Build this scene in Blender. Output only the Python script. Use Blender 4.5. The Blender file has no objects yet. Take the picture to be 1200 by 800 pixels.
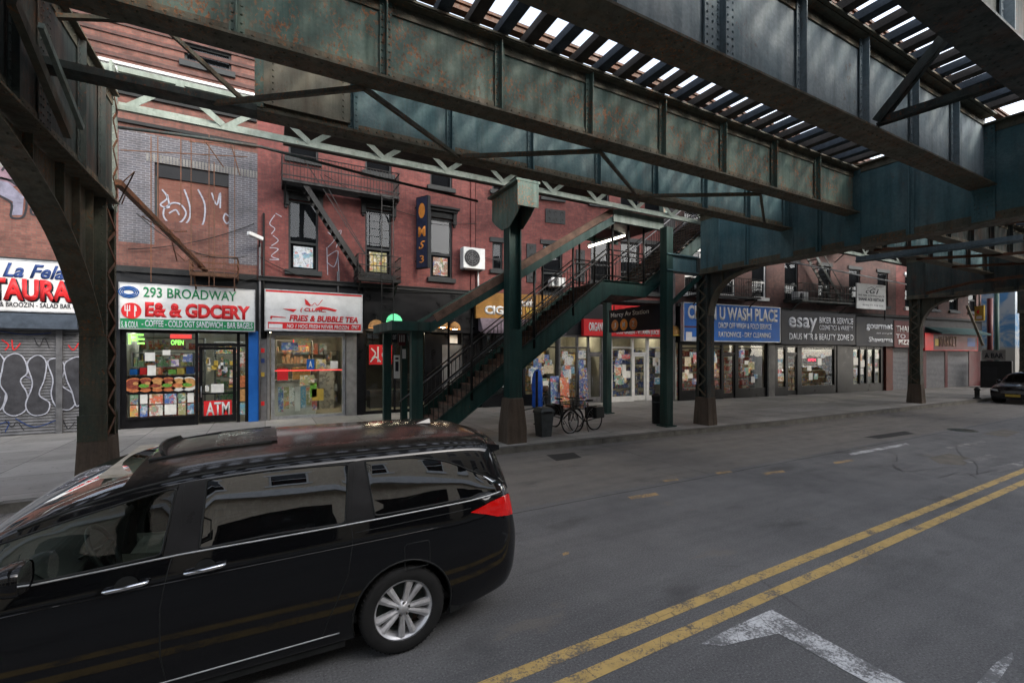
import bpy, bmesh, math, random
from mathutils import Vector, Matrix, geometry
import numpy as np
random.seed(7)
PI = math.pi
scene = bpy.context.scene
COL = scene.collection
# ------------------------------------------------------------------ camera
TH = math.radians(28.4); FPX = 535.0; CX = 600.0; HY = 415.0; CH = 2.45
SF, CF = math.sin(TH), math.cos(TH)
cam_d = bpy.data.cameras.new("camera"); cam = bpy.data.objects.new("camera", cam_d)
COL.objects.link(cam); scene.camera = cam
cam.location = (0, 0, CH); cam.rotation_euler = (PI/2, 0, -TH)
cam_d.sensor_width = 36; cam_d.lens = FPX/1200*36; cam_d.shift_y = (HY-400)/1200
cam_d.clip_end = 1500; cam_d.clip_start = 0.05

def ray(px, py):
    l = (px-CX)/FPX
    return Vector((SF+CF*l, CF-SF*l, (HY-py)/FPX))
def onY(px, py, Y):
    r = ray(px, py); t = Y/r.y
    return Vector((r.x*t, Y, CH+r.z*t))
def onX(px, py, X):
    r = ray(px, py); t = X/r.x
    return Vector((X, r.y*t, CH+r.z*t))
def onZ(px, py, z=0.0):
    r = ray(px, py); t = (z-CH)/r.z
    return Vector((r.x*t, r.y*t, z))

class Frame:
    def __init__(s, x, y, x2, y2):
        s.o = Vector((x, y, 0)); d = Vector((x2-x, y2-y, 0)).normalized()
        s.d = d; s.n = Vector((d.y, -d.x, 0))
    def P(s, u, z, n=0.0):
        return s.o + s.d*u + s.n*n + Vector((0, 0, z))
    def uz(s, px, py, n=0.0):
        r = ray(px, py); o = s.o + s.n*n
        t = o.dot(s.n)/r.dot(s.n)
        p = r*t; 
        return ((p-o).dot(s.d), CH+r.z*t)
    def u(s, px, n=0.0): return s.uz(px, 300, n)[0]
    def z(s, px, py, n=0.0): return s.uz(px, py, n)[1]

# ------------------------------------------------------------------ mesh builder
ORG = {}
def W(o): return ORG.get(o.name, Vector((0, 0, 0))) if o else Vector((0, 0, 0))
class MB:
    def __init__(s): s.v = []; s.f = []; s.m = []; s.sm = []
    def add(s, vs, fs, mi=0, smooth=False):
        b = len(s.v); s.v += [Vector(v) for v in vs]
        for f in fs:
            s.f.append([i+b for i in f]); s.m.append(mi); s.sm.append(smooth)
        return s
    def box(s, x0, x1, y0, y1, z0, z1, mi=0):
        vs = [(x, y, z) for z in (z0, z1) for y in (y0, y1) for x in (x0, x1)]
        return s.add(vs, [(0,2,3,1),(4,5,7,6),(0,1,5,4),(2,6,7,3),(0,4,6,2),(1,3,7,5)], mi)
    def fbox(s, F, u0, u1, z0, z1, n0, n1, mi=0):
        vs = [F.P(u, z, n) for z in (z0, z1) for n in (n1, n0) for u in (u0, u1)]
        return s.add(vs, [(0,2,3,1),(4,5,7,6),(0,1,5,4),(2,6,7,3),(0,4,6,2),(1,3,7,5)], mi)
    def bar(s, a, b, w, h=None, mi=0, up=None):
        a = Vector(a); b = Vector(b); h = h or w; d = (b-a)
        if d.length < 1e-6: return s
        d.normalize(); up = Vector(up) if up else (Vector((0,0,1)) if abs(d.z) < .95 else Vector((0,1,0)))
        x = d.cross(up).normalized(); y = x.cross(d).normalized()
        vs = [p + x*(i*w/2) + y*(j*h/2) for p in (a, b) for i, j in ((-1,-1),(1,-1),(1,1),(-1,1))]
        return s.add(vs, [(3,2,1,0),(4,5,6,7),(0,1,5,4),(1,2,6,5),(2,3,7,6),(3,0,4,7)], mi)
    def tube(s, pts, r, n=8, mi=0, caps=True, smooth=True):
        pts = [Vector(p) for p in pts]; rs = r if isinstance(r, (list, tuple)) else [r]*len(pts)
        vs = []; N = len(pts); ref = None
        for i, p in enumerate(pts):
            d = (pts[min(i+1, N-1)]-pts[max(i-1, 0)]).normalized()
            if ref is None: ref = Vector((0,0,1)) if abs(d.z) < .9 else Vector((1,0,0))
            x = d.cross(ref).normalized(); y = x.cross(d).normalized(); ref = y
            for k in range(n):
                a = 2*PI*k/n; vs.append(p + (x*math.cos(a)+y*math.sin(a))*rs[i])
        fs = [(i*n+k, i*n+(k+1)%n, (i+1)*n+(k+1)%n, (i+1)*n+k) for i in range(N-1) for k in range(n)]
        s.add(vs, fs, mi, smooth)
        if caps:
            b = len(s.v)-len(vs)
            s.f += [[b+k for k in range(n)][::-1], [b+(N-1)*n+k for k in range(n)]]; s.m += [mi]*2; s.sm += [False]*2
        return s
    def lathe(s, c, prof, axis='z', n=24, mi=0, smooth=True):
        c = Vector(c); vs = []
        for (r, h) in prof:
            for k in range(n):
                a = 2*PI*k/n; ca, sa = r*math.cos(a), r*math.sin(a)
                vs.append(c + (Vector((ca, sa, h)) if axis == 'z' else Vector((ca, h, sa)) if axis == 'y' else Vector((h, ca, sa))))
        fs = [(i*n+k, i*n+(k+1)%n, (i+1)*n+(k+1)%n, (i+1)*n+k) for i in range(len(prof)-1) for k in range(n)]
        return s.add(vs, fs, mi, smooth)
    def prism(s, pts, off, mi=0):
        """closed polygon (3D points) extruded by a vector"""
        pts = [Vector(p) for p in pts]; n = len(pts); off = Vector(off)
        tri = geometry.tessellate_polygon([pts])
        s.add(pts + [p+off for p in pts], [(i, (i+1) % n, n+(i+1) % n, n+i) for i in range(n)] +
              [tuple(t) for t in tri] + [tuple(n+k for k in t[::-1]) for t in tri], mi)
        return s
    def poly(s, pts, mi=0):
        pts = [Vector(p) for p in pts]
        tri = geometry.tessellate_polygon([pts]); return s.add(pts, [tuple(t) for t in tri], mi)
    def ribbon(s, pts, w, nrm, mi=0):
        pts = [Vector(p) for p in pts]; nrm = Vector(nrm).normalized(); vs = []
        N = len(pts)
        for i, p in enumerate(pts):
            d = (pts[min(i+1, N-1)]-pts[max(i-1, 0)])
            if d.length < 1e-6: d = Vector((1, 0, 0))
            x = d.normalized().cross(nrm).normalized()
            vs += [p+x*w/2, p-x*w/2]
        return s.add(vs, [(2*i, 2*i+1, 2*i+3, 2*i+2) for i in range(N-1)], mi)
    def rivet(s, c, n, r=.018):
        c = Vector(c); n = Vector(n).normalized()
        x = n.orthogonal().normalized(); y = n.cross(x)
        vs = [c+(x*math.cos(a)+y*math.sin(a))*r for a in [k*PI/3 for k in range(6)]]
        vs += [c+n*r*.7+(x*math.cos(a)+y*math.sin(a))*r*.55 for a in [k*PI/3 for k in range(6)]]
        return s.add(vs, [(i, (i+1) % 6, 6+(i+1) % 6, 6+i) for i in range(6)] + [(6,7,8,9,10,11)], 0, False)
    def build(s, name, mats, parent=None, org=None, bevel=0):
        me = bpy.data.meshes.new(name)
        o0 = W(parent) if parent else (Vector(org) if org is not None else Vector((0,0,0)))
        me.from_pydata([tuple(v-o0) for v in s.v], [], s.f)
        mats = mats if isinstance(mats, (list, tuple)) else [mats]
        for m in mats: me.materials.append(m)
        me.polygons.foreach_set('material_index', s.m); me.polygons.foreach_set('use_smooth', s.sm)
        me.update()
        o = bpy.data.objects.new(name, me); COL.objects.link(o)
        if parent: o.parent = parent
        else: o.location = o0
        ORG[o.name] = o0.copy()
        if bevel:
            b = o.modifiers.new('bevel', 'BEVEL'); b.width = bevel; b.segments = 2; b.limit_method = 'ANGLE'
        return o
def tag(o, label=None, cat=None, group=None, kind=None):
    if label: o['label'] = label
    if cat: o['category'] = cat
    if group: o['group'] = group
    if kind: o['kind'] = kind
    return o
def thing(name, label, cat, loc=(0,0,0), group=None):
    o = bpy.data.objects.new(name, None); COL.objects.link(o); o.location = loc; o.empty_display_size = .2
    ORG[o.name] = Vector(loc); return tag(o, label, cat, group)
def dup(root, loc=None, rotz=None, label=None, group=None):
    r = root.copy(); COL.objects.link(r)
    if loc is not None: r.location = loc
    if rotz is not None: r.rotation_euler = (0, 0, rotz)
    if label: r['label'] = label
    if group: r['group'] = group
    for ch in list(root.children):
        c = ch.copy(); COL.objects.link(c); c.parent = r
        for g in list(ch.children):
            d = g.copy(); COL.objects.link(d); d.parent = c
    return r

# ------------------------------------------------------------------ materials
MATS = {}
def lin(c):
    return tuple(c) + (1,)
def newmat(name):
    m = bpy.data.materials.new(name); m.use_nodes = True; nt = m.node_tree
    b = nt.nodes['Principled BSDF']; return m, nt, b
class NT:
    """tiny node helper"""
    def __init__(s, nt): s.nt = nt
    def n(s, t, **kw):
        nd = s.nt.nodes.new(t)
        for k, v in kw.items():
            if k.startswith('_'): nd.inputs[k[1:].replace('_', ' ')].default_value = v
            else: setattr(nd, k, v)
        return nd
    def l(s, a, b): s.nt.links.new(a, b)
    def coords(s): return s.n('ShaderNodeTexCoord').outputs['Object']
    def mapping(s, vec, scale=(1,1,1), rot=(0,0,0), loc=(0,0,0)):
        m = s.n('ShaderNodeMapping'); m.inputs['Scale'].default_value = scale; m.inputs['Rotation'].default_value = rot
        m.inputs['Location'].default_value = loc
        s.l(vec, m.inputs['Vector']); return m.outputs[0]
    def noise(s, vec, scale, detail=4, rough=.6, dist=0):
        nd = s.n('ShaderNodeTexNoise'); nd.inputs['Scale'].default_value = scale; nd.inputs['Detail'].default_value = detail
        nd.inputs['Roughness'].default_value = rough; nd.inputs['Distortion'].default_value = dist
        s.l(vec, nd.inputs['Vector']); return nd.outputs['Fac']
    def ramp(s, fac, stops, interp='LINEAR'):
        r = s.n('ShaderNodeValToRGB'); r.color_ramp.interpolation = interp
        e = r.color_ramp.elements
        while len(e) < len(stops): e.new(.5)
        for i, (p, c) in enumerate(stops):
            e[i].position = p; e[i].color = (c, c, c, 1) if isinstance(c, (int, float)) else lin(c)
        s.l(fac, r.inputs[0]); return r.outputs[0]
    def mix(s, fac, a, b, blend='MIX'):
        m = s.n('ShaderNodeMix'); m.data_type = 'RGBA'; m.blend_type = blend
        for sock, v in ((m.inputs[0], fac), (m.inputs[6], a), (m.inputs[7], b)):
            if isinstance(v, (int, float)): sock.default_value = v
            elif isinstance(v, tuple): sock.default_value = lin(v) if len(v) == 3 else v
            else: s.l(v, sock)
        return m.outputs[2]
    def math(s, op, a, b=0.0):
        m = s.n('ShaderNodeMath'); m.operation = op
        for sock, v in ((m.inputs[0], a), (m.inputs[1], b)):
            if isinstance(v, (int, float)): sock.default_value = v
            else: s.l(v, sock)
        return m.outputs[0]
    def bump(s, h, strength=.3, dist=.02):
        b = s.n('ShaderNodeBump'); b.inputs['Strength'].default_value = strength; b.inputs['Distance'].default_value = dist
        s.l(h, b.inputs['Height']); return b.outputs[0]

def flat(name, c, rough=.6, metal=0, var=.25, scale=6, bump=.0, coat=0):
    if name in MATS: return MATS[name]
    m, nt, b = newmat(name); k = NT(nt)
    v = k.noise(k.coords(), scale, 5)
    v2 = k.noise(k.coords(), scale*9, 3)
    d = tuple(x*(1-var) for x in c); h = tuple(min(1, x*(1+var)) for x in c)
    col = k.mix(k.ramp(v, [(.3, 0.), (.7, 1.)]), d, h)
    col = k.mix(k.math('MULTIPLY', k.ramp(v2, [(.45, 0.), (.75, 1.)]), var*.8), col, tuple(x*.5 for x in c))
    k.l(col, b.inputs['Base Color']); b.inputs['Roughness'].default_value = rough; b.inputs['Metallic'].default_value = metal
    if coat: b.inputs['Coat Weight'].default_value = coat
    b.inputs['Specular IOR Level'].default_value = .22
    r = k.ramp(v, [(.3, max(0, rough-.1)), (.7, min(1, rough+.1))]); k.l(r, b.inputs['Roughness'])
    if bump: k.l(k.bump(v2, bump), b.inputs['Normal'])
    MATS[name] = m; return m

def steel(name, c, c2, rust=.5, dirt=.5, streak=1.0, rough=.55, rustcol=(.16,.055,.022), washk=.75):
    """old painted steel: two paint tones in big patches, vertical dirt streaks, flaking rust spots"""
    m, nt, b = newmat(name); k = NT(nt); co = k.coords()
    n1 = k.noise(co, .9, 5, .6, .6); col = k.mix(k.ramp(n1, [(.35, 0.), (.65, 1.)]), c, c2)
    st = k.noise(k.mapping(co, (4, 4, .35)), 1.6, 6, .7)
    col = k.mix(k.math('MULTIPLY', k.ramp(st, [(.45, 0.), (.72, 1.)]), dirt*streak), col, tuple(x*.28 for x in c))
    fine = k.noise(co, 22, 4, .7)
    col = k.mix(k.math('MULTIPLY', k.ramp(fine, [(.4, 1.), (.6, 0.)]), dirt*.5), col, tuple(x*.55 for x in c))
    rn = k.noise(co, 1.7, 3, .5); rs = k.noise(k.mapping(co, (1,1,.55)), 26, 4, .75, .4); 
    spot = k.math('MULTIPLY', k.ramp(rs, [(.60-.08*rust, 0.), (.64-.08*rust, 1.)]), k.ramp(rn, [(.62-.25*rust, 0.), (.75-.2*rust, 1.)]))
    rc = k.mix(k.ramp(fine, [(.35, 0.), (.65, 1.)]), tuple(x*.45 for x in rustcol), tuple(x*1.5 for x in rustcol))
    col = k.mix(k.math('MULTIPLY', spot, min(1, .3+rust)), col, rc)
    wash = k.math('MULTIPLY', k.ramp(k.noise(k.mapping(co, (1.3,1.3,.5), loc=(3,1,7)), 2.2, 6, .7), [(.5, 0.), (.75, 1.)]), rust*washk)
    col = k.mix(wash, col, rustcol)
    k.l(col, b.inputs['Base Color'])
    k.l(k.ramp(st, [(.3, rough-.12), (.7, rough+.25)]), b.inputs['Roughness'])
    hgt = k.mix(spot, k.mix(.5, fine, st), (0, 0, 0)); k.l(k.bump(hgt, .35, .012), b.inputs['Normal'])
    b.inputs['Specular IOR Level'].default_value = .28
    MATS[name] = m; return m

def brick(name, c1, c2, mortar, w=.215, h=.072, dirt=.5, wash=None, gap=.010):
    m, nt, b = newmat(name); k = NT(nt); co = k.coords()
    sep = k.n('ShaderNodeSeparateXYZ'); k.l(co, sep.inputs[0]); cmb = k.n('ShaderNodeCombineXYZ')
    k.l(k.math('ADD', sep.outputs[0], sep.outputs[1]), cmb.inputs[0]); k.l(sep.outputs[2], cmb.inputs[1])
    br = k.n('ShaderNodeTexBrick'); br.inputs['Scale'].default_value = 1; br.inputs['Brick Width'].default_value = w
    br.inputs['Row Height'].default_value = h; br.inputs['Mortar Size'].default_value = gap; br.inputs['Mortar Smooth'].default_value = .3
    br.inputs['Color1'].default_value = lin(c1); br.inputs['Color2'].default_value = lin(c2); br.inputs['Mortar'].default_value = lin(mortar)
    br.inputs['Bias'].default_value = 0
    k.l(cmb.outputs[0], br.inputs['Vector'])
    big = k.noise(k.mapping(co, (.5,.5,.9)), 1.2, 6, .65, .3)
    col = k.mix(k.math('MULTIPLY', k.ramp(big, [(.4, 0.), (.7, 1.)]), dirt), br.outputs['Color'], tuple(x*.35 for x in c1))
    st = k.noise(k.mapping(co, (5,5,.3)), 1, 5, .7)
    col = k.mix(k.math('MULTIPLY', k.ramp(st, [(.5, 0.), (.75, 1.)]), dirt*.7), col, (.02,.017,.015))
    lt = k.noise(co, 5, 5, .7)
    col = k.mix(k.math('MULTIPLY', k.ramp(lt, [(.5, 0.), (.8, 1.)]), .35), col, tuple(min(1, x*2+.03) for x in c2))
    k.l(col, b.inputs['Base Color']); b.inputs['Roughness'].default_value = .88
    k.l(k.bump(br.outputs['Fac'], -.5, .01), b.inputs['Normal'])
    MATS[name] = m; return m

def glass(name, tint=(.75,.8,.78), refl=1.0, opaque=0.0, ocol=(.005,.006,.007), rough=.0):
    m, nt, b = newmat(name); k = NT(nt); nt.nodes.remove(b); out = nt.nodes['Material Output']
    tr = k.n('ShaderNodeBsdfTransparent'); tr.inputs[0].default_value = lin(tint)
    gl = k.n('ShaderNodeBsdfGlossy'); gl.inputs['Roughness'].default_value = rough; gl.inputs['Color'].default_value = (.95,.97,1,1)
    df = k.n('ShaderNodeBsdfDiffuse'); df.inputs[0].default_value = lin(ocol)
    fr = k.n('ShaderNodeFresnel'); fr.inputs[0].default_value = 1.52
    geo = k.n('ShaderNodeNewGeometry')
    ior = k.mix(geo.outputs['Backfacing'], (1.52,1.52,1.52), (1/1.52,)*3)
    k.l(ior, fr.inputs[0])
    base = k.n('ShaderNodeMixShader'); base.inputs[0].default_value = opaque
    k.l(tr.outputs[0], base.inputs[1]); k.l(df.outputs[0], base.inputs[2])
    mx = k.n('ShaderNodeMixShader'); k.l(k.math('MULTIPLY', fr.outputs[0], refl), mx.inputs[0])
    wob = k.noise(k.coords(), 1.1, 2, .5)
    bp = k.bump(wob, .06, .05); k.l(bp, gl.inputs['Normal'])
    k.l(base.outputs[0], mx.inputs[1]); k.l(gl.outputs[0], mx.inputs[2]); k.l(mx.outputs[0], out.inputs[0])
    MATS[name] = m; return m

def emit(name, c, s):
    m, nt, b = newmat(name); b.inputs['Base Color'].default_value = lin(c)
    b.inputs['Emission Color'].default_value = lin(c); b.inputs['Emission Strength'].default_value = s
    MATS[name] = m; return m

def prints(name, cols, scale=9, glow=.0, seed=0):
    """printed paper or packets: every object takes its own ground colour, broken by finer patches and type"""
    m, nt, b = newmat(name); k = NT(nt); co = k.mapping(k.coords(), loc=(seed, seed*2, seed*3))
    wob = k.mix(.06, co, k.n('ShaderNodeTexNoise', _Scale=6.0).outputs['Color'])
    oi = k.n('ShaderNodeObjectInfo').outputs['Random']; n = len(cols)
    v = k.n('ShaderNodeTexVoronoi'); v.inputs['Scale'].default_value = scale; v.distance = 'CHEBYCHEV'; v.inputs['Randomness'].default_value = 1
    k.l(wob, v.inputs['Vector']); sep = k.n('ShaderNodeSeparateColor'); k.l(v.outputs['Color'], sep.inputs[0])
    c1 = k.ramp(sep.outputs[0], [(i/n, cc) for i, cc in enumerate(cols)], 'CONSTANT')
    c0 = k.ramp(oi, [(i/n, cc) for i, cc in enumerate(cols)], 'CONSTANT')
    big = k.ramp(k.noise(co, scale*.35, 3, .6), [(.47, 0.), (.52, 1.)])
    c = k.mix(k.math('MULTIPLY', big, .8), c0, c1)
    v2 = k.n('ShaderNodeTexVoronoi'); v2.inputs['Scale'].default_value = scale*3.1; k.l(wob, v2.inputs['Vector']); s2 = k.n('ShaderNodeSeparateColor'); k.l(v2.outputs['Color'], s2.inputs[0])
    c = k.mix(k.math('MULTIPLY', k.ramp(s2.outputs[1], [(.62, 0.), (.64, 1.)]), .5), c, k.mix(s2.outputs[2], (.02,.02,.02), (.5,.47,.42)))
    c = k.mix(.22, c, (.10,.09,.08))
    k.l(c, b.inputs['Base Color']); b.inputs['Roughness'].default_value = .5; b.inputs['Specular IOR Level'].default_value = .25
    if glow: k.l(c, b.inputs['Emission Color']); b.inputs['Emission Strength'].default_value = glow  # painted glow: paper and packets emit though they are no lamps
    MATS[name] = m; return m

def paintmark(name, c, wear=.5):
    m, nt, b = newmat(name); k = NT(nt); co = k.coords()
    a = k.noise(co, 38, 4, .8); p = k.noise(co, 3.2, 4, .6)
    w = k.math('ADD', k.math('MULTIPLY', a, .6), k.math('MULTIPLY', p, .55))
    f = k.ramp(w, [(.60-.16*wear, 0.), (.68-.12*wear, 1.)])
    f = k.math('MULTIPLY', f, .95)
    col = k.mix(f, c, (.085,.085,.088)); d = k.noise(co, 7, 4)
    col = k.mix(k.math('MULTIPLY', k.ramp(d, [(.45, 0.), (.7, 1.)]), .4), col, tuple(x*.45 for x in c))
    cr = k.n('ShaderNodeTexVoronoi'); cr.feature = 'DISTANCE_TO_EDGE'; cr.inputs['Scale'].default_value = 1.6
    k.l(k.mapping(co, (1,1.4,1)), cr.inputs['Vector'])
    col = k.mix(k.ramp(cr.outputs['Distance'], [(.0, .8), (.006, 0.)]), col, (.05,.05,.05))
    k.l(col, b.inputs['Base Color']); b.inputs['Roughness'].default_value = .75
    MATS[name] = m; return m

M = MATS
steel('near_steel', (.07,.13,.112), (.135,.185,.15), .9, .6, rustcol=(.24,.10,.045), washk=.10)
steel('blue_steel', (.14,.20,.23), (.29,.34,.36), .35, .55, streak=.7, washk=.3)
steel('deep_blue_steel', (.05,.125,.14), (.125,.20,.21), .3, .65, streak=.7, washk=.6)
steel('sunlit_web_steel', (.22,.20,.15), (.12,.13,.10), .35, .6)  # beige tone paints sunlight on the blue girder web
steel('flange_steel', (.085,.085,.062), (.13,.12,.085), .75, .6, rustcol=(.19,.085,.035), washk=.5)
steel('brown_steel', (.045,.055,.042), (.08,.082,.058), .6, .7, rustcol=(.17,.075,.03), washk=.5)
steel('dark_steel', (.03,.042,.040), (.055,.066,.058), .5, .7)
steel('green_steel', (.010,.040,.035), (.017,.058,.049), .2, .7, rough=.5, washk=.5)
steel('pale_green_steel', (.22,.27,.23), (.32,.36,.31), .2, .5)
steel('black_steel', (.008,.009,.009), (.014,.014,.013), .1, .4, rough=.4)
steel('rusty_steel', (.075,.037,.022), (.12,.06,.032), .9, .5)
steel('concrete_base', (.085,.065,.05), (.13,.10,.075), .4, .7, rustcol=(.1,.06,.04), rough=.8)
brick('red_brick', (.135,.033,.030), (.20,.050,.042), (.115,.06,.052), dirt=.7)
brick('brown_brick', (.115,.043,.032), (.175,.068,.05), (.105,.07,.058), dirt=.7)
brick('rust_brick', (.13,.045,.032), (.17,.065,.045), (.13,.07,.05), dirt=.45)
brick('white_brick', (.07,.072,.085), (.085,.08,.085), (.16,.155,.17), dirt=.65, gap=.016)
brick('dark_brick', (.06,.028,.023), (.10,.04,.032), (.055,.04,.036), dirt=.7)
brick('beige_brick', (.52,.43,.31), (.58,.48,.36), (.46,.39,.3), dirt=.1)
flat('black_paint', (.006,.006,.007), .35, var=.4, scale=3)
flat('charcoal', (.014,.015,.017), .55, var=.3, scale=3)
flat('window_trim', (.028,.031,.032), .6, var=.35, scale=5, bump=.2)
flat('cornice_dark', (.02,.021,.021), .7, var=.4, scale=4, bump=.3)
flat('stone_grey', (.17,.165,.155), .85, var=.3, scale=3, bump=.3)
flat('white_trim', (.62,.62,.60), .5, var=.12, scale=4)
flat('aluminium', (.42,.43,.44), .4, .7, var=.2, scale=8)
flat('galvanised', (.135,.135,.14), .55, .35, var=.3, scale=5)
flat('pvc_white', (.58,.59,.58), .5, var=.16, scale=2)
flat('sign_white', (.56,.56,.55), .5, var=.15, scale=1.2)
flat('sign_red', (.55,.022,.025), .45, var=.18, scale=2)
flat('sign_green', (.015,.20,.075), .45, var=.2, scale=2)
flat('sign_blue', (.012,.10,.36), .45, var=.22, scale=1.3)
flat('sign_navy', (.02,.045,.15), .5, var=.2, scale=2)
flat('sign_black', (.010,.012,.018), .45, var=.35, scale=1.2)
flat('sign_gold', (.26,.13,.03), .5, var=.4, scale=1.5)
flat('sign_maroon', (.075,.016,.018), .5, var=.3, scale=1.5)
flat('text_grey', (.50,.52,.56), .5, var=.15)
flat('orange', (.60,.22,.04), .5, var=.2)
flat('jmz_orange', (.80,.30,.05), .5, var=.15)
flat('jmz_brown', (.62,.24,.08), .5, var=.15)
flat('yellow_paint', (.42,.29,.05), .5, var=.2)
flat('wood_tie', (.055,.048,.042), .85, var=.5, scale=4, bump=.5)
flat('wood_tie_blue', (.05,.062,.075), .8, var=.5, scale=4, bump=.5)
flat('sunlit_wood_end', (.34,.32,.29), .9, var=.4, scale=12, bump=.5)
flat('canopy_wood', (.12,.075,.055), .8, var=.5, scale=5, bump=.4)
flat('rubber', (.014,.014,.014), .75, var=.3, scale=20, bump=.2)
flat('plastic_dark', (.012,.013,.013), .5, var=.3, scale=10)
flat('bin_grey', (.055,.062,.065), .5, var=.3, scale=6)
flat('interior_wall', (.45,.43,.38), .8, var=.25, scale=1.5)
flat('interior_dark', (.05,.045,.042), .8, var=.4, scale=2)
flat('interior_floor', (.26,.23,.17), .35, var=.25, scale=2)
flat('counter_steel', (.5,.5,.5), .3, .6, var=.3)
flat('skinfood', (.50,.16,.06), .6, var=.5, scale=14)
flat('bun', (.50,.26,.09), .6, var=.35, scale=14)
flat('lettuce', (.12,.30,.04), .6, var=.5, scale=18)
flat('paper', (.66,.65,.60), .7, var=.12)
flat('curtain', (.20,.20,.22), .85, var=.25, scale=4)
flat('blind', (.15,.145,.14), .8, var=.3, scale=2)
flat('spray_fill', (.045,.045,.05), .7, var=.4, scale=5)
flat('chalk', (.34,.35,.40), .8, var=.3, scale=10)
flat('spray_black', (.02,.02,.024), .7, var=.4, scale=5)
flat('spray_pink', (.16,.105,.13), .7, var=.3, scale=5)
flat('spray_lilac', (.15,.145,.19), .7, var=.35, scale=5)
flat('green_lamp', (.05,.35,.16), .3, var=.1)
flat('blue_tarp', (.01,.06,.30), .5, var=.4, scale=4)
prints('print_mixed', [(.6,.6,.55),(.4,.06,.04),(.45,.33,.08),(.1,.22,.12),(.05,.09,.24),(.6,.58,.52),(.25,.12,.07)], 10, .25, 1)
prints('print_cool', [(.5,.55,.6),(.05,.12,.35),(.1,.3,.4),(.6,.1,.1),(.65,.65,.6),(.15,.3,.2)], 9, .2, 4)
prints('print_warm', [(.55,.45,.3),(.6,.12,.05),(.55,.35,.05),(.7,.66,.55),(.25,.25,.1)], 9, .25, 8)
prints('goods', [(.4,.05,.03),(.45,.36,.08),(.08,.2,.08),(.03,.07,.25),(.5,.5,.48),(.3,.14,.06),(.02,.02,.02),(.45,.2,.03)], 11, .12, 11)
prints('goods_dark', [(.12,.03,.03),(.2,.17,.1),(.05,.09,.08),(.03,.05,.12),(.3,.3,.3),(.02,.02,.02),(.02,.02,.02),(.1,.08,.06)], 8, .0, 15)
glass('shop_glass', (.90,.93,.91), .8)
glass('dark_glass', (.30,.32,.33), 1.4)
glass('window_glass', (.40,.43,.45), .45, .30, (.02,.022,.025))
glass('van_glass_clear', (.72,.82,.77), 2.2)
glass('van_glass_dark', (.10,.11,.11), 5.0, .5, (.004,.004,.004))
emit('warm_light', (1.0,.86,.62), 30.0)
emit('cool_light', (.95,1.0,.95), 28.0)
emit('tube_light', (1.0,.93,.75), 9.0)
emit('neon_red', (1.0,.06,.06), 1.2)
emit('neon_green', (.35,1.0,.15), 2.2)
emit('neon_pink', (1.0,.05,.12), 1.6)
emit('green_glow', (.15,.75,.35), .8)
paintmark('yellow_line', (.45,.31,.11), .12)
paintmark('white_line', (.55,.56,.57), .5); paintmark('white_faint', (.30,.29,.28), .8)
paintmark('old_line', (.36,.24,.11), .35)

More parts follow.
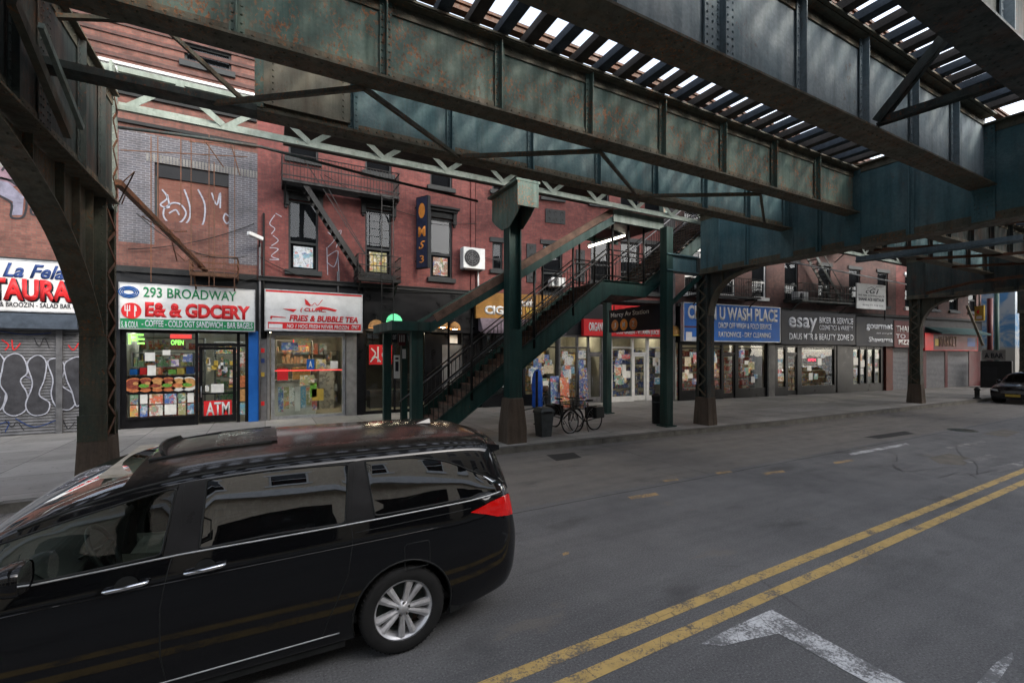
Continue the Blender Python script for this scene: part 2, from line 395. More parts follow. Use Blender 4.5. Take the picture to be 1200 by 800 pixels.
def road_material():
    m, nt, b = newmat('asphalt'); k = NT(nt); co = k.coords()
    base = k.mix(k.ramp(k.noise(co, .45, 6, .65, .4), [(.35, 0.), (.68, 1.)]), (.10,.10,.103), (.14,.14,.142))
    sep = k.n('ShaderNodeSeparateXYZ'); k.l(co, sep.inputs[0])
    wob = k.math('MULTIPLY', k.math('SUBTRACT', k.noise(co, 1.4, 4), .5), .25)
    yy = k.math('ADD', sep.outputs[1], wob)
    far = k.ramp(k.math('MULTIPLY', k.math('SUBTRACT', yy, 6.2), 4), [(.45, 0.), (.55, 1.)])
    base = k.mix(k.math('MULTIPLY', far, .75), base, k.mix(k.ramp(k.noise(k.mapping(co, (.35,1.2,1)), 1.3, 5), [(.3, 0.), (.7, 1.)]), (.115,.105,.094), (.16,.148,.134)))
    # tyre-worn lanes
    tr = k.noise(k.mapping(co, (.12, 1.6, 1)), 1.5, 4, .6)
    base = k.mix(k.math('MULTIPLY', k.ramp(tr, [(.45, 0.), (.7, 1.)]), .45), base, (.058,.059,.062))
    ag = k.noise(co, 52, 4, .85); base = k.mix(k.math('MULTIPLY', k.ramp(ag, [(.55, 0.), (.63, 1.)]), .6), base, (.24,.24,.24))
    base = k.mix(k.math('MULTIPLY', k.ramp(ag, [(.36, 1.), (.46, 0.)]), .75), base, (.025,.025,.026))
    # oil stains and small pale patches
    oil = k.noise(k.mapping(co, (.8,1.6,1), loc=(5,2,0)), .9, 4, .55); base = k.mix(k.math('MULTIPLY', k.ramp(oil, [(.60, 0.), (.70, 1.)]), .55), base, (.045,.045,.046))
    pale = k.noise(k.mapping(co, (.7,1.5,1), loc=(9,4,0)), 1.1, 5, .6); base = k.mix(k.math('MULTIPLY', k.ramp(pale, [(.64, 0.), (.68, 1.)]), .4), base, (.15,.13,.11))
    # cracks
    dst = k.mix(.12, k.mapping(co, (.45,.8,1)), k.n('ShaderNodeTexNoise', _Scale=2.5).outputs['Color'])
    v = k.n('ShaderNodeTexVoronoi'); v.feature = 'DISTANCE_TO_EDGE'; v.inputs['Scale'].default_value = .55; k.l(dst, v.inputs['Vector'])
    cr = k.ramp(v.outputs['Distance'], [(.0, 1.), (.006, 0.)])
    cr = k.math('MULTIPLY', cr, k.ramp(k.noise(co, .5, 3), [(.56, 0.), (.62, 1.)]))
    base = k.mix(k.math('MULTIPLY', cr, .45), base, (.03,.03,.03))
    # the long joint between the old lane and the new
    jt = k.math('ABSOLUTE', k.math('SUBTRACT', k.math('ADD', sep.outputs[1], k.math('MULTIPLY', wob, .35)), 6.18))
    base = k.mix(k.ramp(jt, [(.0, 1.), (.022, 0.)]), base, (.012,.012,.012))
    for xj in (-3.5, 8.0, 17.5, 24.0, 33.0):
        j2 = k.math('ABSOLUTE', k.math('SUBTRACT', k.math('ADD', sep.outputs[0], wob), xj))
        base = k.mix(k.math('MULTIPLY', k.math('MULTIPLY', k.ramp(j2, [(.0, 1.), (.02, 0.)]), far), .7), base, (.015,.015,.015))
    k.l(base, b.inputs['Base Color'])
    k.l(k.ramp(k.noise(co, 2.3, 4), [(.3, .62), (.7, .88)]), b.inputs['Roughness'])
    k.l(k.bump(ag, .9, .008), b.inputs['Normal']); b.inputs['Specular IOR Level'].default_value = .35
    return m
def pavement_material(name, c1, c2, sx=1.5):
    m, nt, b = newmat(name); k = NT(nt); co = k.coords()
    base = k.mix(k.ramp(k.noise(co, .6, 6, .65), [(.35, 0.), (.68, 1.)]), c1, c2)
    br = k.n('ShaderNodeTexBrick'); br.offset = 0; br.inputs['Scale'].default_value = 1
    br.inputs['Brick Width'].default_value = sx; br.inputs['Row Height'].default_value = sx; br.inputs['Mortar Size'].default_value = .009
    br.inputs['Color1'].default_value = (1,1,1,1); br.inputs['Color2'].default_value = (.72,.72,.72,1); br.inputs['Mortar'].default_value = (.22,.22,.22,1)
    k.l(co, br.inputs['Vector']); base = k.mix(1.0, base, br.outputs['Color'], 'MULTIPLY')
    sp = k.noise(co, 9, 4, .7); base = k.mix(k.math('MULTIPLY', k.ramp(sp, [(.62, 0.), (.68, 1.)]), .6), base, (.045,.04,.037))
    st = k.noise(k.mapping(co, (1,1.7,1)), 1.3, 5, .6); base = k.mix(k.math('MULTIPLY', k.ramp(st, [(.5, 0.), (.72, 1.)]), .5), base, tuple(x*.5 for x in c1))
    gum = k.n('ShaderNodeTexVoronoi'); gum.inputs['Scale'].default_value = 2.6; k.l(co, gum.inputs['Vector'])
    base = k.mix(k.math('MULTIPLY', k.ramp(gum.outputs['Distance'], [(.05, 1.), (.075, 0.)]), .5), base, (.05,.048,.045))
    k.l(base, b.inputs['Base Color']); b.inputs['Roughness'].default_value = .85
    k.l(k.bump(k.noise(co, 60, 3), .3, .004), b.inputs['Normal'])
    return m
M['asphalt'] = road_material()
M['pavement'] = pavement_material('pavement', (.25,.24,.222), (.35,.335,.31))
M['kerb'] = flat('kerbstone', (.12,.115,.105), .85, var=.35, scale=3, bump=.3)

def carpaint(name, c, rough=.12):
    m, nt, b = newmat(name); k = NT(nt); co = k.coords()
    b.inputs['Base Color'].default_value = lin(c); b.inputs['Roughness'].default_value = .35
    b.inputs['Coat Weight'].default_value = 1.0; b.inputs['Coat Roughness'].default_value = .03; b.inputs['Specular IOR Level'].default_value = .05
    fl = k.noise(co, 2.2, 4, .6); dust = k.ramp(fl, [(.3, .02), (.8, .06)]); k.l(dust, b.inputs['Coat Roughness'])
    # road dust settles on what faces up and along the sills
    geo = k.n('ShaderNodeNewGeometry'); s2 = k.n('ShaderNodeSeparateXYZ'); k.l(geo.outputs['Normal'], s2.inputs[0])
    up = k.ramp(s2.outputs[2], [(.86, 0.), (.99, 1.)]); sc = k.noise(co, 14, 5, .7)
    col = k.mix(k.math('MULTIPLY', k.math('MULTIPLY', up, k.ramp(sc, [(.3, .5), (.7, 1.)])), .38), c, (.075,.062,.052))
    k.l(k.math('ADD', dust, k.math('MULTIPLY', up, .10)), b.inputs['Coat Roughness'])
    k.l(col, b.inputs['Base Color']); MATS[name] = m; return m
carpaint('van_paint', (.0026,.0028,.0034))
carpaint('suv_paint', (.004,.0045,.006))

# ------------------------------------------------------------------ text
def text_mesh(s, F, rect, mat, name, parent, n=.004, bold=0.0, shear=0.0, depth=.004, fit=True, spacing=1.0):
    """letters on a wall frame, fitted to rect = (u0, z0, u1, z1)"""
    cu = bpy.data.curves.new(name, 'FONT'); cu.body = s; cu.size = 1; cu.offset = bold; cu.shear = shear; cu.resolution_u = 3
    cu.space_character = spacing
    ob = bpy.data.objects.new(name, cu); COL.objects.link(ob)
    dg = bpy.context.evaluated_depsgraph_get(); me = bpy.data.meshes.new_from_object(ob.evaluated_get(dg))
    bpy.data.objects.remove(ob)
    vs = [v.co.copy() for v in me.vertices]
    if not vs: return None
    x0 = min(v.x for v in vs); x1 = max(v.x for v in vs); y0 = min(v.y for v in vs); y1 = max(v.y for v in vs)
    u0, z0, u1, z1 = rect
    sy = (z1-z0)/(y1-y0); sx = (u1-u0)/(x1-x0) if fit else sy
    o0 = W(parent)
    for v in me.vertices:
        u = u0+(v.co.x-x0)*sx; z = z0+(v.co.y-y0)*sy
        v.co = F.P(u, z, n)-o0
    me.materials.clear(); me.materials.append(mat); me.name = name
    bm = bmesh.new(); bm.from_mesh(me)
    if depth:
        r = bmesh.ops.extrude_face_region(bm, geom=bm.faces[:])
        for g in r['geom']:
            if isinstance(g, bmesh.types.BMVert): g.co += F.n*depth
    bm.to_mesh(me); bm.free()
    o = bpy.data.objects.new(name, me); COL.objects.link(o); o.parent = parent; ORG[o.name] = o0.copy()
    return o

def smooth_path(pts, n=6, closed=False):
    P = [Vector(p) for p in pts]; N = len(P); out = []
    rng = range(N if closed else N-1)
    for i in rng:
        p0 = P[(i-1) % N] if closed or i > 0 else P[0]; p1 = P[i]; p2 = P[(i+1) % N]
        p3 = P[(i+2) % N] if closed or i+2 < N else P[-1]
        for k in range(n):
            t = k/n
            out.append(.5*((2*p1)+(-p0+p2)*t+(2*p0-5*p1+4*p2-p3)*t*t+(-p0+3*p1-3*p2+p3)*t**3))
    out.append(P[0] if closed else P[-1]); return out

L = Frame(0, 18.0, 1, 18.0)
MF = Frame(9.6, 17.75, 17.7, 16.6)
RF = Frame(17.7, 15.9, 46, 13.1)
# ================================================================== SETTING
def struct(o): o['kind'] = 'structure'; return o
g = MB().poly([(-400,-400,-.03),(600,-400,-.03),(600,600,-.03),(-400,600,-.03)]).build('ground', M['asphalt']); struct(g)
kp = [(-60,9.9),(-3.6,9.9),(5.5,9.95),(10.8,9.72),(15.8,9.42),(31.8,9.15),(46.5,9.1)]
r_ = MB(); r_.poly([(-60,-4.2,0),(140,-4.2,0),(140,9.6,0)]+[(x, y+.02, 0) for x, y in kp[::-1]]); struct(r_.build('road', M['asphalt']))
# far pavement with its kerb
p_ = MB(); p_.poly([(x, y+.16, .15) for x, y in kp]+[(46.5,30,.15),(-60,30,.15)]); struct(p_.build('pavement', M['pavement']))
k_ = MB()
for (x0, y0), (x1, y1) in zip(kp, kp[1:]):
    n = max(1, int((x1-x0)/1.8))
    for i in range(n):
        a, b = i/n, (i+1)/n - .006/max(.01, (x1-x0)/1)
        xa, ya, xb, yb = x0+(x1-x0)*a, y0+(y1-y0)*a, x0+(x1-x0)*b, y0+(y1-y0)*b
        z = .148+random.uniform(-.006, .006); j = random.uniform(-.006, .006)
        k_.prism([(xa, ya+j, -.02), (xb, yb+j, -.02), (xb, yb+.165, -.02), (xa, ya+.165, -.02)], (0, 0, z+.02))
struct(k_.build('kerb', M['kerb'], bevel=.012))
p2 = MB(); p2.box(-60, 140, -9.2, -4.35, -.02, .15); struct(p2.build('pavement_opposite', M['pavement']))
k2 = MB(); k2.box(-60, 140, -4.35, -4.2, -.02, .146); struct(k2.build('kerb_opposite', M['kerb']))
# painted markings, each a thin sheet 4 mm above the road
def sheet(name, pts, mat, z=.004):
    return struct(MB().poly([(p[0], p[1], z) for p in pts]).build(name, mat))
def line_pts(o):
    return lambda x: o + .022*min(x, 15) + .003*max(0, x-15)
for off in (2.745, 3.025):
    f = line_pts(off); xs = [-8, 0, 5, 10, 15, 60]
    sheet('yellow_centre_line', [(x, f(x)-.062) for x in xs]+[(x, f(x)+.062) for x in xs[::-1]], M['yellow_line'])
P = lambda pts: [onZ(x, y) for x, y in pts]
sheet('white_box_marking', P([(904,714),(862,733),(821,754),(846,757),(884,748),(913,742),(960,769),(1019,801),(1062,801),(980,756)]), M['white_line'])
sheet('white_box_marking', P([(1144,801),(1166,777),(1186,764),(1188,772),(1168,801)]), M['white_line'])
for q in ([(994,531),(1062,519),(1066,521),(998,533.5)], [(1128,539),(1160,532),(1170,535),(1136,543)], [(1108,524),(1150,516),(1156,518),(1112,526)], [(1160,548),(1199,540),(1199,547),(1170,553)]):
    sheet('white_lane_dash', P(q), M['white_line' if q[0][0] == 994 else 'white_faint'])
for q in ([(735,582),(768,577),(773,580),(740,585)], [(776,562.5),(793,560.5),(796,562.5),(779,564.5)], [(838,553.5),(856,551.5),(859,553.5),(841,555.5)], [(893,554),(917,551),(921,553),(897,556.5)], [(976,541.5),(998,538),(1001,540),(979,543.5)], [(659,648),(666,646),(667,649),(660,651)]):
    sheet('old_lane_dash', P(q), M['old_line'])
flat('patch_pale', (.125,.115,.10), .85, var=.35, scale=3, bump=.3); flat('patch_dark', (.03,.03,.031), .8, var=.35, scale=5, bump=.3)
for q, mt in (([(1088,536),(1112,531),(1140,537),(1130,545),(1100,543)], 'patch_pale'), ([(1150,508),(1176,503),(1196,506),(1180,512)], 'patch_pale'),
          ([(1012,512),(1060,505),(1072,508),(1030,514)], 'patch_dark'), ([(640,533),(672,530),(682,536),(652,540)], 'patch_dark')):
    sheet('road_patch', P(q), M[mt], .003)
flat('tar_seal', (.028,.028,.029), .45, var=.3)
for q in ([(1010,548),(1040,545),(1062,552),(1098,549),(1130,556),(1170,551),(1199,556)], [(1040,528),(1052,536),(1048,545),(1060,553)], [(1120,520),(1126,533),(1142,541),(1146,556)], [(1100,560),(1128,553),(1150,562)]):
    pts = smooth_path([onZ(x, y, .0055) for x, y in q], 6); pts = [p+Vector((random.uniform(-.02,.02), random.uniform(-.02,.02), 0)) for p in pts]
    struct(MB().ribbon(pts, .012, (0,0,1)).build('crack_seal', M['tar_seal']))
def manhole(px, py, r, label):
    c = onZ(px, py); t = thing('manhole_cover', label, 'manhole cover', (c.x, c.y, 0))
    m = MB(); m.lathe(c, [(0, .012), (r*.86, .012), (r*.86, .006)], n=28, smooth=False)
    for i in range(-4, 5):
        for j in range(-4, 5):
            if (i*i+j*j) < 18: m.box(c.x+i*r*.18-.02, c.x+i*r*.18+.02, c.y+j*r*.18-.02, c.y+j*r*.18+.02, .012, .017)
    m.build('lid', M['rusty_steel'] if r < .2 else M['dark_steel'], t)
    MB().lathe(c, [(r*.87, .004), (r*.88, .014), (r, .014), (r*1.02, .002)], n=28).build('rim', M['dark_steel'], t)
manhole(1128, 504, .36, 'round iron manhole cover in the road near the parked dark car')

# ================================================================== ELEVATED RAILWAY
BX = [-2.5, 12.75, 27.2, 42.2, 57.2]
def girder(label, Y, X0, X1, zb, zt, web, fl, stf, side=-1, fw=.34, splice=(), sx=1.6, ph=-.27, rivets=True, group=None, both=True):
    t = thing('plate_girder', label, 'girder', (X0, Y, 0), group)
    m = MB(); m.box(X0, X1, Y-.012, Y+.012, zb+.02, zt-.02); m.build('web', web, t)
    for nm, z0, z1, dz in (('bottom_flange', zb, zb+.028, 1), ('top_flange', zt-.028, zt, -1)):
        m = MB(); m.box(X0, X1, Y-fw/2, Y+fw/2, z0, z1)
        for s in (-1, 1):   # flange angles riveted to the web
            ya, yb = sorted((Y+s*.013, Y+s*.032))
            a0, a1 = (z1, z1+.15) if dz > 0 else (z0-.15, z0)
            m.box(X0, X1, ya, yb, a0, a1)
            ya, yb = sorted((Y+s*.032, Y+s*.15)); m.box(X0, X1, ya, yb, *((z1, z1+.016) if dz > 0 else (z0-.016, z0)))
            if rivets:
                x = X0+.1
                while x < X1:
                    m.rivet((x, Y+s*.032, (a0+a1)/2+.02), (0, s, 0), .017)
                    if dz > 0: m.rivet((x+.05, Y+s*.09, zb), (0, 0, -1), .017)
                    x += .13
        m.build(nm, fl, t)
    x = ph
    while x < X1-.15:
        if x > X0+.15:
            m = MB()
            for s in (-1, 1) if both else (side,):
                ya, yb = sorted((Y+s*.034, Y+s*.050)); m.box(x-.075, x+.075, ya, yb, zb+.03, zt-.03)
                ya, yb = sorted((Y+s*.050, Y+s*.135)); m.box(x-.009, x+.009, ya, yb, zb+.045, zt-.045)
                if rivets:
                    z = zb+.12
                    while z < zt-.08:
                        for q in (-.045, .045): m.rivet((x+q, Y+s*.050, z), (0, s, 0), .016)
                        z += .095
            m.build('stiffener', stf, t)
        x += sx
    for xs in splice:
        m = MB()
        for s in (-1, 1):
            ya, yb = sorted((Y+s*.034, Y+s*.054)); m.box(xs-.26, xs+.26, ya, yb, zb+.16, zt-.16)
            for i in range(6):
                z = zb+.22
                while z < zt-.2: m.rivet((xs-.22+i*.088, Y+s*.054, z), (0, s, 0), .018); z += .085
        m.build('splice_plate', stf, t)
    return t
YA, YB, YC, YD = 5.83, 3.53, 1.88, 7.42
YO = []
x0, x1 = BX[0]+.2, BX[1]-.2
girder('long grey-green plate girder with flaking rust spots, nearest above the stairs side', YA, x0, x1, 5.84, 6.92, M['near_steel'], M['flange_steel'], M['near_steel'], splice=())
girder('blue-grey plate girder with wide rusty underside crossing the upper right', YB, x0, x1, 5.75, 7.15, M['blue_steel'], M['flange_steel'], M['blue_steel'], splice=(4.6,), fw=.40, ph=-1.8)
girder('dark plate girder cut by the top right corner of the picture', YC, x0, x1, 5.78, 7.15, M['dark_steel'], M['dark_steel'], M['blue_steel'], fw=.40, ph=-.9)
girder('deep blue plate girder behind the rust spotted one, over the lattice beam', YD, -.1, x1, 5.84, 6.92, M['deep_blue_steel'], M['flange_steel'], M['deep_blue_steel'], ph=1.2)
for i, y in enumerate(YO): girder('plate girder of the third track, over the camera side of the road', y, x0, x1, 5.8, 7.15, M['blue_steel'], M['dark_steel'], M['blue_steel'], rivets=False, group='plate girders of the third track, out of the picture')
# added plate whose beige paints sunlight on the web, and the girder's open end
t = thing('girder_frame', 'open rusty frame with crossed angles continuing the deep blue girder to the left column', 'girder frame', (BX[0], YD, 0))
m = MB(); m.box(x0, -.1, YD-.14, YD+.14, 5.84, 5.93); m.build('bottom_chord', M['dark_steel'], t)
m = MB(); m.box(x0, -.1, YD-.10, YD+.10, 6.84, 6.92); m.build('top_chord', M['dark_steel'], t)
for (xa, za, xb, zb) in ((-2.2,6.5,-.95,6.87), (-1.3,6.84,-.2,5.95)):
    MB().bar((xa, YD, za), (xb, YD, zb), .07, .05).build('diagonal', M['flange_steel'], t)
MB().box(-.13, -.02, YD-.09, YD+.09, 5.93, 6.84).build('end_post', M['near_steel'], t)
t = thing('sunlit_web_plate', 'added plate whose beige paints sunlight on the left end of the deep blue girder', 'steel plate', (-.05, YD-.16, 0))
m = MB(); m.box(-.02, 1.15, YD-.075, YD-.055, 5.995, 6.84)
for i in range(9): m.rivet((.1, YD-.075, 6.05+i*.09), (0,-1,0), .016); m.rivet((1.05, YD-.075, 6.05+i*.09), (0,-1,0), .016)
m.build('plate', M['sunlit_web_steel'], t)

def cross_girder(label, X, z0, z1, mat, fl, rivets=True, y0=-4.7, y1=10.25):
    t = thing('cross_girder', label, 'cross girder', (X, 2.9, 0))
    m = MB()
    for s in (-1, 1):
        xa, xb = sorted((X+s*.15, X+s*.165)); m.box(xa, xb, y0, y1, z0+.02, z1-.02)
    m.build('web', mat, t)
    for nm, a, b, d in (('bottom_flange', z0, z0+.03, 1), ('top_flange', z1-.03, z1, -1)):
        m = MB(); m.box(X-.27, X+.27, y0, y1, a, b)
        for s in (-1, 1):
            xa, xb = sorted((X+s*.167, X+s*.183)); za, zb = (b, b+.16) if d > 0 else (a-.16, a); m.box(xa, xb, y0, y1, za, zb)
            if rivets:
                y = y0+.1
                while y < y1:
                    m.rivet((X+s*.183, y, (za+zb)/2+.02), (s,0,0), .018)
                    if d > 0: m.rivet((X+s*.23, y+.06, b), (0,0,1), .016); m.rivet((X+s*.23, y+.06, a), (0,0,-1), .016)
                    y += .14
        m.build(nm, fl, t)
    for y in [-3.3,-1.75,-.3,.9,2.1,2.85,3.53,4.7,5.83,6.6,7.42,8.6,9.5]:
        m = MB(); w = .17 if y in (-1.75,-.3,2.1,3.53,5.83,7.42) else .07
        for s in (-1, 1):
            xa, xb = sorted((X+s*.186, X+s*.20)); m.box(xa, xb, y-w, y+w, z0+.05, z1-.05)
            xa, xb = sorted((X+s*.20, X+s*.262)); m.box(xa, xb, y-.01, y+.01, z0+.05, z1-.05) if w < .1 else None
            if rivets:
                z = z0+.12
                while z < z1-.08:
                    for q in ((-.04, .04) if w < .1 else (-.13, -.06, .06, .13)): m.rivet((X+s*.20, y+q, z), (s,0,0), .016)
                    z += .095
        m.build('stiffener', mat, t)
    return t
def knee(par, X, yc, sgn, mat, fl, zt=5.05, small=False):
    """curved bracket under a cross girder; sgn -1 = towards the road from a column at yc"""
    prof = [(0, 2.75), (.14, 3.0), (.46, 3.35), (.95, 3.82), (1.55, 4.22), (2.3, 4.55), (3.1, 4.80), (4.0, zt-.03)]
    if small: prof = [(0, 3.7), (.06, 4.0), (.2, 4.33), (.42, 4.62), (.75, 4.83), (1.15, 4.95), (1.6, zt-.03)]
    pts = smooth_path([Vector((y, z, 0)) for y, z in prof], 4)
    web = [(X-.008, yc+sgn*p.x, p.y) for p in pts] + [(X-.008, yc, zt-.004)]
    m = MB(); m.prism(web, (.016, 0, 0)); 
    m.build('web', mat, par)
    m = MB()
    for a, b in zip(pts, pts[1:]):
        A, B = Vector((X, yc+sgn*a.x, a.y)), Vector((X, yc+sgn*b.x, b.y)); m.bar(A, B+(B-A)*.02, .30, .025, up=(0,-1,1))
    for s in (-1, 1):
        for p in pts[1:-2:1]:
            m.rivet((X+s*.10, yc+sgn*p.x, p.y-.014), (0, sgn*-.5, -1), .016)
    m.build('curved_flange', fl, par)
    m = MB()
    for f in ((.35, .9, 1.6, 2.5) if not small else (.5, 1.1)):
        p = min(pts, key=lambda q: abs(q.x-f)); m.box(X-.10, X+.10, yc+sgn*p.x-.008, yc+sgn*p.x+.008, p.y+.01, zt-.006)
    m.build('stiffener', fl, par)
def column(label, X, Y, mat, lace, rivets=True, sgn=-1, zt=5.05, knee_mat=None, mirror=1):
    t = thing('steel_column', label, 'column', (X, Y, 0))
    big = -3 < X < -2; wx, wy = .17, (.30 if big else .21); fx = .8 if big else .78; fy = .9 if big else .72; F_ = lambda a, c: (X+a*fx, Y+c*fy)
    m = MB(); m.prism([(*F_(a_, b_), 0) for a_, b_ in ((-.30,-.44),(.30,-.44),(.30,.44),(-.30,.44))], (0,0,.05))
    b0 = [F_(a_, b_) for a_, b_ in ((-.28,-.42),(.28,-.42),(.28,.42),(-.28,.42))]; b1 = [F_(a_, b_) for a_, b_ in ((-.25,-.35),(.25,-.35),(.25,.35),(-.25,.35))]
    m.add([(x,y,.05) for x,y in b0]+[(x,y,.25) for x,y in b0]+[(x,y,1.0) for x,y in b1]+[(x,y,1.05) for x,y in b1],
          [(4*j+i, 4*j+(i+1)%4, 4*j+4+(i+1)%4, 4*j+4+i) for j in range(3) for i in range(4)]+[(12,13,14,15)])
    m.build('pedestal', M['concrete_base'], t, bevel=.02)
    m = MB()     # two plated channels, open sides laced
    for s in (-1, 1):
        ya, yb = sorted((Y+s*wy, Y+s*(wy-.016))); m.box(X-wx, X+wx, ya, yb, 1.04, zt+(.6 if zt > 5 else 0))
        for q in (-1, 1):
            xa, xb = sorted((X+q*wx, X+q*(wx-.012))); ya, yb = sorted((Y+s*(wy-.016), Y+s*(wy-.10))); m.box(xa, xb, ya, yb, 1.04, zt)
            if rivets:
                z = 1.15
                while z < zt-.1:
                    m.rivet((X+q*(wx-.05), Y+s*wy, z), (0,s,0), .016); m.rivet((X+q*wx, Y+s*(wy-.05), z+.05), (q,0,0), .016); z += .15
    m.box(X-.006, X+.006, Y-wy+.016, Y+wy-.016, 1.04, zt)
    m.build('shaft', mat, t)
    m = MB()
    for q in (-1, 1):
        z = 1.1; k = 1
        while z < zt-.3:
            m.bar((X+q*(wx+.004), Y-k*(wy-.06), z), (X+q*(wx+.004), Y+k*(wy-.06), z+.27), .008, .055, up=(1,0,0)) if False else \
            m.bar((X+q*(wx+.006), Y-k*(wy-.06), z), (X+q*(wx+.006), Y+k*(wy-.06), z+.27), .055, .010, up=(1,0,0)); k = -k; z += .27
    m.build('lacing', lace, t)
    for s, zc in ((-1, 1.22), (1, 1.22)):
        m = MB(); ya, yb = sorted((Y+s*(wy+.002), Y+s*(wy+.02))); m.box(X-wx-.02, X+wx+.02, ya, yb, 1.02, 1.45); m.build('base_plate', mat, t)
    k = MB(); root = t
    if sgn:
        knee(t, X, Y+sgn*wy, sgn, M['flange_steel'] if big else mat, M['flange_steel'], zt, small=X > 0)
    return t
cols = [('left', 'tall rusty riveted steel column nearest the camera, lit on its laced side, behind the van hood'),
        ('mid', 'dark riveted steel column on a flared pedestal before the blue laundry sign'),
        ('right', 'dark steel column on a flared pedestal in front of the maroon shop sign'),
        ('far', 'far steel column at the kerb beyond the shuttered shop'), ('far2', 'farthest steel column standing down the street')]
for i, X in enumerate(BX):
    nm, lb = cols[i]
    column(lb, X, 10.2 if i < 2 else 9.95, M['brown_steel'] if i != 1 else M['dark_steel'], M['rusty_steel'] if i == 0 else M['flange_steel'], rivets=i < 3)
    cross_girder(['dark riveted cross girder over the left column, cut by the picture edge', 'big blue riveted cross girder joining the long girders beyond the stairs',
                  'second cross girder in the distance over the maroon shop column', 'third cross girder far down the street', 'farthest cross girder down the street'][i],
                 X, 5.05, [6.95, 7.0][i > 0], M['dark_steel'] if i == 0 else M['deep_blue_steel'] if i == 1 else M['dark_steel'], M['flange_steel'], rivets=i < 3)
for i, X in enumerate(BX[:4]):
    column('steel column on the camera side kerb, outside the picture', X, -4.45, M['brown_steel'], M['flange_steel'], rivets=False, sgn=1).update_tag() if True else None
for o in [o for o in COL.objects if o.get('label') == 'steel column on the camera side kerb, outside the picture']: o['group'] = 'columns of the camera side kerb'
# span before the left column (out of the picture, it shades the pavement and shows in the van roof)
for y, nm in ((YA, 'third'), (YB, 'second'), (YC, 'first'), (YD, 'fourth')):
    girder('%s girder from the road side in the span left of the picture' % nm, y, -14, BX[0]-.2, 5.8, 6.95 if y > 5 else 7.15, M['dark_steel'], M['flange_steel'], M['dark_steel'], rivets=False, ph=-13, sx=1.7)
# girders of the spans beyond
span = ['second', 'third', 'fourth']
for j in range(3):
    a, b = BX[j+1]+.2, BX[j+2]-.2
    for y, nm in ((YA, 'second'), (YB, 'third'), (YC, 'fourth'), (YD, 'first')):
        girder('%s longitudinal girder from the shops side in the %s span of the railway' % (nm, span[j]), y, a, b, 5.84, 7.0, M['dark_steel'] if y != YD else M['deep_blue_steel'], M['flange_steel'], M['dark_steel'], rivets=False, ph=a+1.5, sx=1.7)
# wind bracing between the girders
def brace(label, pts, w=.09, mat='flange_steel', name='brace_angle', cat='brace'):
    t = MB()
    for a, b in zip(pts, pts[1:]):
        t.bar(a, b, w, .012); t.bar(Vector(a)+Vector((0,0,.04)), Vector(b)+Vector((0,0,.04)), .012, w)
    return tag(t.build(name, M[mat], org=pts[0]), label, cat)
zb = 5.80
for i, (xa, xb) in enumerate(((-.6, 1.1), (1.1, 2.9), (2.9, 4.9), (4.9, 7.0), (7.0, 9.2), (9.2, 11.4))):
    ya, yb = (YA+.15, YD-.12) if i % 2 else (YD-.12, YA+.15)
    o = brace('flat diagonal brace between the rust spotted girder and the deep blue girder', [(xa, ya, zb), (xb, yb, zb)], .055); o['group'] = 'bottom braces between two girders'
brace('heavy slanting strut between blue-grey girder and dark girder at the upper right', [(8.0, YB-.15, 5.86), (8.5, 2.68, 7.02)], .17, 'dark_steel')
brace('horizontal strut joining blue-grey and dark girders near the cross girder', [(8.0, YB-.15, 5.85), (8.2, YC+.1, 5.84)], .15, 'dark_steel')
brace('horizontal strut joining two girders above the camera', [(1.9, YB-.1, 5.9), (3.4, YC+.05, 5.9)], .14, 'dark_steel')
for i, X in enumerate((15.5, 18.5, 21.5, 24.5, 30, 34, 38)):
    o = brace('thin rusty sway brace under the girders beyond the blue cross girder', [(X-1.2, YD, 5.78), (X+.3, YA, 5.78), (X+1.6, YB, 5.78), (X+2.6, YC, 5.78)], .10, 'rusty_steel'); o['group'] = 'sway braces beyond the cross girder'
brace('long blue-grey strut running under the distant girders at the right', [onX(1003,306,16.5)+Vector((0,0,0)), onX(1199,281,16.5)], .2, 'blue_steel')
brace('lower rusty strut with a kink under the right cross girder', [onX(1085,345,20.5), onX(1140,332,20.5), onX(1199,325,20.5)], .1, 'rusty_steel', 'conduit_pipe', 'pipe')
# timber sleepers
def sleeper(mat, L):
    t = thing('timber_sleeper', 'dark timber sleeper lying across the track girders', 'sleeper', (0,0,0))
    m = MB(); m.box(-.085, .085, -L/2, L/2, .03, .15); m.build('beam', M[mat], t)
    for s in (-1, 1):
        m = MB(); ya, yb = sorted((s*L/2, s*(L/2+.006))); m.box(-.083, .083, ya, yb, .032, .148); m.build('sunlit_end', M['sunlit_wood_end'], t)  # pale ends paint sunlight onto the timber
    return t
protos = {}
def put_sleeper(x, yc, z, L, mat, label, group):
    key = (mat, L)
    if key not in protos: protos[key] = o = sleeper(mat, L)
    else: o = dup(protos[key])
    o.location = (x, yc, z); o.rotation_euler = (0, 0, random.uniform(-.012, .012)); o['label'] = label; o['group'] = group
k = 0; x = -8.06
while x < 26.5:
    if abs(x-BX[1]) > .35:
        near = x < 12.5
        if near and k % 4 == 2: put_sleeper(x, 6.35, 6.93, 2.7, 'wood_tie', 'short timber sleeper with an end painted pale as sunlit, ending between the tracks', 'short sleepers with pale ends')
        else: put_sleeper(x, 6.0, 6.93, 3.9, 'wood_tie_blue' if k % 2 else 'wood_tie', 'long timber sleeper reaching across the gap between the first two tracks', 'long sleepers of the track nearest the shops')
        if x < 22: put_sleeper(x+.1, 2.55, 7.13, 2.6, 'wood_tie_blue' if k % 2 else 'wood_tie', 'timber sleeper of the middle track above the blue-grey girders', 'sleepers of the middle track')
    x += .44; k += 1
x = 26.9
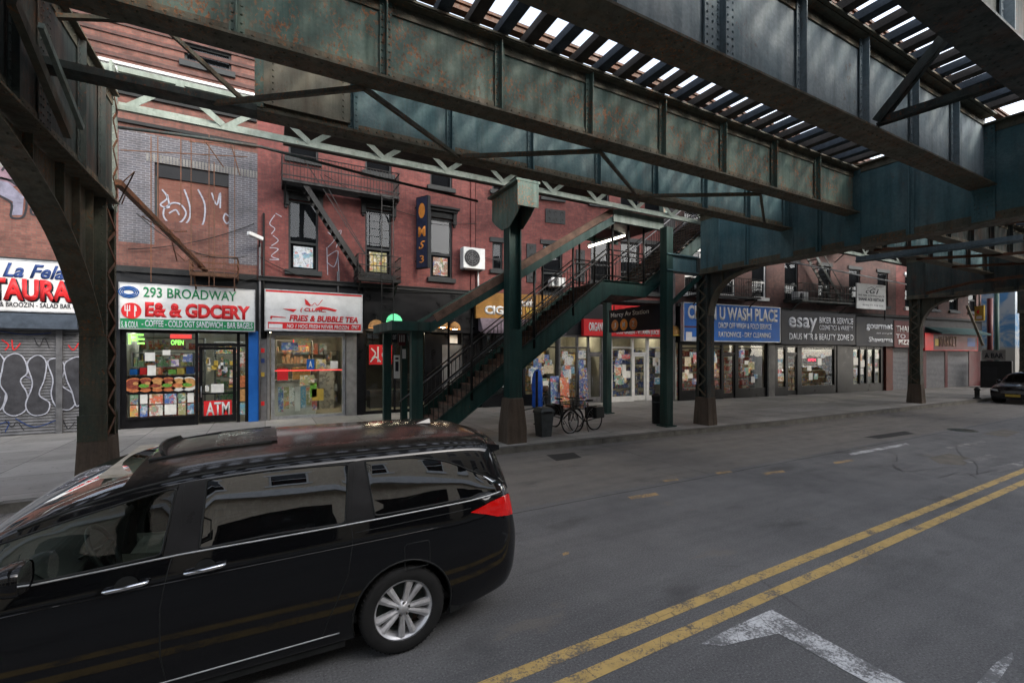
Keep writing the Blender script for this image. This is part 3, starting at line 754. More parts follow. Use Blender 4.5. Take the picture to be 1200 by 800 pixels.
while x < 56:
    if abs(x-BX[2]) > .35 and abs(x-BX[3]) > .35:
        put_sleeper(x, 6.0, 6.98, 3.9, 'wood_tie', 'far sleeper of the track nearest the shops beyond the second bent', 'far sleepers of the first track')
        put_sleeper(x+.1, 2.55, 7.0, 2.6, 'wood_tie', 'far sleeper of the middle track beyond the second bent', 'far sleepers of the middle track')
    x += .62
# walkway boards, rails
for i, y in enumerate((4.34, 4.66, 4.98)):
    o = tag(MB().box(.1, 26.4, y-.05, y+.05, 7.30, 7.34).build('walkway_board', M['wood_tie'], org=(.1, y, 7.3)), 'long walkway board laid over the sleepers between the tracks', 'walkway board', 'walkway boards between the tracks')
for i, y in enumerate((YA+.02, YD-.02, YB, YC)):
    z = 7.13 if y > 5 else 7.36
    m = MB(); m.box(.1, 26.4, y-.06, y+.06, z, z+.02); m.box(.1, 26.4, y-.01, y+.01, z+.02, z+.12); m.box(.1, 26.4, y-.035, y+.035, z+.12, z+.16)
    tag(m.build('rail', M['rusty_steel'], org=(.1, y, z)), 'steel running rail spiked on the sleepers high above the road', 'rail', 'running rails of the railway')
# platform, lattice beam, its column
t = thing('station_platform', 'dark underside of the station platform beyond the deep blue girder', 'platform', (.4, 9.9, 7.7))
m = MB(); m.box(.4, 46, 9.0, 10.85, 7.72, 7.86); m.box(.4, 10.0, 10.85, 12.9, 7.72, 7.86); m.box(15.2, 46, 10.85, 12.9, 7.72, 7.86); m.build('deck', M['wood_tie'], t)  # deck widened towards the shops to shade their fronts
for i in range(30):
    MB().box(.9+i*1.5, 1.02+i*1.5, 9.0, 10.75, 7.56, 7.715).build('joist', M['near_steel'], t)
t = thing('lattice_beam', 'pale green lattice beam with zigzag bars carrying the platform edge', 'lattice beam', (-.3, 10.5, 6.8))
MB().box(-2.3, 27, 10.42, 10.50, 6.79, 6.87).box(-2.3, 27, 10.49, 10.505, 6.87, 6.95).build('bottom_chord', M['pale_green_steel'], t)
MB().box(-2.3, 27, 10.42, 10.50, 7.46, 7.55).build('top_chord', M['pale_green_steel'], t)
xx = -2.2; s = 0
for i in range(38):
    a, b = (6.88, 7.46) if s == 0 else (7.46, 6.88)
    MB().bar((xx, 10.41 if s else 10.51, a), (xx+.72, 10.41 if s else 10.51, b), .012, .11, up=(0,0,1)).build('lattice_bar', M['pale_green_steel'], t)
    s = 1-s; xx += .76
t = thing('green_column', 'square dark green steel column in front of the stairs on a rusty concrete pedestal', 'column', (5.72, 10.5, 0))
X, Y = 5.72, 10.55
m = MB(); b0 = [(X-.29,Y-.27),(X+.29,Y-.27),(X+.29,Y+.27),(X-.29,Y+.27)]; b1 = [(X-.215,Y-.21),(X+.215,Y-.21),(X+.215,Y+.21),(X-.215,Y+.21)]
m.add([(x,y,.1) for x,y in b0]+[(x,y,.55) for x,y in b0]+[(x,y,1.32) for x,y in b1], [(4*j+i, 4*j+(i+1)%4, 4*j+4+(i+1)%4, 4*j+4+i) for j in range(2) for i in range(4)]+[(8,9,10,11)])
m.build('pedestal', M['concrete_base'], t, bevel=.03)
m = MB(); m.box(X-.18, X-.15, Y-.16, Y+.16, 1.3, 6.8); m.box(X+.15, X+.18, Y-.16, Y+.16, 1.3, 6.8); m.box(X-.15, X+.15, Y-.02, Y+.02, 1.3, 6.8); m.build('shaft', M['green_steel'], t)
m = MB(); m.box(X-.185, X+.185, Y-.185, Y-.162, 1.3, 3.1); m.build('cover_plate', M['green_steel'], t)
def arm(x, mat, name):
    pr = [(9.75, 6.12), (9.95, 5.95), (10.35, 5.72), (10.75, 5.72), (11.15, 5.95), (11.35, 6.12), (11.35, 6.78), (9.75, 6.78)]
    MB().prism([(x, y, z) for y, z in pr], (.02, 0, 0)).build(name, mat, t)
arm(X-.21, M['near_steel'], 'bracket_plate'); arm(X+.19, M['near_steel'], 'bracket_plate')
MB().box(X-.34, X+.34, 9.72, 11.38, 6.70, 6.76).box(X-.30, X+.30, 9.73, 9.76, 6.1, 6.70).build('bracket_cap', M['near_steel'], t)
t = thing('shade_canopy', 'unseen flat canopy roof added over the platform to shade the shop fronts', 'canopy', (.4, 12.7, 7.9))  # unseen roof added to keep direct sun off the shop fronts
m = MB(); m.box(.4, 46, 11.7, 15.2, 11.0, 11.12); m.build('roof', M['wood_tie'], t)
for i in range(8):
    MB().box(1.4+i*6, 1.6+i*6, 12.6, 12.8, 7.87, 10.99).build('canopy_post', M['near_steel'], t)
t = thing('upper_post', 'pale green riveted post rising above the left column beside the cross girder', 'post', (-2.5, 10.35, 5.0))
m = MB(); m.box(-2.66, -2.62, 10.27, 10.62, 5.0, 7.55); m.box(-2.38, -2.34, 10.27, 10.62, 5.0, 7.55); m.box(-2.62, -2.38, 10.43, 10.45, 5.0, 7.55)
for z in np.arange(5.1, 7.5, .12): m.rivet((-2.34, 10.33, float(z)), (1,0,0), .016); m.rivet((-2.34, 10.55, float(z)), (1,0,0), .016)
m.build('shaft', M['pale_green_steel'], t)
m = MB(); z = 5.05; k_ = 1
while z < 7.3: m.bar((-2.335, 10.45-k_*.13, z), (-2.335, 10.45+k_*.13, z+.25), .05, .01, up=(1,0,0)); k_ = -k_; z += .25
m.build('lacing', M['rusty_steel'], t)
a_, b_ = onX(14, 0, -2.1), onX(80, 158, -2.1)
tag(MB().bar(a_, b_, .07, .12).build('brace_angle', M['flange_steel'], org=a_), 'long slanting brace at the upper left corner in front of the left cross girder', 'brace')
a_, b_ = onX(48, 30, -2.12), onX(96, 150, -2.12)
tag(MB().bar(a_, b_, .05, .08).build('brace_angle', M['pale_green_steel'], org=a_), 'short pale slanting brace beside the left column top', 'brace')
# conduits and cables along the structure
tag(MB().tube([onY(927,307,12.0), onY(1000,321,12.0), onY(1078,336,12.0)], .035, 6).build('conduit_pipe', M['aluminium'], org=onY(927,307,12.0)), 'pale straight conduit running above the black and blue shop signs', 'pipe')
tag(MB().tube([onY(128,148,12.5), onY(210,158,12.5), onY(305,172,12.5), onY(430,205,12.5), onY(560,236,12.5)], .035, 6).build('conduit_pipe', M['dark_steel'], org=onY(128,148,12.5)), 'thin dark conduit strung under the lattice beam', 'pipe')
a = Vector((-2.3, 10.45, 5.5)); b = onY(242, 318, 17.9)
t = thing('angle_strut', 'long rusty angle strut slanting down from the left column towards the grocery sign', 'strut', a)
MB().bar(a, b, .10, .10).build('angle_bar', M['rusty_steel'], t)
m = MB()
for i in range(8):
    p = a.lerp(b, i/8+.03); m.tube([p+Vector((0,-.06,.05)), p+Vector((random.uniform(-.3,.3), -.1, random.uniform(-.3,.3))), p+Vector((random.uniform(-.5,.5), 0, random.uniform(-.5,.3)))], .012, 5)
m.build('loose_wire', M['rusty_steel'], t)
# ================================================================== BUILDINGS
def wall_holes(F, u0, u1, z0, z1, holes, mat, name, parent, n=0.0, depth=.28, extra=None):
    us = sorted({u0, u1, *[h[0] for h in holes], *[h[1] for h in holes]}); us = [u for u in us if u0 <= u <= u1]
    zs = sorted({z0, z1, *[h[2] for h in holes], *[h[3] for h in holes]}); zs = [z for z in zs if z0 <= z <= z1]
    m = MB()
    for a, b in zip(us, us[1:]):
        for c, d in zip(zs, zs[1:]):
            uc, zc = (a+b)/2, (c+d)/2
            if any(h[0] < uc < h[1] and h[2] < zc < h[3] for h in holes): continue
            m.add([F.P(a,c,n), F.P(b,c,n), F.P(b,d,n), F.P(a,d,n)], [(0,1,2,3)])
    for h in holes:
        a, b, c, d = h[:4]
        for p, q in (((a,c),(a,d)), ((b,d),(b,c)), ((a,d),(b,d)), ((b,c),(a,c))):
            m.add([F.P(p[0],p[1],n), F.P(p[0],p[1],n-depth), F.P(q[0],q[1],n-depth), F.P(q[0],q[1],n)], [(0,1,2,3)])
    # body behind (roof, back and sides) so that the block is closed
    D = -9
    m.add([F.P(u0,z1,n), F.P(u1,z1,n), F.P(u1,z1,D), F.P(u0,z1,D), F.P(u0,z0,n), F.P(u1,z0,n), F.P(u1,z0,D), F.P(u0,z0,D)],
          [(0,1,2,3), (0,3,7,4), (1,5,6,2), (3,2,6,7)])
    return m.build(name, mat, parent)

def sash_window(F, parent, a, b, c, d, trim='window_trim', lintel=True, deco=None, gmat='window_glass', sill=True, blind=.45, n=0.0):
    """double hung window in a hole a..b, c..d of the wall"""
    w = b-a; m = MB(); e = .07
    m.fbox(F, a, a+e, c, d, n-.16, n-.06); m.fbox(F, b-e, b, c, d, n-.16, n-.06)
    m.fbox(F, a+e, b-e, d-e, d, n-.16, n-.06); m.fbox(F, a+e, b-e, c, c+e, n-.16, n-.05)
    mid = c+(d-c)*.40; m.fbox(F, a+e, b-e, mid-.04, mid+.04, n-.15, n-.07)
    fr = m.build('window', M[trim], parent)
    MB().fbox(F, a+e, b-e, c+e, mid-.04, n-.135, n-.125).fbox(F, a+e, b-e, mid+.04, d-e, n-.115, n-.105).build('pane', M[gmat], fr)
    MB().fbox(F, a+e, b-e, d-(d-c)*blind, d-e, n-.20, n-.19).build('blind', M['blind'], fr)
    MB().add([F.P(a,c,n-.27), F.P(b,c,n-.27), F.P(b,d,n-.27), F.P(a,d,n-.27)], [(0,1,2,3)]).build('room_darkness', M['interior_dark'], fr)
    if sill: MB().fbox(F, a-.12, b+.12, c-.17, c-.002, n-.05, n+.11).build('sill', M[trim], fr)
    if lintel == 'big':
        q = MB(); q.fbox(F, a-.22, b+.22, d+.34, d+.42, n+.002, n+.34); q.fbox(F, a-.16, b+.16, d+.24, d+.34, n+.002, n+.22); q.fbox(F, a-.12, b+.12, d+.01, d+.24, n+.002, n+.07)
        for u in (a-.15, b-.0): q.fbox(F, u, u+.15, d-.22, d+.24, n+.002, n+.15); q.fbox(F, u+.03, u+.12, d-.32, d-.22, n+.002, n+.09)
        q.build('lintel', M['cornice_dark'], fr)
    elif lintel: MB().fbox(F, a-.12, b+.12, d+.002, d+.20, n+.002, n+.06).build('lintel', M[trim], fr)
    if deco:
        MB().fbox(F, a+e+.10, b-e-.10, c+e+.06, mid-.12, n-.122, n-.116).build('poster', M[deco], fr)
    return fr
def block(label, F, px0, px1, zt, mat, name='brick_building', u0=None, u1=None, z0=.15):
    a = F.u(px0) if u0 is None else u0; b = F.u(px1) if u1 is None else u1
    return thing(name, label, 'building', F.P(a, 0)), a, b
def hole(F, x0, y0, x1, y1):
    xm = (x0+x1)/2; return (F.u(x0), F.u(x1), F.z(xm, y1), F.z(xm, y0))

ST = 4.98
# --- brown brick building, left
SHOPS_L = {'rest': (-13.2, L.u(96)), 'deli': (L.u(140), L.u(291)), 'tea': (L.u(313), L.u(416)), 'bar': (L.u(426), L.u(566))}
bt, a, b = block('brown brick building with whitewashed upper bricks and graffiti at the left', L, 0, 302, 15, None, u0=-22)
seam = L.u(302); b = seam
hs_ = [hole(L, 181, 197, 268, 262), (-9.8,-8.3,5.6,7.9), (-13,-11.5,5.6,7.9)]
top = [(u, u+1.3, 11.9, 13.4) for u in (-17,-13,-9.2,-6.2,-2.3)]
wall_holes(L, -22, b, ST, 15.0, hs_+top, M['brown_brick'], 'wall', bt)
for h in top+hs_[1:]: sash_window(L, bt, *h)
h = hs_[0]
fr = MB().fbox(L, h[0], h[1], h[2], h[3], -.2, -.12).build('bricked_window', M['rust_brick'], bt)
MB().fbox(L, h[0]+.01, h[1]-.01, h[3]-.42, h[3]-.01, -.118, -.06).build('lintel', M['black_paint'], fr)
MB().fbox(L, h[0], h[0]+.09, h[2], h[3]-.42, -.118, -.04).build('jamb', M['window_trim'], fr)
m = MB(); u_, z_ = L.u(139), L.z(220, 168)
for (aa, bb, cc, dd) in ((L.u(139), b-.01, h[3], 9.35), (L.u(139), h[0], L.z(220, 290), h[3]), (h[1], b-.01, L.z(285,310), h[3])):
    m.add([L.P(aa,cc,.006), L.P(bb,cc,.006), L.P(bb,dd,.006), L.P(aa,dd,.006)], [(0,1,2,3)])
m.build('whitewashed_bricks', M['white_brick'], bt)
m = MB(); uu = h[0]-.2
while uu < b-.05: m.fbox(L, uu, uu+.055, h[3], h[3]+.24, .007, .022); uu += .085
m.build('soldier_course', M['stone_grey'], bt)
MB().fbox(L, -22, b-.02, 10.86, 11.14, .002, .30).fbox(L, -22, b-.02, 11.14, 11.22, .002, .38).build('cornice', M['pvc_white'], bt)
for i in range(7):
    MB().fbox(L, -22, b-.03, 11.5+i*.34, 11.62+i*.34, .002, .05).build('brick_band', M['dark_brick'], bt)
for i, z in enumerate((9.55, 9.95, 10.4)): MB().fbox(L, -22, b-.03, z, z+.1, .002, .09).build('ledge', M['cornice_dark' if i != 1 else 'stone_grey'], bt)
for x0_, x1_, y_ in ((300, 420, 300), (302, 360, 318)): pass
MB().fbox(L, -22, b-.02, 4.98, 5.16, .002, .12).build('shop_cornice', M['cornice_dark'], bt)
def pxpoly(F, pts, mat, name, parent, n=.01):
    return MB().poly([F.P(*F.uz(x, y, n), n) for x, y in pts]).build(name, M[mat], parent)
def scribble(F, strokes, w, mat, name, parent, n=.012, smooth=True):
    m = MB()
    for s in strokes:
        pts = [F.P(*F.uz(x, y, n), n) for x, y in s]
        if smooth and len(pts) > 2: pts = smooth_path(pts, 5)
        m.ribbon(pts, w, F.n)
    return m.build(name, M[mat], parent)
# wall graffiti (left)
pxpoly(L, [(-40,178),(28,184),(36,196),(-40,196)], 'stone_grey', 'ledge_plaster', bt, .008)
pxpoly(L, [(-30,196),(26,196),(30,214),(12,220),(-30,218)], 'spray_pink', 'graffiti_fill', bt, .009)
pxpoly(L, [(-8,210),(10,214),(28,231),(26,252),(14,252),(15,236),(-8,224)], 'spray_lilac', 'graffiti_fill', bt, .014)
pxpoly(L, [(40,238),(62,222),(66,234),(48,250),(38,248)], 'spray_lilac', 'graffiti_fill', bt, .013)
scribble(L, [[(-8,208),(12,212),(30,229),(28,253),(13,254),(13,238),(-8,226)], [(38,236),(60,220),(68,232),(52,250),(38,251),(36,244)], [(2,200),(10,192),(16,200),(28,196)], [(0,208),(20,212),(36,208)]], .05, 'spray_black', 'graffiti_outline', bt, .018)
scribble(L, [[(190,222),(196,232),(188,240),(198,243),(196,228)], [(192,245),(202,238),(212,240),(218,250),(212,260),(200,262),(192,254),(192,245)], [(198,250),(206,246),(210,252)],
             [(216,222),(222,240),(222,256),(210,268),(196,264)], [(232,222),(240,240),(238,262),(228,270)], [(248,226),(254,240),(258,226),(258,244)], [(264,250),(270,256),(266,262),(262,256),(264,250)],
             [(238,268),(250,276),(262,274),(272,270)], [(202,282),(210,286),(218,280),(224,286),(232,282),(240,288)]], .045, 'chalk', 'graffiti_tag', bt, -.10)
# --- red brick building
ZB = 5.0
b2, a2, e2 = block('red brick building with black lintels and a fire escape above the fries shop', L, 302, 557, 15, None)
W2 = [hole(L, 338, 236, 373, 317), hole(L, 428, 246, 459, 322), hole(L, 504, 256, 530, 326)]
W3 = [(w[0], w[1], 9.35 if i == 2 else 9.45, 11.6) for i, w in enumerate(W2)]
W4 = [(w[0], w[1], 12.6, 14.2) for w in W2]
wall_holes(L, seam, e2, ST, 15.2, W2+W3+W4, M['red_brick'], 'wall', b2, n=.0)
decos = ['print_cool', 'print_warm', 'print_mixed']
for i, h in enumerate(W2): sash_window(L, b2, *h, lintel='big', deco=decos[i], blind=.30)
for h in W3+W4: sash_window(L, b2, *h, lintel='big')
MB().fbox(L, seam+.01, e2-.01, 4.98, 5.10, .002, .16).fbox(L, seam+.01, e2-.01, 5.10, 5.14, .002, .20).build('shop_cornice', M['cornice_dark'], b2)
MB().fbox(L, e2-.22, e2-.04, 5.14, 15, .002, .06).build('corner_strip', M['red_brick'], b2)
scribble(L, [[(322,252),(316,262),(322,268),(318,274)], [(320,276),(326,282),(318,288)], [(316,290),(326,292),(318,300),(327,304),(316,304)], [(323,250),(330,254)],
             [(384,272),(392,280),(384,290)], [(392,276),(400,270),(394,290)], [(384,300),(396,294),(392,312),(384,308)], [(396,300),(398,334)], [(383,290),(384,322)]], .028, 'chalk', 'graffiti_tag', b2, .012)
# --- red brick building behind the stairs
b3, a3, e3 = block('red brick building with grey windows standing behind the station stairs', MF, 557, 797, 15, None)
a3 = -1.66
W5 = [hole(MF, 577, 284, 589, 316), hole(MF, 636, 287, 659, 342), hole(MF, 692, 281, 714, 330), (5.6,6.7,5.5,7.9), (7.0,8.0,5.5,7.9)]
W6 = [(w[0], w[1], 9.6, 11.6) for w in W5]; W7 = [(w[0], w[1], 12.6, 14.2) for w in W5]
wall_holes(MF, a3, 8.25, ST, 15.0, W5+W6+W7, M['red_brick'], 'wall', b3)
for h in W5+W6+W7: sash_window(MF, b3, *h, lintel=True, blind=.6)
for (x0_, y0_, x1_, y1_) in ((617,286,628,331), (675,293,685,330), (639,246,662,262)):
    hh = hole(MF, x0_, y0_, x1_, y1_); q = MB().fbox(MF, *hh, .002, .05).build('iron_plaque', M['window_trim'], b3)
    m = MB(); nz = max(1, int((hh[3]-hh[2])/.3)); nu = max(1, int((hh[1]-hh[0])/.3))
    for i in range(nz):
        for j in range(nu):
            m.lathe(MF.P(hh[0]+(j+.5)*(hh[1]-hh[0])/nu, hh[2]+(i+.5)*(hh[3]-hh[2])/nz, .06), [(.09,0),(.05,.0),(.045,.02)], 'y', 8)
    m.build('relief', M['black_steel'], q)
MB().fbox(MF, a3+.01, 8.24, 4.98, 5.12, .002, .14).build('shop_cornice', M['cornice_dark'], b3)
def ac_unit(F, x0, y0, x1, y1, label, split=True):
    h = hole(F, x0, y0, x1, y1); t = thing('air_conditioner', label, 'air conditioner', F.P(h[0], h[2], .1))
    w_ = h[1]-h[0]
    MB().fbox(F, h[0], h[1], h[2], h[3], .10, .48).build('casing', M['pvc_white'], t, bevel=.02)
    c = F.P(h[0]+w_*.40, (h[2]+h[3])/2, .485); r = (h[3]-h[2])*.40
    m = MB()
    for k in range(4):
        m.tube([c+Vector((math.cos(i*PI/8)*r*(k+1)/4, -.004, math.sin(i*PI/8)*r*(k+1)/4)) for i in range(17)], .008, 4)
    for k in range(8): m.bar(c, c+Vector((math.cos(k*PI/4)*r, 0, math.sin(k*PI/4)*r)), .012, .01)
    m.build('fan_grille', M['galvanised'], t)
    MB().lathe(c, [(0,.003),(r,.003)], 'y', 20).build('fan', M['charcoal'], t)
    MB().fbox(F, h[0]+.08, h[0]+.11, h[2]-.05, h[2]-.003, .0, .45).fbox(F, h[1]-.11, h[1]-.08, h[2]-.05, h[2]-.003, .0, .45).build('bracket', M['galvanised'], t)
    return t
ac_unit(L, 538, 293, 563, 317, 'white air conditioner with round fan grille on the red brick wall')
ac_unit(MF, 641, 327, 657, 337, 'small white window air conditioner behind the stairs handrail')
tag(MB().tube([L.P(L.u(559), L.z(559,318), .12), L.P(L.u(559), L.z(559,346), .12)], .04, 8).build('drain_pipe', M['pvc_white'], org=L.P(L.u(559), 5, .1)), 'white pipe below the air conditioner', 'pipe')
# --- right hand row
RB = [(797, 907, 'dark red brick building over the blue laundry sign', 'dark_brick'), (907, 1050, 'dark brick building over the black shop signs', 'dark_brick'), (1050, 1082, 'narrow reddish brick building over the maroon sign', 'red_brick'), (1082, 1150, 'dark building over the two closed grey shutters', 'dark_brick')]
rb_roots = []
for i, (x0_, x1_, lb, mt) in enumerate(RB):
    t, a, b = block(lb, RF, x0_, x1_, 14, None, u0=0.0 if i == 0 else None)
    hs2 = []
    nwin = max(1, int((b-a)/2.3)); st = (b-a)/nwin
    for j in range(nwin):
        for z0_, z1_ in ((5.5, 7.6), (9.0, 11.0), (12.2, 13.9)): hs2.append((a+st*(j+.5)-.55, a+st*(j+.5)+.55, z0_, z1_))
    wall_holes(RF, a, b-.01, ST-.15, 15-.4*i, hs2, M[mt], 'wall', t)
    for h in hs2: sash_window(RF, t, *h, trim='white_trim' if i % 2 == 0 else 'window_trim', blind=random.uniform(.2, .7))
    MB().fbox(RF, a+.01, b-.02, ST-.17, ST-.02, .002, .18).build('shop_cornice', M['cornice_dark'], t)
    rb_roots.append(t)
def _daylight_wall():  # blue and white wall colours paint in bright daylight at the street end
    m, nt, b = newmat('daylight_blue'); k = NT(nt); co = k.coords()
    c_ = k.mix(k.ramp(k.noise(co, .55, 4, .6, 1.2), [(.45, 0.), (.55, 1.)]), (.05,.15,.28), (.24,.27,.29)); sp = k.n('ShaderNodeSeparateXYZ'); k.l(co, sp.inputs[0])
    c_ = k.mix(k.ramp(k.math('MULTIPLY', sp.outputs[2], .25), [(.72, 1.), (.78, 0.)]), c_, (.2,.19,.17)); k.l(c_, b.inputs['Base Color']); MATS['daylight_blue'] = m
_daylight_wall()
# row that continues beyond the side street, and the street end
for i, (xa, xb, y, hgt, mt, lb) in enumerate(((50, 66, 12.3, 13, 'daylight_blue', 'made-up building across the side street, blue and white painting in bright daylight'), (66.2, 90, 12.5, 16, 'brown_brick', 'brown block farther down the street'), (90.2, 140, 12.5, 12, 'beige_brick', 'last pale block at the end of the street'))):
    F = Frame(xa, y, xb, y); t = thing('street_building', lb, 'building', (xa, y, 0)); hs2 = [(u+.8, u+2.0, z+.9, z+2.8) for u in np.arange(.3, xb-xa-2.4, 2.9) for z in np.arange(.6, hgt-3, 3.4)]
    hs2 = [tuple(float(q) for q in h) for h in hs2]
    wall_holes(F, 0, xb-xa, .0, hgt, hs2, M[mt], 'wall', t)
    for h in hs2: sash_window(F, t, *h, trim='white_trim')
F = Frame(150, -30, 150.01, 30)
t = thing('glass_tower', 'pale blue tower closing the far end of the street', 'building', (150, 0, 0))
MB().box(150, 170, -14, 9, 0, 46).build('wall', flat('tower_blue', (.05,.13,.22), .3, var=.35, scale=.25), t)
m = MB()
for z in range(2, 45, 3):
    for y in range(-13, 8, 2): m.box(149.9, 150-.002, y, y+1.3, z, z+1.8)
m.build('window_grid', M['window_glass'], t)
# --- opposite side of the street (behind the camera; mirrored in the van)
OF = Frame(16, -9.0, -30, -9.0)
t = thing('beige_building', 'beige building with white window heads on the camera side of the street', 'building', (16, -9, 0))
hs2 = [(float(u), float(u)+1.25, z, z+2.0) for u in np.arange(1.0, 44, 2.75) for z in (4.9, 8.2)] + [(float(u), float(u)+3.4, .7, 3.3) for u in np.arange(.8, 42, 4.4)]
wall_holes(OF, 0, 46, 0, 12.0, hs2, M['beige_brick'], 'wall', t)
for h in hs2: sash_window(OF, t, *h, trim='white_trim' if h[2] > 4 else 'black_paint', lintel=h[2] > 4)
MB().fbox(OF, 0, 46, 11.5, 12.1, .002, .4).fbox(OF, 0, 46, 3.9, 4.3, .002, .3).build('cornice', M['white_trim'], t)
OF2 = Frame(44, -9.0, 16.2, -9.0)
t = thing('brown_building', 'brown brick building on the camera side of the street, outside the picture', 'building', (60, -9, 0))
hs2 = [(float(u), float(u)+1.25, z, z+2.0) for u in np.arange(1.0, 26, 2.75) for z in (1.2, 4.9, 8.2)]
wall_holes(OF2, 0, 27.8, 0, 12.5, hs2, M['brown_brick'], 'wall', t)
for h in hs2: sash_window(OF2, t, *h)

# ================================================================== FIRE ESCAPES
def fire_escape(label, F, mat, plats, stair=None, ladders=(), rods=()):
    t = thing('fire_escape', label, 'fire escape', F.P(plats[0][0], plats[0][2]))
    for (a, b, z, hgt, n1, dense) in plats:
        m = MB(); k = a
        for n in np.arange(.06, n1, .10): m.fbox(F, a, b, z-.02, z+.015, float(n), float(n)+.045)
        m.fbox(F, a, b, z-.10, z-.02, n1-.02, n1+.02); m.fbox(F, a, a+.04, z-.10, z-.02, 0, n1-.02); m.fbox(F, b-.04, b, z-.10, z-.02, 0, n1-.02)
        m.build('platform', M[mat], t)
        m = MB()
        for zz in (z+.12, z+hgt*.55, z+hgt): m.bar(F.P(a,zz,n1), F.P(b,zz,n1), .03); m.bar(F.P(a,zz,0), F.P(a,zz,n1), .03); m.bar(F.P(b,zz,0), F.P(b,zz,n1), .03)
        u = a
        while u < b: m.bar(F.P(u,z,n1), F.P(u,z+hgt,n1), .018); u += dense
        for n in np.arange(0, n1, dense):
            for uu in (a, b): m.bar(F.P(uu,z,float(n)), F.P(uu,z+hgt,float(n)), .018)
        m.build('railing', M[mat], t)
        m = MB()
        for uu in (a+.1, b-.1): m.bar(F.P(uu, z-.7, 0), F.P(uu, z-.06, n1-.1), .04)
        m.build('bracket', M[mat], t)
    if stair:
        (ua, za, ub, zb, n) = stair; m = MB()
        for q in (n, n+.5): m.bar(F.P(ua,za,q), F.P(ub,zb,q), .03, .17)
        for i in range(1, 14):
            f = i/14; m.fbox(F, ua+(ub-ua)*f-.09, ua+(ub-ua)*f+.09, za+(zb-za)*f-.012, za+(zb-za)*f+.012, n+.016, n+.484)
        for q in (n+.5,): m.bar(F.P(ua,za+.8,q), F.P(ub,zb+.8,q), .025); m.bar(F.P(ua+.5,za+.4,q), F.P(ub+.2,zb+.5,q), .02)
        m.build('stair', M[mat], t)
    for (u, z0_, z1_, n) in ladders:
        m = MB(); m.bar(F.P(u,z0_,n), F.P(u,z1_,n), .028); m.bar(F.P(u+.42,z0_,n), F.P(u+.42,z1_,n), .028); z = z0_+.15
        while z < z1_: m.bar(F.P(u,z,n), F.P(u+.42,z,n), .018); z += .3
        m.build('ladder', M[mat], t)
    if rods:
        m = MB()
        for (p, q) in rods: m.bar(p, q, .024)
        m.build('hanging_rod', M[mat], t)
    return t
n1 = .95
ue = lambda px: L.u(px, n1)
fire_escape('black iron fire escape with slanting stair on the red brick wall', L, 'black_steel',
    [(ue(331), ue(468), 8.35, .85, n1, .11), (ue(420), ue(470), 5.22, .85, n1, .13)],
    stair=(ue(357), 8.3, ue(428), 5.3, .35), ladders=[(ue(447), 3.25, 8.3, n1+.05)])
uz = lambda px, py, n: L.P(*L.uz(px, py, n), n)
rods = []
for x, y0_, y1_ in ((177,160,330),(185,160,262),(212,156,256),(224,160,335),(245,158,335),(251,190,335),(275,166,338)): rods.append((uz(x,y0_,n1), uz(x,y1_,n1)))
for y in (166, 300, 322, 334): rods.append((uz(222,y,n1), uz(278,y+3,n1)))
rods += [(uz(141,176,n1), uz(290,184,n1)), (uz(240,165,.1), uz(262,196,n1)), (uz(271,170,.05), uz(281,205,.9))]
fire_escape('rusty thin rods and frame of a fire escape before the bricked up window', L, 'rusty_steel',
    [(L.u(222, n1), L.u(278, n1), 5.0, .55, n1, .3)], rods=rods)

rfu = lambda px: RF.u(px, n1)
fire_escape('black fire escape over the blue laundry sign', RF, 'black_steel', [(rfu(822), rfu(892), 5.35, .9, n1, .12), (rfu(822), rfu(892), 8.6, .9, n1, .12)], stair=(rfu(884), 8.6, rfu(836), 5.4, .3))
fire_escape('rusty fire escape over the second black shop sign', RF, 'dark_steel', [(rfu(940), rfu(1000), 5.4, .9, n1, .12), (rfu(940), rfu(1000), 8.6, .9, n1, .12)], stair=(rfu(950), 8.6, rfu(990), 5.5, .3))
for px, y, lb in ((812, 338, 'white window air conditioner over the left end of the laundry sign'), (925, 352, 'grey window air conditioner between the two dark brick buildings')):
    ac_unit(RF, px, y-9, px+13, y, lb)
# sagging cables along the fronts
for i, (F, xa, ya, xb, yb, n_, sag, lb) in enumerate(((L, 142, 318, 300, 326, .15, .25, 'black cable sagging above the grocery sign'), (L, 302, 300, 425, 335, .12, .3, 'thin cable crossing the red wall below the left window'), (L, 380, 205, 560, 262, .12, .5, 'long dark cable crossing the red brick wall under the lattice beam'),
        (L, 150, 292, 298, 262, .12, .2, 'cable rising across the brown brick wall to the security camera'), (MF, 560, 300, 760, 322, .10, .3, 'cable strung along the red wall behind the stairs'), (RF, 800, 345, 1000, 358, .2, .4, 'cable hanging along the dark brick fronts'), (L, 425, 338, 566, 340, .15, .12, 'cable clipped along the black shop fascia'), (L, 160, 250, 290, 300, 1.0, .5, 'loose wire hanging across the rusty rods'))):
    a_ = F.P(*F.uz(xa, ya, n_), n_); b_ = F.P(*F.uz(xb, yb, n_), n_)
    pts = [a_.lerp(b_, k/12)-Vector((0, 0, sag*4*(k/12)*(1-k/12))) for k in range(13)]
    tag(MB().tube(pts, .014, 5).build('cable', M['black_steel'], org=a_), lb, 'cable')
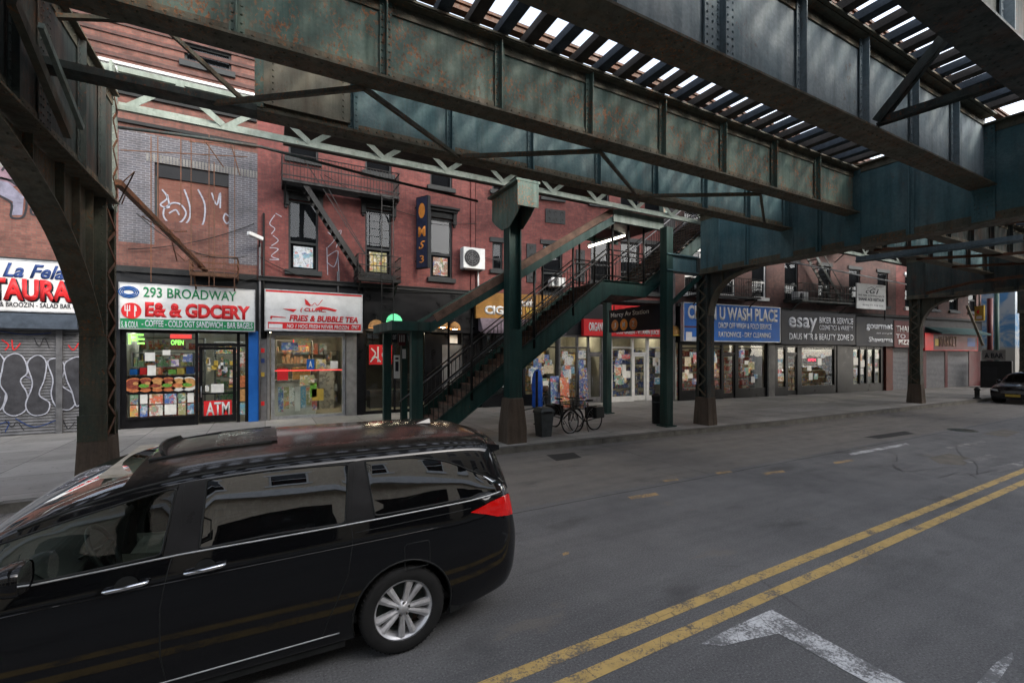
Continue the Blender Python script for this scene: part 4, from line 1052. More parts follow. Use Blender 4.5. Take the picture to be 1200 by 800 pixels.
# ================================================================== SHOP SIGNS
def sign(F, x0, x1, yt0, yt1, yb0, yb1, label, face, edge='aluminium', n0=.13, n1=.34, name='shop_sign', cat='sign'):
    u0, u1 = F.u(x0, n1), F.u(x1, n1)
    zt = (F.z(x0, yt0, n1)+F.z(x1, yt1, n1))/2; zb_ = (F.z(x0, yb0, n1)+F.z(x1, yb1, n1))/2
    t = thing(name, label, cat, F.P(u0, zb_, n0))
    MB().fbox(F, u0, u1, zb_, zt, n0, n1-.02).build('box', M[edge], t)
    MB().fbox(F, u0+.03, u1-.03, zb_+.03, zt-.03, n1-.019, n1-.008).build('face', M[face], t)
    m = MB()
    for q in ((u0, u0+.035, zb_, zt), (u1-.035, u1, zb_, zt), (u0+.035, u1-.035, zb_, zb_+.035), (u0+.035, u1-.035, zt-.035, zt)): m.fbox(F, *q, n1-.0195, n1+.004)
    m.build('edge_frame', M[edge], t)
    def R(xa, ya, xb, yb):
        xm = (xa+xb)/2; f = (xm-x0)/(x1-x0); top = yt0+(yt1-yt0)*f; bot = yb0+(yb1-yb0)*f
        return (F.u(xa, n1), zb_+(zt-zb_)*(bot-yb)/(bot-top), F.u(xb, n1), zb_+(zt-zb_)*(bot-ya)/(bot-top))
    def band(xa, ya, xb, yb, mat, nm='band', off=0):
        u, z, v, w_ = R(xa, ya, xb, yb); return MB().fbox(F, max(u, u0+.03), min(v, u1-.03), max(z, zb_+.03), min(w_, zt-.03), n1-.0085, n1-.004+off).build(nm, M[mat], t)
    def tx(s, xa, ya, xb, yb, mat, bold=0.02, shear=0, nm='lettering', sp=1.0, n=.001):
        return text_mesh(s, F, R(xa, ya, xb, yb), M[mat], nm, t, n1+n, bold, shear, .006, spacing=sp)
    return t, R, band, tx
# restaurant
t, R, band, tx = sign(L, -120, 95, 294, 309, 364, 364.5, 'white restaurant sign with red block letters and blue script above the graffiti shutters', 'sign_white')
tx('RESTAURANT', -59, 327, 121, 353, 'sign_black', .055, n=.0); tx('RESTAURANT', -61, 326, 119, 351.5, 'sign_red', .045, n=.009)
tx('La Felar', 3, 310, 88, 326, 'sign_navy', .03, .35); tx('FOOD - COFFEE & BROOZIN - SALAD BAR - CHICKEN', -60, 353.5, 118, 359, 'sign_black', .01)
# grocery
t, R, band, tx = sign(L, 139, 299, 331.5, 338.5, 385.5, 388.5, 'white and green grocery sign reading 293 BROADWAY with a red round emblem', 'pvc_white')
band(139, 375, 299, 388, 'sign_green')
tx('293 BROADWAY', 168, 339, 277, 350.5, 'sign_green', .012); tx('E& & GDCERY', 170, 356, 293, 373, 'sign_red', .055)
tx('- COFFEE - COLD OGT SANDWICH - BAR BAGELS', 166, 376.5, 296, 384, 'text_grey', .02)
u, z, v, w_ = R(141, 351, 167, 378)
c = L.P((u+v)/2, (z+w_)/2, .345)
MB().lathe(c, [(0,-.012),((v-u)/2*.92,-.012),((v-u)/2*.92,0)], 'y', 28, smooth=False).build('emblem', M['sign_red'], t)
m = MB(); ec, ez = (u+v)/2, (z+w_)/2
for dx in (-.15, -.095, -.04): m.fbox(L, ec+dx-.012, ec+dx+.012, ez+.02, ez+.17, .358, .364)
m.fbox(L, ec-.162, ec-.028, ez-.012, ez+.02, .358, .364); m.fbox(L, ec-.107, ec-.083, ez-.18, ez-.012, .358, .364)
m.prism([L.P(ec+.07, ez-.18, .358), L.P(ec+.095, ez-.18, .358), L.P(ec+.095, ez-.02, .358), L.P(ec+.13, ez+.0, .358), L.P(ec+.12, ez+.13, .358), L.P(ec+.07, ez+.18, .358)], (0,-.006,0))
m.build('emblem_mark', M['pvc_white'], t)
m = MB(); c2 = L.P(*R(143,336,155,349)[:2], .35)+Vector((.16,0,.16))
for k in range(3): m.tube([c2+Vector((math.cos(i*PI/6)*(.24-.05*k), 0, math.sin(i*PI/6)*(.17-.045*k))) for i in range(13)], .016, 4)
m.build('blue_emblem', M['sign_blue'], t)
tx('S. & COLA', 142, 376.5, 162, 384, 'text_grey', .02)
# fries
t, R, band, tx = sign(L, 310, 425, 338.5, 344.5, 388, 389, 'white and red sign reading FRIES & BUBBLE TEA with a red bird emblem', 'pvc_white')
band(310, 337, 425, 343.7+1, 'sign_red'); band(314, 378.5, 423, 386, 'sign_red')
tx('FRIES & BUBBLE TEA', 339, 370, 419.5, 377.2, 'sign_red', .035, .2); tx('NO 1 HOG FRESH NEVER FROZEN', 336, 380.5, 409, 385, 'pvc_white', .02, .2); tx('ONLY', 412, 380.5, 421, 385, 'pvc_white', .03, .3)
band(315, 380, 331, 385, 'pvc_white', 'band', .003)
tx('( CLUHC.', 352, 361, 382, 366.5, 'sign_red', .03, .2)
def zz(pts): return [L.P(*(lambda r: (r[0], r[1]))(R(x, y, x+1, y+1)), .345) for x, y in pts]
for q in ([(357,349),(361,352),(364,358),(358,356)], [(370,360),(376,358),(386,359.5),(395,362),(393,364),(382,361.5),(371,362)], [(331,361),(348,361.5),(344,365),(340,363.5)], [(317,369.5),(335,371),(335,371.8),(319,371),(318,374),(316.5,372)]):
    MB().prism(zz(q), (0,-.006,0)).build('bird_emblem', M['sign_red'], t)
m = MB(); m.ribbon(smooth_path(zz([(361,353),(365,357),(369,354),(372,357),(378,350)]), 4), .022, (0,-1,0)); m.build('bird_emblem', M['sign_red'], t)
# cigar shop
t, R, band, tx = sign(MF, 558, 660, 341, 348, 373, 375, 'brown and gold cigar shop sign seen through the station stairs', 'sign_gold', 'sign_gold')
tx('CIGARS', 568, 358.5, 612, 369, 'pvc_white', .055); tx('Tmokin', 604, 350, 626, 359.5, 'pvc_white', .03, .4); tx('VAPES & MORE', 616, 361, 656, 370, 'yellow_paint', .03)
t2 = thing('awning', 'mauve grey awning under the cigar sign', 'awning', MF.P(MF.u(560), 3.3))
h = hole(MF, 560, 373, 655, 388); MB().prism([MF.P(h[0], h[3], .02), MF.P(h[0], h[3], .3), MF.P(h[0], h[2], .75), MF.P(h[0], h[2]-.14, .75), MF.P(h[0], h[2]-.14, .73), MF.P(h[0], h[2], .02)], MF.d*(h[1]-h[0])).build('canvas', flat('mauve', (.14,.11,.13), .85, var=.3), t2)
# red awning sign behind the subway sign
t, R, band, tx = sign(MF, 684, 782, 374, 376, 393, 395, 'red shop sign with white letters partly hidden by the black station sign', 'sign_red', 'sign_red')
tx('ORGANICS', 690, 378, 712, 388, 'pvc_white', .03); tx('- ECO GREEN - VITAMIN JUICE BAR', 720, 386.5, 780, 393, 'pvc_white', .03)
# wash place
t, R, band, tx = sign(RF, 801, 914.5, 352.5, 361.5, 398.7, 402, 'bright blue laundry sign reading WASH PLACE', 'sign_blue')
tx('CLEAN U WASH PLACE', 806, 360, 911, 375.5, 'sign_white', .035); tx('DROP OFF WASH & FOLD SERVICE', 842, 379, 904, 385.5, 'sign_white', .015); tx('RATIONVICE - DRY CLEANING', 842, 389.5, 903, 395.5, 'sign_white', .015)
band(804, 388, 811, 398, 'sign_white'); band(811, 394, 824, 398, 'text_grey', 'band', .002); band(802, 381, 822, 383, 'sign_maroon', 'band', .003); tx('e', 815, 360, 823, 375, 'sign_gold', .05, n=.008)
# esay
t, R, band, tx = sign(RF, 915.5, 1003, 361.5, 370, 402.5, 404.5, 'black sign reading esay in bold pale letters', 'sign_black', 'sign_black')
tx('esay', 924, 371, 957.5, 389, 'text_grey', .02); tx('BIKER & SERVICE', 960, 373, 999.5, 380, 'text_grey', .02); tx('COSMETICS & VARIETY', 960, 382, 999.5, 387.5, 'text_grey', .01); tx('DAUS MTR & BEAUTY ZONE D', 925, 391, 1000, 398.5, 'text_grey', .02)
t, R, band, tx = sign(RF, 1003.5, 1047, 370, 374, 404.5, 406.5, 'second black sign with pale thin gourmet lettering', 'sign_black', 'sign_black')
tx('gourmet', 1015, 379, 1046, 388, 'text_grey', .03); tx('deli and grill', 1027, 390, 1045, 392, 'text_grey', .0); tx('Shawarma', 1018, 395, 1046, 401, 'text_grey', .02)
t, R, band, tx = sign(RF, 1048, 1083, 374.5, 378, 406.5, 407.5, 'maroon shop sign beside the second railway column', 'sign_maroon', 'sign_maroon')
tx('THAI&BAR', 1050, 382, 1081, 389, 'sign_white', .02); tx('TO', 1050, 391, 1061, 396, 'text_grey', .0); tx('PIZZA 99', 1053, 398, 1078, 404, 'sign_white', .03)
t, R, band, tx = sign(RF, 1084, 1146, 390, 392, 410.5, 411, 'red and brown market sign above two closed grey shutters', 'sign_maroon', 'sign_red')
band(1084, 391, 1094, 411, 'sign_red'); tx('MARKET', 1100, 394, 1122, 406, 'canopy_wood', .03); band(1096, 397, 1100, 405, 'yellow_paint'); band(1134, 396, 1143, 406, 'sign_navy')
h = hole(RF, 1084, 384, 1142, 391); o = MB().prism([RF.P(h[0], h[3], .02), RF.P(h[0], h[2], .9), RF.P(h[0], h[2]-.1, .9), RF.P(h[0], h[3]-.1, .02)], RF.d*(h[1]-h[0])).build('awning', flat('awning_green', (.012,.04,.042), .7, var=.4), org=RF.P(h[0], h[2]))
tag(o, 'dark teal sloping awning above the red market sign', 'awning')
# white hanging board
h = hole(Frame(26, 14.2, 27, 14.1), 1004, 333, 1038, 362)
WFm = Frame(26, 14.2, 27, 14.1)
t = thing('hanging_sign', 'white board with a black drawing and small lettering hung above the black signs', 'sign', WFm.P(h[0], h[2]))
MB().fbox(WFm, *h, -.06, 0).build('board', M['pvc_white'], t); MB().fbox(WFm, h[1], h[1]+.05, h[2]-.6, h[3]+.5, -.08, -.02).build('hanger', M['black_steel'], t)
rr = lambda a, b, c, d: (h[0]+(h[1]-h[0])*a, h[2]+(h[3]-h[2])*b, h[0]+(h[1]-h[0])*c, h[2]+(h[3]-h[2])*d)
text_mesh('cG1', WFm, rr(.3,.62,.75,.82), M['sign_black'], 'drawing', t, .003, .01, .3); text_mesh('WE ARE COMING BACK', WFm, rr(.05,.5,.95,.57), M['sign_black'], 'lettering', t, .003); text_mesh('SHANE ACE RESTAUR', WFm, rr(.06,.32,.94,.44), M['sign_black'], 'lettering', t, .003, .03); text_mesh('REALTY 718 555', WFm, rr(.2,.12,.9,.18), M['sign_black'], 'lettering', t, .003)
MB().ribbon([WFm.P(h[0]+(h[1]-h[0])*a, h[2]+(h[3]-h[2])*b, .004) for a, b in ((.35,.8),(.5,.9),(.62,.82),(.66,.92),(.92,.95))], .03, WFm.n).build('drawing', M['sign_black'], t)
# blade sign on the red wall
BFm = Frame(L.u(480), 18.0, L.u(480)+.001, 17.0)   # faces left
t = thing('blade_sign', 'dark blue vertical blade sign with orange figures on the red brick wall', 'sign', (L.u(486), 17.9, 5.9))
u1_ = L.u(487); zt, zb_ = L.z(486, 233), L.z(486, 316)
BF = Frame(u1_-.02, 17.85, u1_+.32, 17.25)
hgt = zt-zb_
MB().fbox(BF, 0, .62, zb_, zt, -.16, 0).build('box', M['charcoal'], t); MB().fbox(BF, .03, .59, zb_+.04, zt-.04, .001, .008).build('face', flat('blade_face', (.02,.025,.05), .4, var=.3), t)
MB().fbox(BF, -.12, .0, zt-.4, zt-.34, -.1, -.06).fbox(BF, -.12, .0, zb_+.3, zb_+.36, -.1, -.06).build('bracket', M['black_steel'], t)
cc = BF.P(.31, zb_+hgt*.80, .012); m = MB()
vs = [cc + BF.d*(.17*math.cos(i*PI/9)) + Vector((0,0,.30*math.sin(i*PI/9))) for i in range(18)]; m.poly(vs); m.build('orange_oval', M['orange'], t)
text_mesh('M', BF, (.12, zb_+hgt*.44, .5, zb_+hgt*.58), M['orange'], 'lettering', t, .009, .04); text_mesh('S', BF, (.14, zb_+hgt*.27, .48, zb_+hgt*.38), M['orange'], 'lettering', t, .009, .02, .4); text_mesh('3', BF, (.2, zb_+hgt*.08, .42, zb_+hgt*.18), M['orange'], 'lettering', t, .009, .0)

# ================================================================== SHOPFRONTS
def room(F, t, a, b, zt, wallm='interior_wall', floorm='interior_floor', depth=4.0, light='cool_light', nl=2, n0=-.35):
    m = MB(); D = n0-depth
    m.add([F.P(a,.16,n0), F.P(b,.16,n0), F.P(b,.16,D), F.P(a,.16,D)], [(0,1,2,3)], 1)
    m.add([F.P(a,zt,n0), F.P(b,zt,n0), F.P(b,zt,D), F.P(a,zt,D), F.P(a,.16,n0), F.P(b,.16,n0), F.P(b,.16,D), F.P(a,.16,D)], [(3,2,1,0), (0,4,7,3), (1,2,6,5), (3,7,6,2)], 0)
    m.build('interior', [M[wallm], M[floorm]], t)
    for i in range(nl):
        f = (i+.5)/nl; u = a+(b-a)*f
        MB().fbox(F, u-.5, u+.5, zt-.07, zt-.03, n0-1.3, n0-1.1).build('ceiling_light', M[light], t)
def shelf(F, a, b, n0, n1, z0, z1, rows, label, mat='galvanised', goods='goods', seed=0):
    rnd = random.Random(seed); t = thing('shelf_unit', label, 'shelves', F.P(a, z0, n0))
    m = MB(); lv = [z0+(z1-z0)*i/rows for i in range(rows+1)]
    for z in lv: m.fbox(F, a, b, z-.015, z+.015, n0, n1)
    m.fbox(F, a-.03, a, z0-.02, z1+.02, n0, n1); m.fbox(F, b, b+.03, z0-.02, z1+.02, n0, n1); m.build('rack', M[mat], t)
    g = MB()
    for z in lv[:-1]:
        u = a+.02; hh = (z1-z0)/rows
        while u < b-.1:
            w_ = rnd.uniform(.07, .20); q = rnd.uniform(.4, .85)*hh
            if rnd.random() < .9: g.fbox(F, u, min(u+w_-.015, b), z+.016, z+.016+q, n1-.28, n1-.03-rnd.uniform(0, .08))
            u += w_
    o = g.build('goods', M[goods], t); o['kind'] = 'stuff'
    return t
def pane(F, t, a, b, c, d, n=-.10, mat='shop_glass'):
    return MB().fbox(F, a, b, c, d, n-.006, n).build('pane', M[mat], t)
def bars(F, t, segs, mat, name='frame', n0=-.14, n1=-.04):
    m = MB()
    for q in segs: m.fbox(F, *q, n0, n1)
    return m.build(name, M[mat], t)
def panel(F, t, a, b, c, d, mat, name='poster', n=-.09):
    return MB().fbox(F, a, b, c, d, n-.003, n+.004).build(name, M[mat], t)
def frontage(label, F, x0, x1, name='shopfront'):
    return thing(name, label, 'shop front', F.P(F.u(x0), .15))
ZF = .15
# restaurant shutters -------------------------------------------------
def shutter(F, t, a, b, z0, z1, mat='galvanised', n=-.03, hcol=None):
    m = MB(); z = z0
    while z < z1-.02:
        m.add([F.P(a,z,n), F.P(b,z,n), F.P(b,z+.05,n+.018), F.P(a,z+.05,n+.018), F.P(b,z+.085,n), F.P(a,z+.085,n)], [(0,1,2,3), (3,2,4,5)]); z += .085
    return m.build('shutter', M[mat], t)
t = frontage('closed restaurant front with grey roller shutters covered in bubble graffiti', L, -120, 95)
ua, ub = -14, L.u(96.5); us_ = L.u(70); zs = L.z(60, 386)
shutter(L, t, ua, us_-.07, ZF, zs); shutter(L, t, us_+.07, ub-.02, ZF, zs)
bars(L, t, [(us_-.07, us_+.07, ZF, zs)], 'galvanised', 'guide_rail', -.06, .06)
MB().fbox(L, ua, ub, zs, L.z(60,369), -.05, .42).build('shutter_housing', flat('housing_blue', (.06,.075,.095), .5, .3, var=.3), t)
MB().fbox(L, ua, ub, L.z(60,369), 5.0, -.3, .05).build('fascia', M['galvanised'], t)
blobs = [[(-22,418),(-6,412),(4,420),(6,432),(0,440),(7,455),(2,478),(-14,484),(-26,478)], [(6,420),(18,414),(28,420),(32,436),(24,446),(32,462),(30,480),(16,487),(4,480),(8,464),(0,450),(2,436)],
         [(32,426),(44,416),(54,424),(52,444),(46,462),(58,472),(54,484),(38,486),(30,474),(38,450)], [(56,424),(68,420),(76,430),(72,450),(84,460),(88,472),(80,480),(66,476),(60,462),(62,444)], [(76,426),(92,418),(98,430),(98,462),(90,476),(84,458),(78,444)]]
for bi, bl in enumerate(blobs):
    n_ = .003+.008*bi
    pts = smooth_path([L.P(*L.uz(x, y, n_), n_) for x, y in bl], 7, closed=True)
    MB().poly(pts[:-1]).build('graffiti_fill', M['spray_fill'], t)
    n_ += .004; pts = smooth_path([L.P(*L.uz(x, y, n_), n_) for x, y in bl], 7, closed=True)
    MB().ribbon(pts, .030, L.n).build('graffiti_outline', M['chalk'], t)
scribble(L, [[(2,398),(10,404),(6,410)], [(14,398),(16,410),(24,402)], [(80,404),(86,410),(92,402)]], .03, 'sign_red', 'graffiti_tag', t, .004)
scribble(L, [[(0,388),(30,392),(60,390)], [(18,490),(40,500),(66,492)], [(-10,500),(10,494),(6,506)]], .025, 'sign_navy', 'graffiti_tag', t, .003)
scribble(L, [[(6,492),(14,500),(20,494),(28,504)], [(74,492),(80,502),(88,494)], [(40,396),(46,406),(52,396),(58,408)]], .02, 'spray_black', 'graffiti_tag', t, .004)
scribble(L, [[(60,436),(68,446),(64,460),(74,470)], [(-4,430),(-8,450),(0,466)], [(28,424),(38,432),(30,440),(40,446),(34,458)], [(14,440),(20,450),(12,462)]], .03, 'spray_lilac', 'graffiti_tag', t, .01)
t_ = thing('brick_pier', 'dark pier between the graffiti shutters and the grocery, behind the railway column', 'pier', L.P(ub, 0)); MB().fbox(L, ub, L.u(141), .1, ST, -.3, .04).build('pier_body', M['charcoal'], t_)
# grocery --------------------------------------------------------------
t = frontage('black framed grocery front with food posters and a glass door reading ATM', L, 141, 291)
A, B = L.u(141), L.u(291); zt = L.z(215, 387); zw = L.z(190, 489)-.0
w0, w1 = L.u(147.5), L.u(228.5); d0, d1 = L.u(232), L.u(277.5); s1 = L.u(290)
zr = .42; ztr = L.z(255, 404)
room(L, t, A, B, 3.3, depth=4.5, nl=3)
bars(L, t, [(A, w0, ZF, zt), (w1, d0-.0, ZF, zt), (d1, d1+.09, ZF, zt), (s1-.07, B, ZF, zt), (w0, w1, zt-.10, zt), (d0, d1, zt-.08, zt), (d1+.09, s1-.07, zt-.08, zt), (d0, d1, ztr-.05, ztr+.05), (d1+.09, s1-.07, ztr-.05, ztr+.03)], 'black_paint')
MB().fbox(L, w0, w1, ZF, zr, -.16, -.02).fbox(L, w0, w1, zr, zr+.05, -.16, .03).build('stall_riser', M['black_paint'], t)
MB().fbox(L, A, B, zt, ST, -.3, .03).build('fascia', M['charcoal'], t)
pane(L, t, w0, w1, zr+.05, zt-.10); pane(L, t, d0, d1, ztr+.05, zt-.08); pane(L, t, d1+.09, s1-.07, .5, ztr-.05); pane(L, t, d1+.09, s1-.07, ztr+.03, zt-.08)
dr = bars(L, t, [(d0+.02, d0+.12, .2, ztr-.06), (d1-.12, d1-.02, .2, ztr-.06), (d0+.12, d1-.12, ztr-.16, ztr-.06), (d0+.12, d1-.12, .2, .42), (d0+.12, d1-.12, 1.12, 1.17)], 'black_paint', 'door', -.13, -.07)
MB().fbox(L, d0+.12, d1-.12, .42, ztr-.16, -.105, -.099).build('pane', M['shop_glass'], dr)
MB().tube([L.P(d0+.09,1.05,-.02), L.P(d0+.09,1.05,.02), L.P(d0+.09,1.4,.02), L.P(d0+.09,1.4,-.02)], .012, 6).build('handle', M['aluminium'], dr)
q = L.u(241), L.z(256,487), L.u(269), L.z(256,471)
MB().fbox(L, q[0]-.06, q[2]+.06, q[1]-.06, q[3]+.05, -.097, -.092).build('sticker', M['sign_red'], dr)
text_mesh('ATM', L, q, M['pvc_white'], 'lettering', dr, -.091, .02)
MB().fbox(L, L.u(247), L.u(262), L.z(254,460), L.z(254,450), -.097, -.093).build('paper_notice', M['paper'], dr)
for i in range(16):
    x = random.uniform(237, 270); y = random.uniform(412, 456); w_ = random.uniform(3, 7)
    if 445 < y < 462 and 243 < x < 264: continue
    panel(L, t, L.u(x), L.u(x+w_), L.z(x, y+random.uniform(4, 9)), L.z(x, y), random.choice(['yellow_paint','paper','print_warm','print_mixed']), 'sticker', -.086)
za, zb_ = L.z(188, 460), L.z(188, 441)
MB().fbox(L, w0+.02, w1-.02, za-.04, zb_+.03, -.093, -.07).build('food_board', M['black_paint'], t)
for i, x in enumerate((156, 170, 184, 197, 209, 221)):   # printed plates of food
    u = L.u(x); z = (za+zb_)/2; m = MB()
    def oval(cx, cz, rx, rz, n, mi): m.add([L.P(cx+rx*math.cos(k*PI/8), cz+rz*math.sin(k*PI/8), n) for k in range(16)], [tuple(range(15,-1,-1))], mi)
    oval(u, z, .24, .23, -.066, 0); oval(u, z+.03, .20, .16, -.063, 1 if i in (2, 4, 5) else 2); oval(u-.04, z-.03, .13, .06, -.060, 3 if i % 2 else 2); oval(u+.05, z+.05, .07, .05, -.058, 1)
    m.build('food_picture', [M['skinfood'], M['bun'], flat('meat', (.22,.05,.03), .6, var=.5, scale=18), M['lettuce']] if i not in (4, 5) else [M['paper'], M['bun'], M['skinfood'], M['lettuce']], t)
for j, (ya, yb) in enumerate(((461, 473), (474, 487))):
    xs = [150, 162, 173, 191, 207, 218, 227.5]
    for i in range(6):
        panel(L, t, L.u(xs[i])+.03, L.u(xs[i+1])-.02, L.z(188, yb+random.uniform(-.5, .5)), L.z(188, ya+random.uniform(-.5, .8)), ['print_mixed','print_cool','print_warm','paper'][(i*3+j*2) % 4], 'poster', -.085)
for i, x in enumerate((150, 162, 178, 196, 206, 217)):
    MB().fbox(L, L.u(x), L.u(x+9), zb_+.06, zb_+.06+random.uniform(.14, .28), -.5, -.2).build('display_box', M[['sign_blue','sign_red','print_warm','lettuce','yellow_paint','sign_navy'][i]], t)
for (x, y, w_, h_) in ((169,413,12,10), (172,428,10,12), (190,410,9,6), (200,421,9,8), (214,415,11,9)):
    panel(L, t, L.u(x), L.u(x+w_), L.z(x, y+h_), L.z(x, y), random.choice(['paper','print_cool','print_mixed']), 'notice', -.088)
for i, (x, y0_, y1_) in enumerate(((283, 412, 430), (283, 440, 454), (283, 456, 470), (283, 472, 486))):
    panel(L, t, L.u(280.2), L.u(288.5), L.z(x, y1_), L.z(x, y0_), ['print_mixed','skinfood','bun','print_cool'][i], 'poster', -.085)
m = MB()
for (x0_, y0_, x1_, y1_) in ((149,391,152,403),(153,391,158,393.5),(153,397,158,399.5),(158,391,159.5,399.5),(160,396,168,398),(160,401,168,403),(160,391,167,393)):
    m.fbox(L, L.u(x0_), L.u(x1_), L.z(x0_, y1_), L.z(x0_, y0_), -.16, -.13)
m.build('neon_sign', M['neon_green'], t)
text_mesh('OPEN', L, (L.u(199), L.z(205,404), L.u(214), L.z(205,398)), M['neon_green'], 'neon_sign', t, -.2, .02)
panel(L, t, L.u(196), L.u(222), L.z(210,396), L.z(210,391), 'neon_red', 'light_strip', -.5)
shelf(L, w0+.1, w1+.1, -1.7, -1.3, .3, 3.0, 7, 'shelves of packets behind the grocery window', seed=1)
shelf(L, w1+.4, s1-.05, -2.3, -1.9, .3, 2.9, 6, 'shelves of packets behind the grocery door', seed=2)
shelf(L, w0+.1, w1-.1, -.62, -.30, L.z(188,441)-.0+.3, L.z(188,441)+.75, 1, 'window ledge of small boxes inside the grocery', seed=3)
o = tag(MB().fbox(L, L.u(291.2), L.u(303), .12, L.z(297,388), -.3, .05).build('blue_pier', M['sign_blue'], org=L.P(L.u(291.2), .12)), 'bright blue painted pier right of the grocery', 'pier')
# meter cabinet and pipes between the shops
t = thing('meter_cabinet', 'worn grey meter cabinet with stickers between the blue pier and the fries shop', 'cabinet', L.P(L.u(304), .15))
MB().fbox(L, L.u(303.3), L.u(312.5), .12, L.z(308,397), -.2, .03).build('box', M['galvanised'], t)
for (y, c_) in ((408, 'sign_red'), (420, 'sign_navy'), (436, 'yellow_paint'), (470, 'sign_red')): MB().fbox(L, L.u(305.5), L.u(310), L.z(308,y+5), L.z(308,y), .032, .036).build('sticker', M[c_], t)
for (x, y0_, y1_, mt) in ((304.5, 285, 490, 'galvanised'), (309, 250, 396, 'black_steel'), (396, 318, 344, 'galvanised')):
    o = MB().tube([L.P(L.u(x,.1), L.z(x,y0_,.1), .1), L.P(L.u(x,.1), max(.15, L.z(x,y1_,.1)), .1)], .035, 8).build('wall_pipe', M[mt], org=L.P(L.u(x,.1), .15, .1)); tag(o, {304.5:'grey pipe running down beside the blue pier', 309:'black pipe running down the seam of the two brick buildings', 396:'short grey pipe above the fries sign'}[x], 'pipe')
t = thing('security_camera', 'white security camera on a bracket at the seam of the brick buildings', 'camera', L.P(L.u(303), 6.2, .1))
MB().bar(uz(291,273,.8), uz(307,280,.45), .13, .12).build('camera_body', M['pvc_white'], t, bevel=.01)
MB().tube([uz(304,280,.5), uz(304,284,.3), L.P(L.u(304), L.z(304,292), .02)], .025, 6).build('bracket', M['black_steel'], t)
# fries shop -----------------------------------------------------------
t = frontage('lit open front of the fries shop with a counter and menu boards', L, 313, 418)
A, B = L.u(313), L.u(418); zt = L.z(365, 389.5); a, b = L.u(322), L.u(402)
room(L, t, A, B, 3.35, depth=5, nl=3, light='warm_light', n0=-.5)
MB().fbox(L, A, B, zt, ST, -.3, .03).build('fascia', M['charcoal'], t)
bars(L, t, [(A, a-.15, ZF, zt), (b+.12, B, ZF, zt)], 'stone_grey', 'pier', -.45, .02)
bars(L, t, [(a-.12, a, ZF, zt), (b, b+.10, ZF, zt), (a, b, zt-.12, zt), (a, b, ZF, ZF+.10)], 'aluminium', 'frame', -.30, -.18)
pane(L, t, a, b, ZF+.1, zt-.12, -.25)
MB().fbox(L, a, L.u(372), .18, 1.45, -1.5, -.7).build('counter', M['interior_wall'], t); MB().fbox(L, a, L.u(374), 1.45, 1.5, -1.55, -.65).build('counter_top', M['counter_steel'], t)
for i in range(7):
    x = 326+i*6.6; panel(L, t, L.u(x,-.69), L.u(x+6,-.69), .35+.1*(i % 3), 1.25, ['print_cool','print_warm','print_mixed','paper'][i % 4], 'poster', -.69)
for i, (x0_, y0_, x1_, y1_, mt) in enumerate(((325,432,338,446,'sign_red'),(352,440,369,452,'print_warm'),(364,449,372,466,'lettuce'),(366,456,380,470,'yellow_paint'),(360,421,369,433,'sign_blue'),(371,421,383,433,'print_mixed'),(388,423,397,432,'paper'),(330,401,350,410,'print_cool'),(345,396,365,405,'print_warm'))):
    panel(L, t, L.u(x0_), L.u(x1_), L.z(x0_, y1_), L.z(x0_, y0_), mt, 'poster', -.242)
text_mesh('A', L, (L.u(362), L.z(364,431), L.u(367), L.z(364,423)), M['pvc_white'], 'lettering', t, -.236, .05)
panel(L, t, a, b, L.z(360,434.5), L.z(360,433.5), 'neon_red', 'red_stripe', -.238)
for i in range(5):
    x = 338+i*13; MB().fbox(L, L.u(x), L.u(x+11), 2.45, 2.95, -4.9, -4.85).build('menu_board', M[['print_warm','print_mixed','print_cool'][i % 3]], t)
MB().fbox(L, L.u(383), L.u(403), .16, 2.0, -3.4, -2.7).build('steel_fridge', M['counter_steel'], t)
MB().fbox(L, L.u(345), L.u(366), 1.5, 1.95, -1.3, -.9).build('food_warmer', M['bun'], t)
panel(L, t, L.u(345), L.u(364), 2.75, 3.0, 'neon_red', 'red_lamp', -1.0)
shelf(L, a+.1, L.u(372), -2.6, -2.2, 1.6, 3.0, 3, 'shelves of cups and packets behind the fries counter', seed=5)
shelf(L, L.u(384,-3), L.u(400,-3), -4.6, -4.2, .3, 2.6, 5, 'tall shelves of drinks at the back of the fries shop', seed=6)
# black bar front ------------------------------------------------------
t = frontage('black painted shop front with lit glass and a red poster behind the stair entrance', L, 426, 566)
A, B = L.u(426), L.u(566); zt = L.z(445, 388)
MB().fbox(L, A, B, zt, ST, -.3, .10).build('fascia', M['black_paint'], t)
room(L, t, A, L.u(545), 3.5, 'interior_dark', 'interior_floor', 5, 'warm_light', 3)
g1, g2 = L.u(429), L.u(498)
bars(L, t, [(A, g1, ZF, zt), (g2, L.u(506), ZF, zt), (L.u(543), B, ZF, zt), (g1, g2, ZF, ZF+.12), (L.u(462), L.u(464), ZF, zt)], 'black_paint')
pane(L, t, g1, L.u(462), ZF+.12, zt); pane(L, t, L.u(464), g2, ZF+.12, zt)
panel(L, t, L.u(433), L.u(460), L.z(446,427), L.z(446,404), 'sign_red', 'red_poster', -.09)
scribble(L, [[(435,408),(440,414),(436,420)], [(443,406),(443,424)], [(448,408),(452,408),(448,416),(454,424)], [(456,408),(456,424)], [(434,424),(440,418),(446,424)]], .05, 'pvc_white', 'poster_drawing', t, -.08)
MB().fbox(L, L.u(506), L.u(543), ZF, zt, -.5, -.2).build('door_wall', M['black_paint'], t)
MB().fbox(L, L.u(520), L.u(543), ZF+.5, L.z(532,404), -.198, -.17).build('grey_panel', M['blind'], t)
MB().fbox(L, L.u(529), L.u(538), L.z(532,402), L.z(532,392), -.198, -.18).build('notice', M['paper'], t)
MB().fbox(L, A+.6, L.u(498), .16, .9, -2.6, -1.8).build('bench_seat', M['interior_dark'], t)
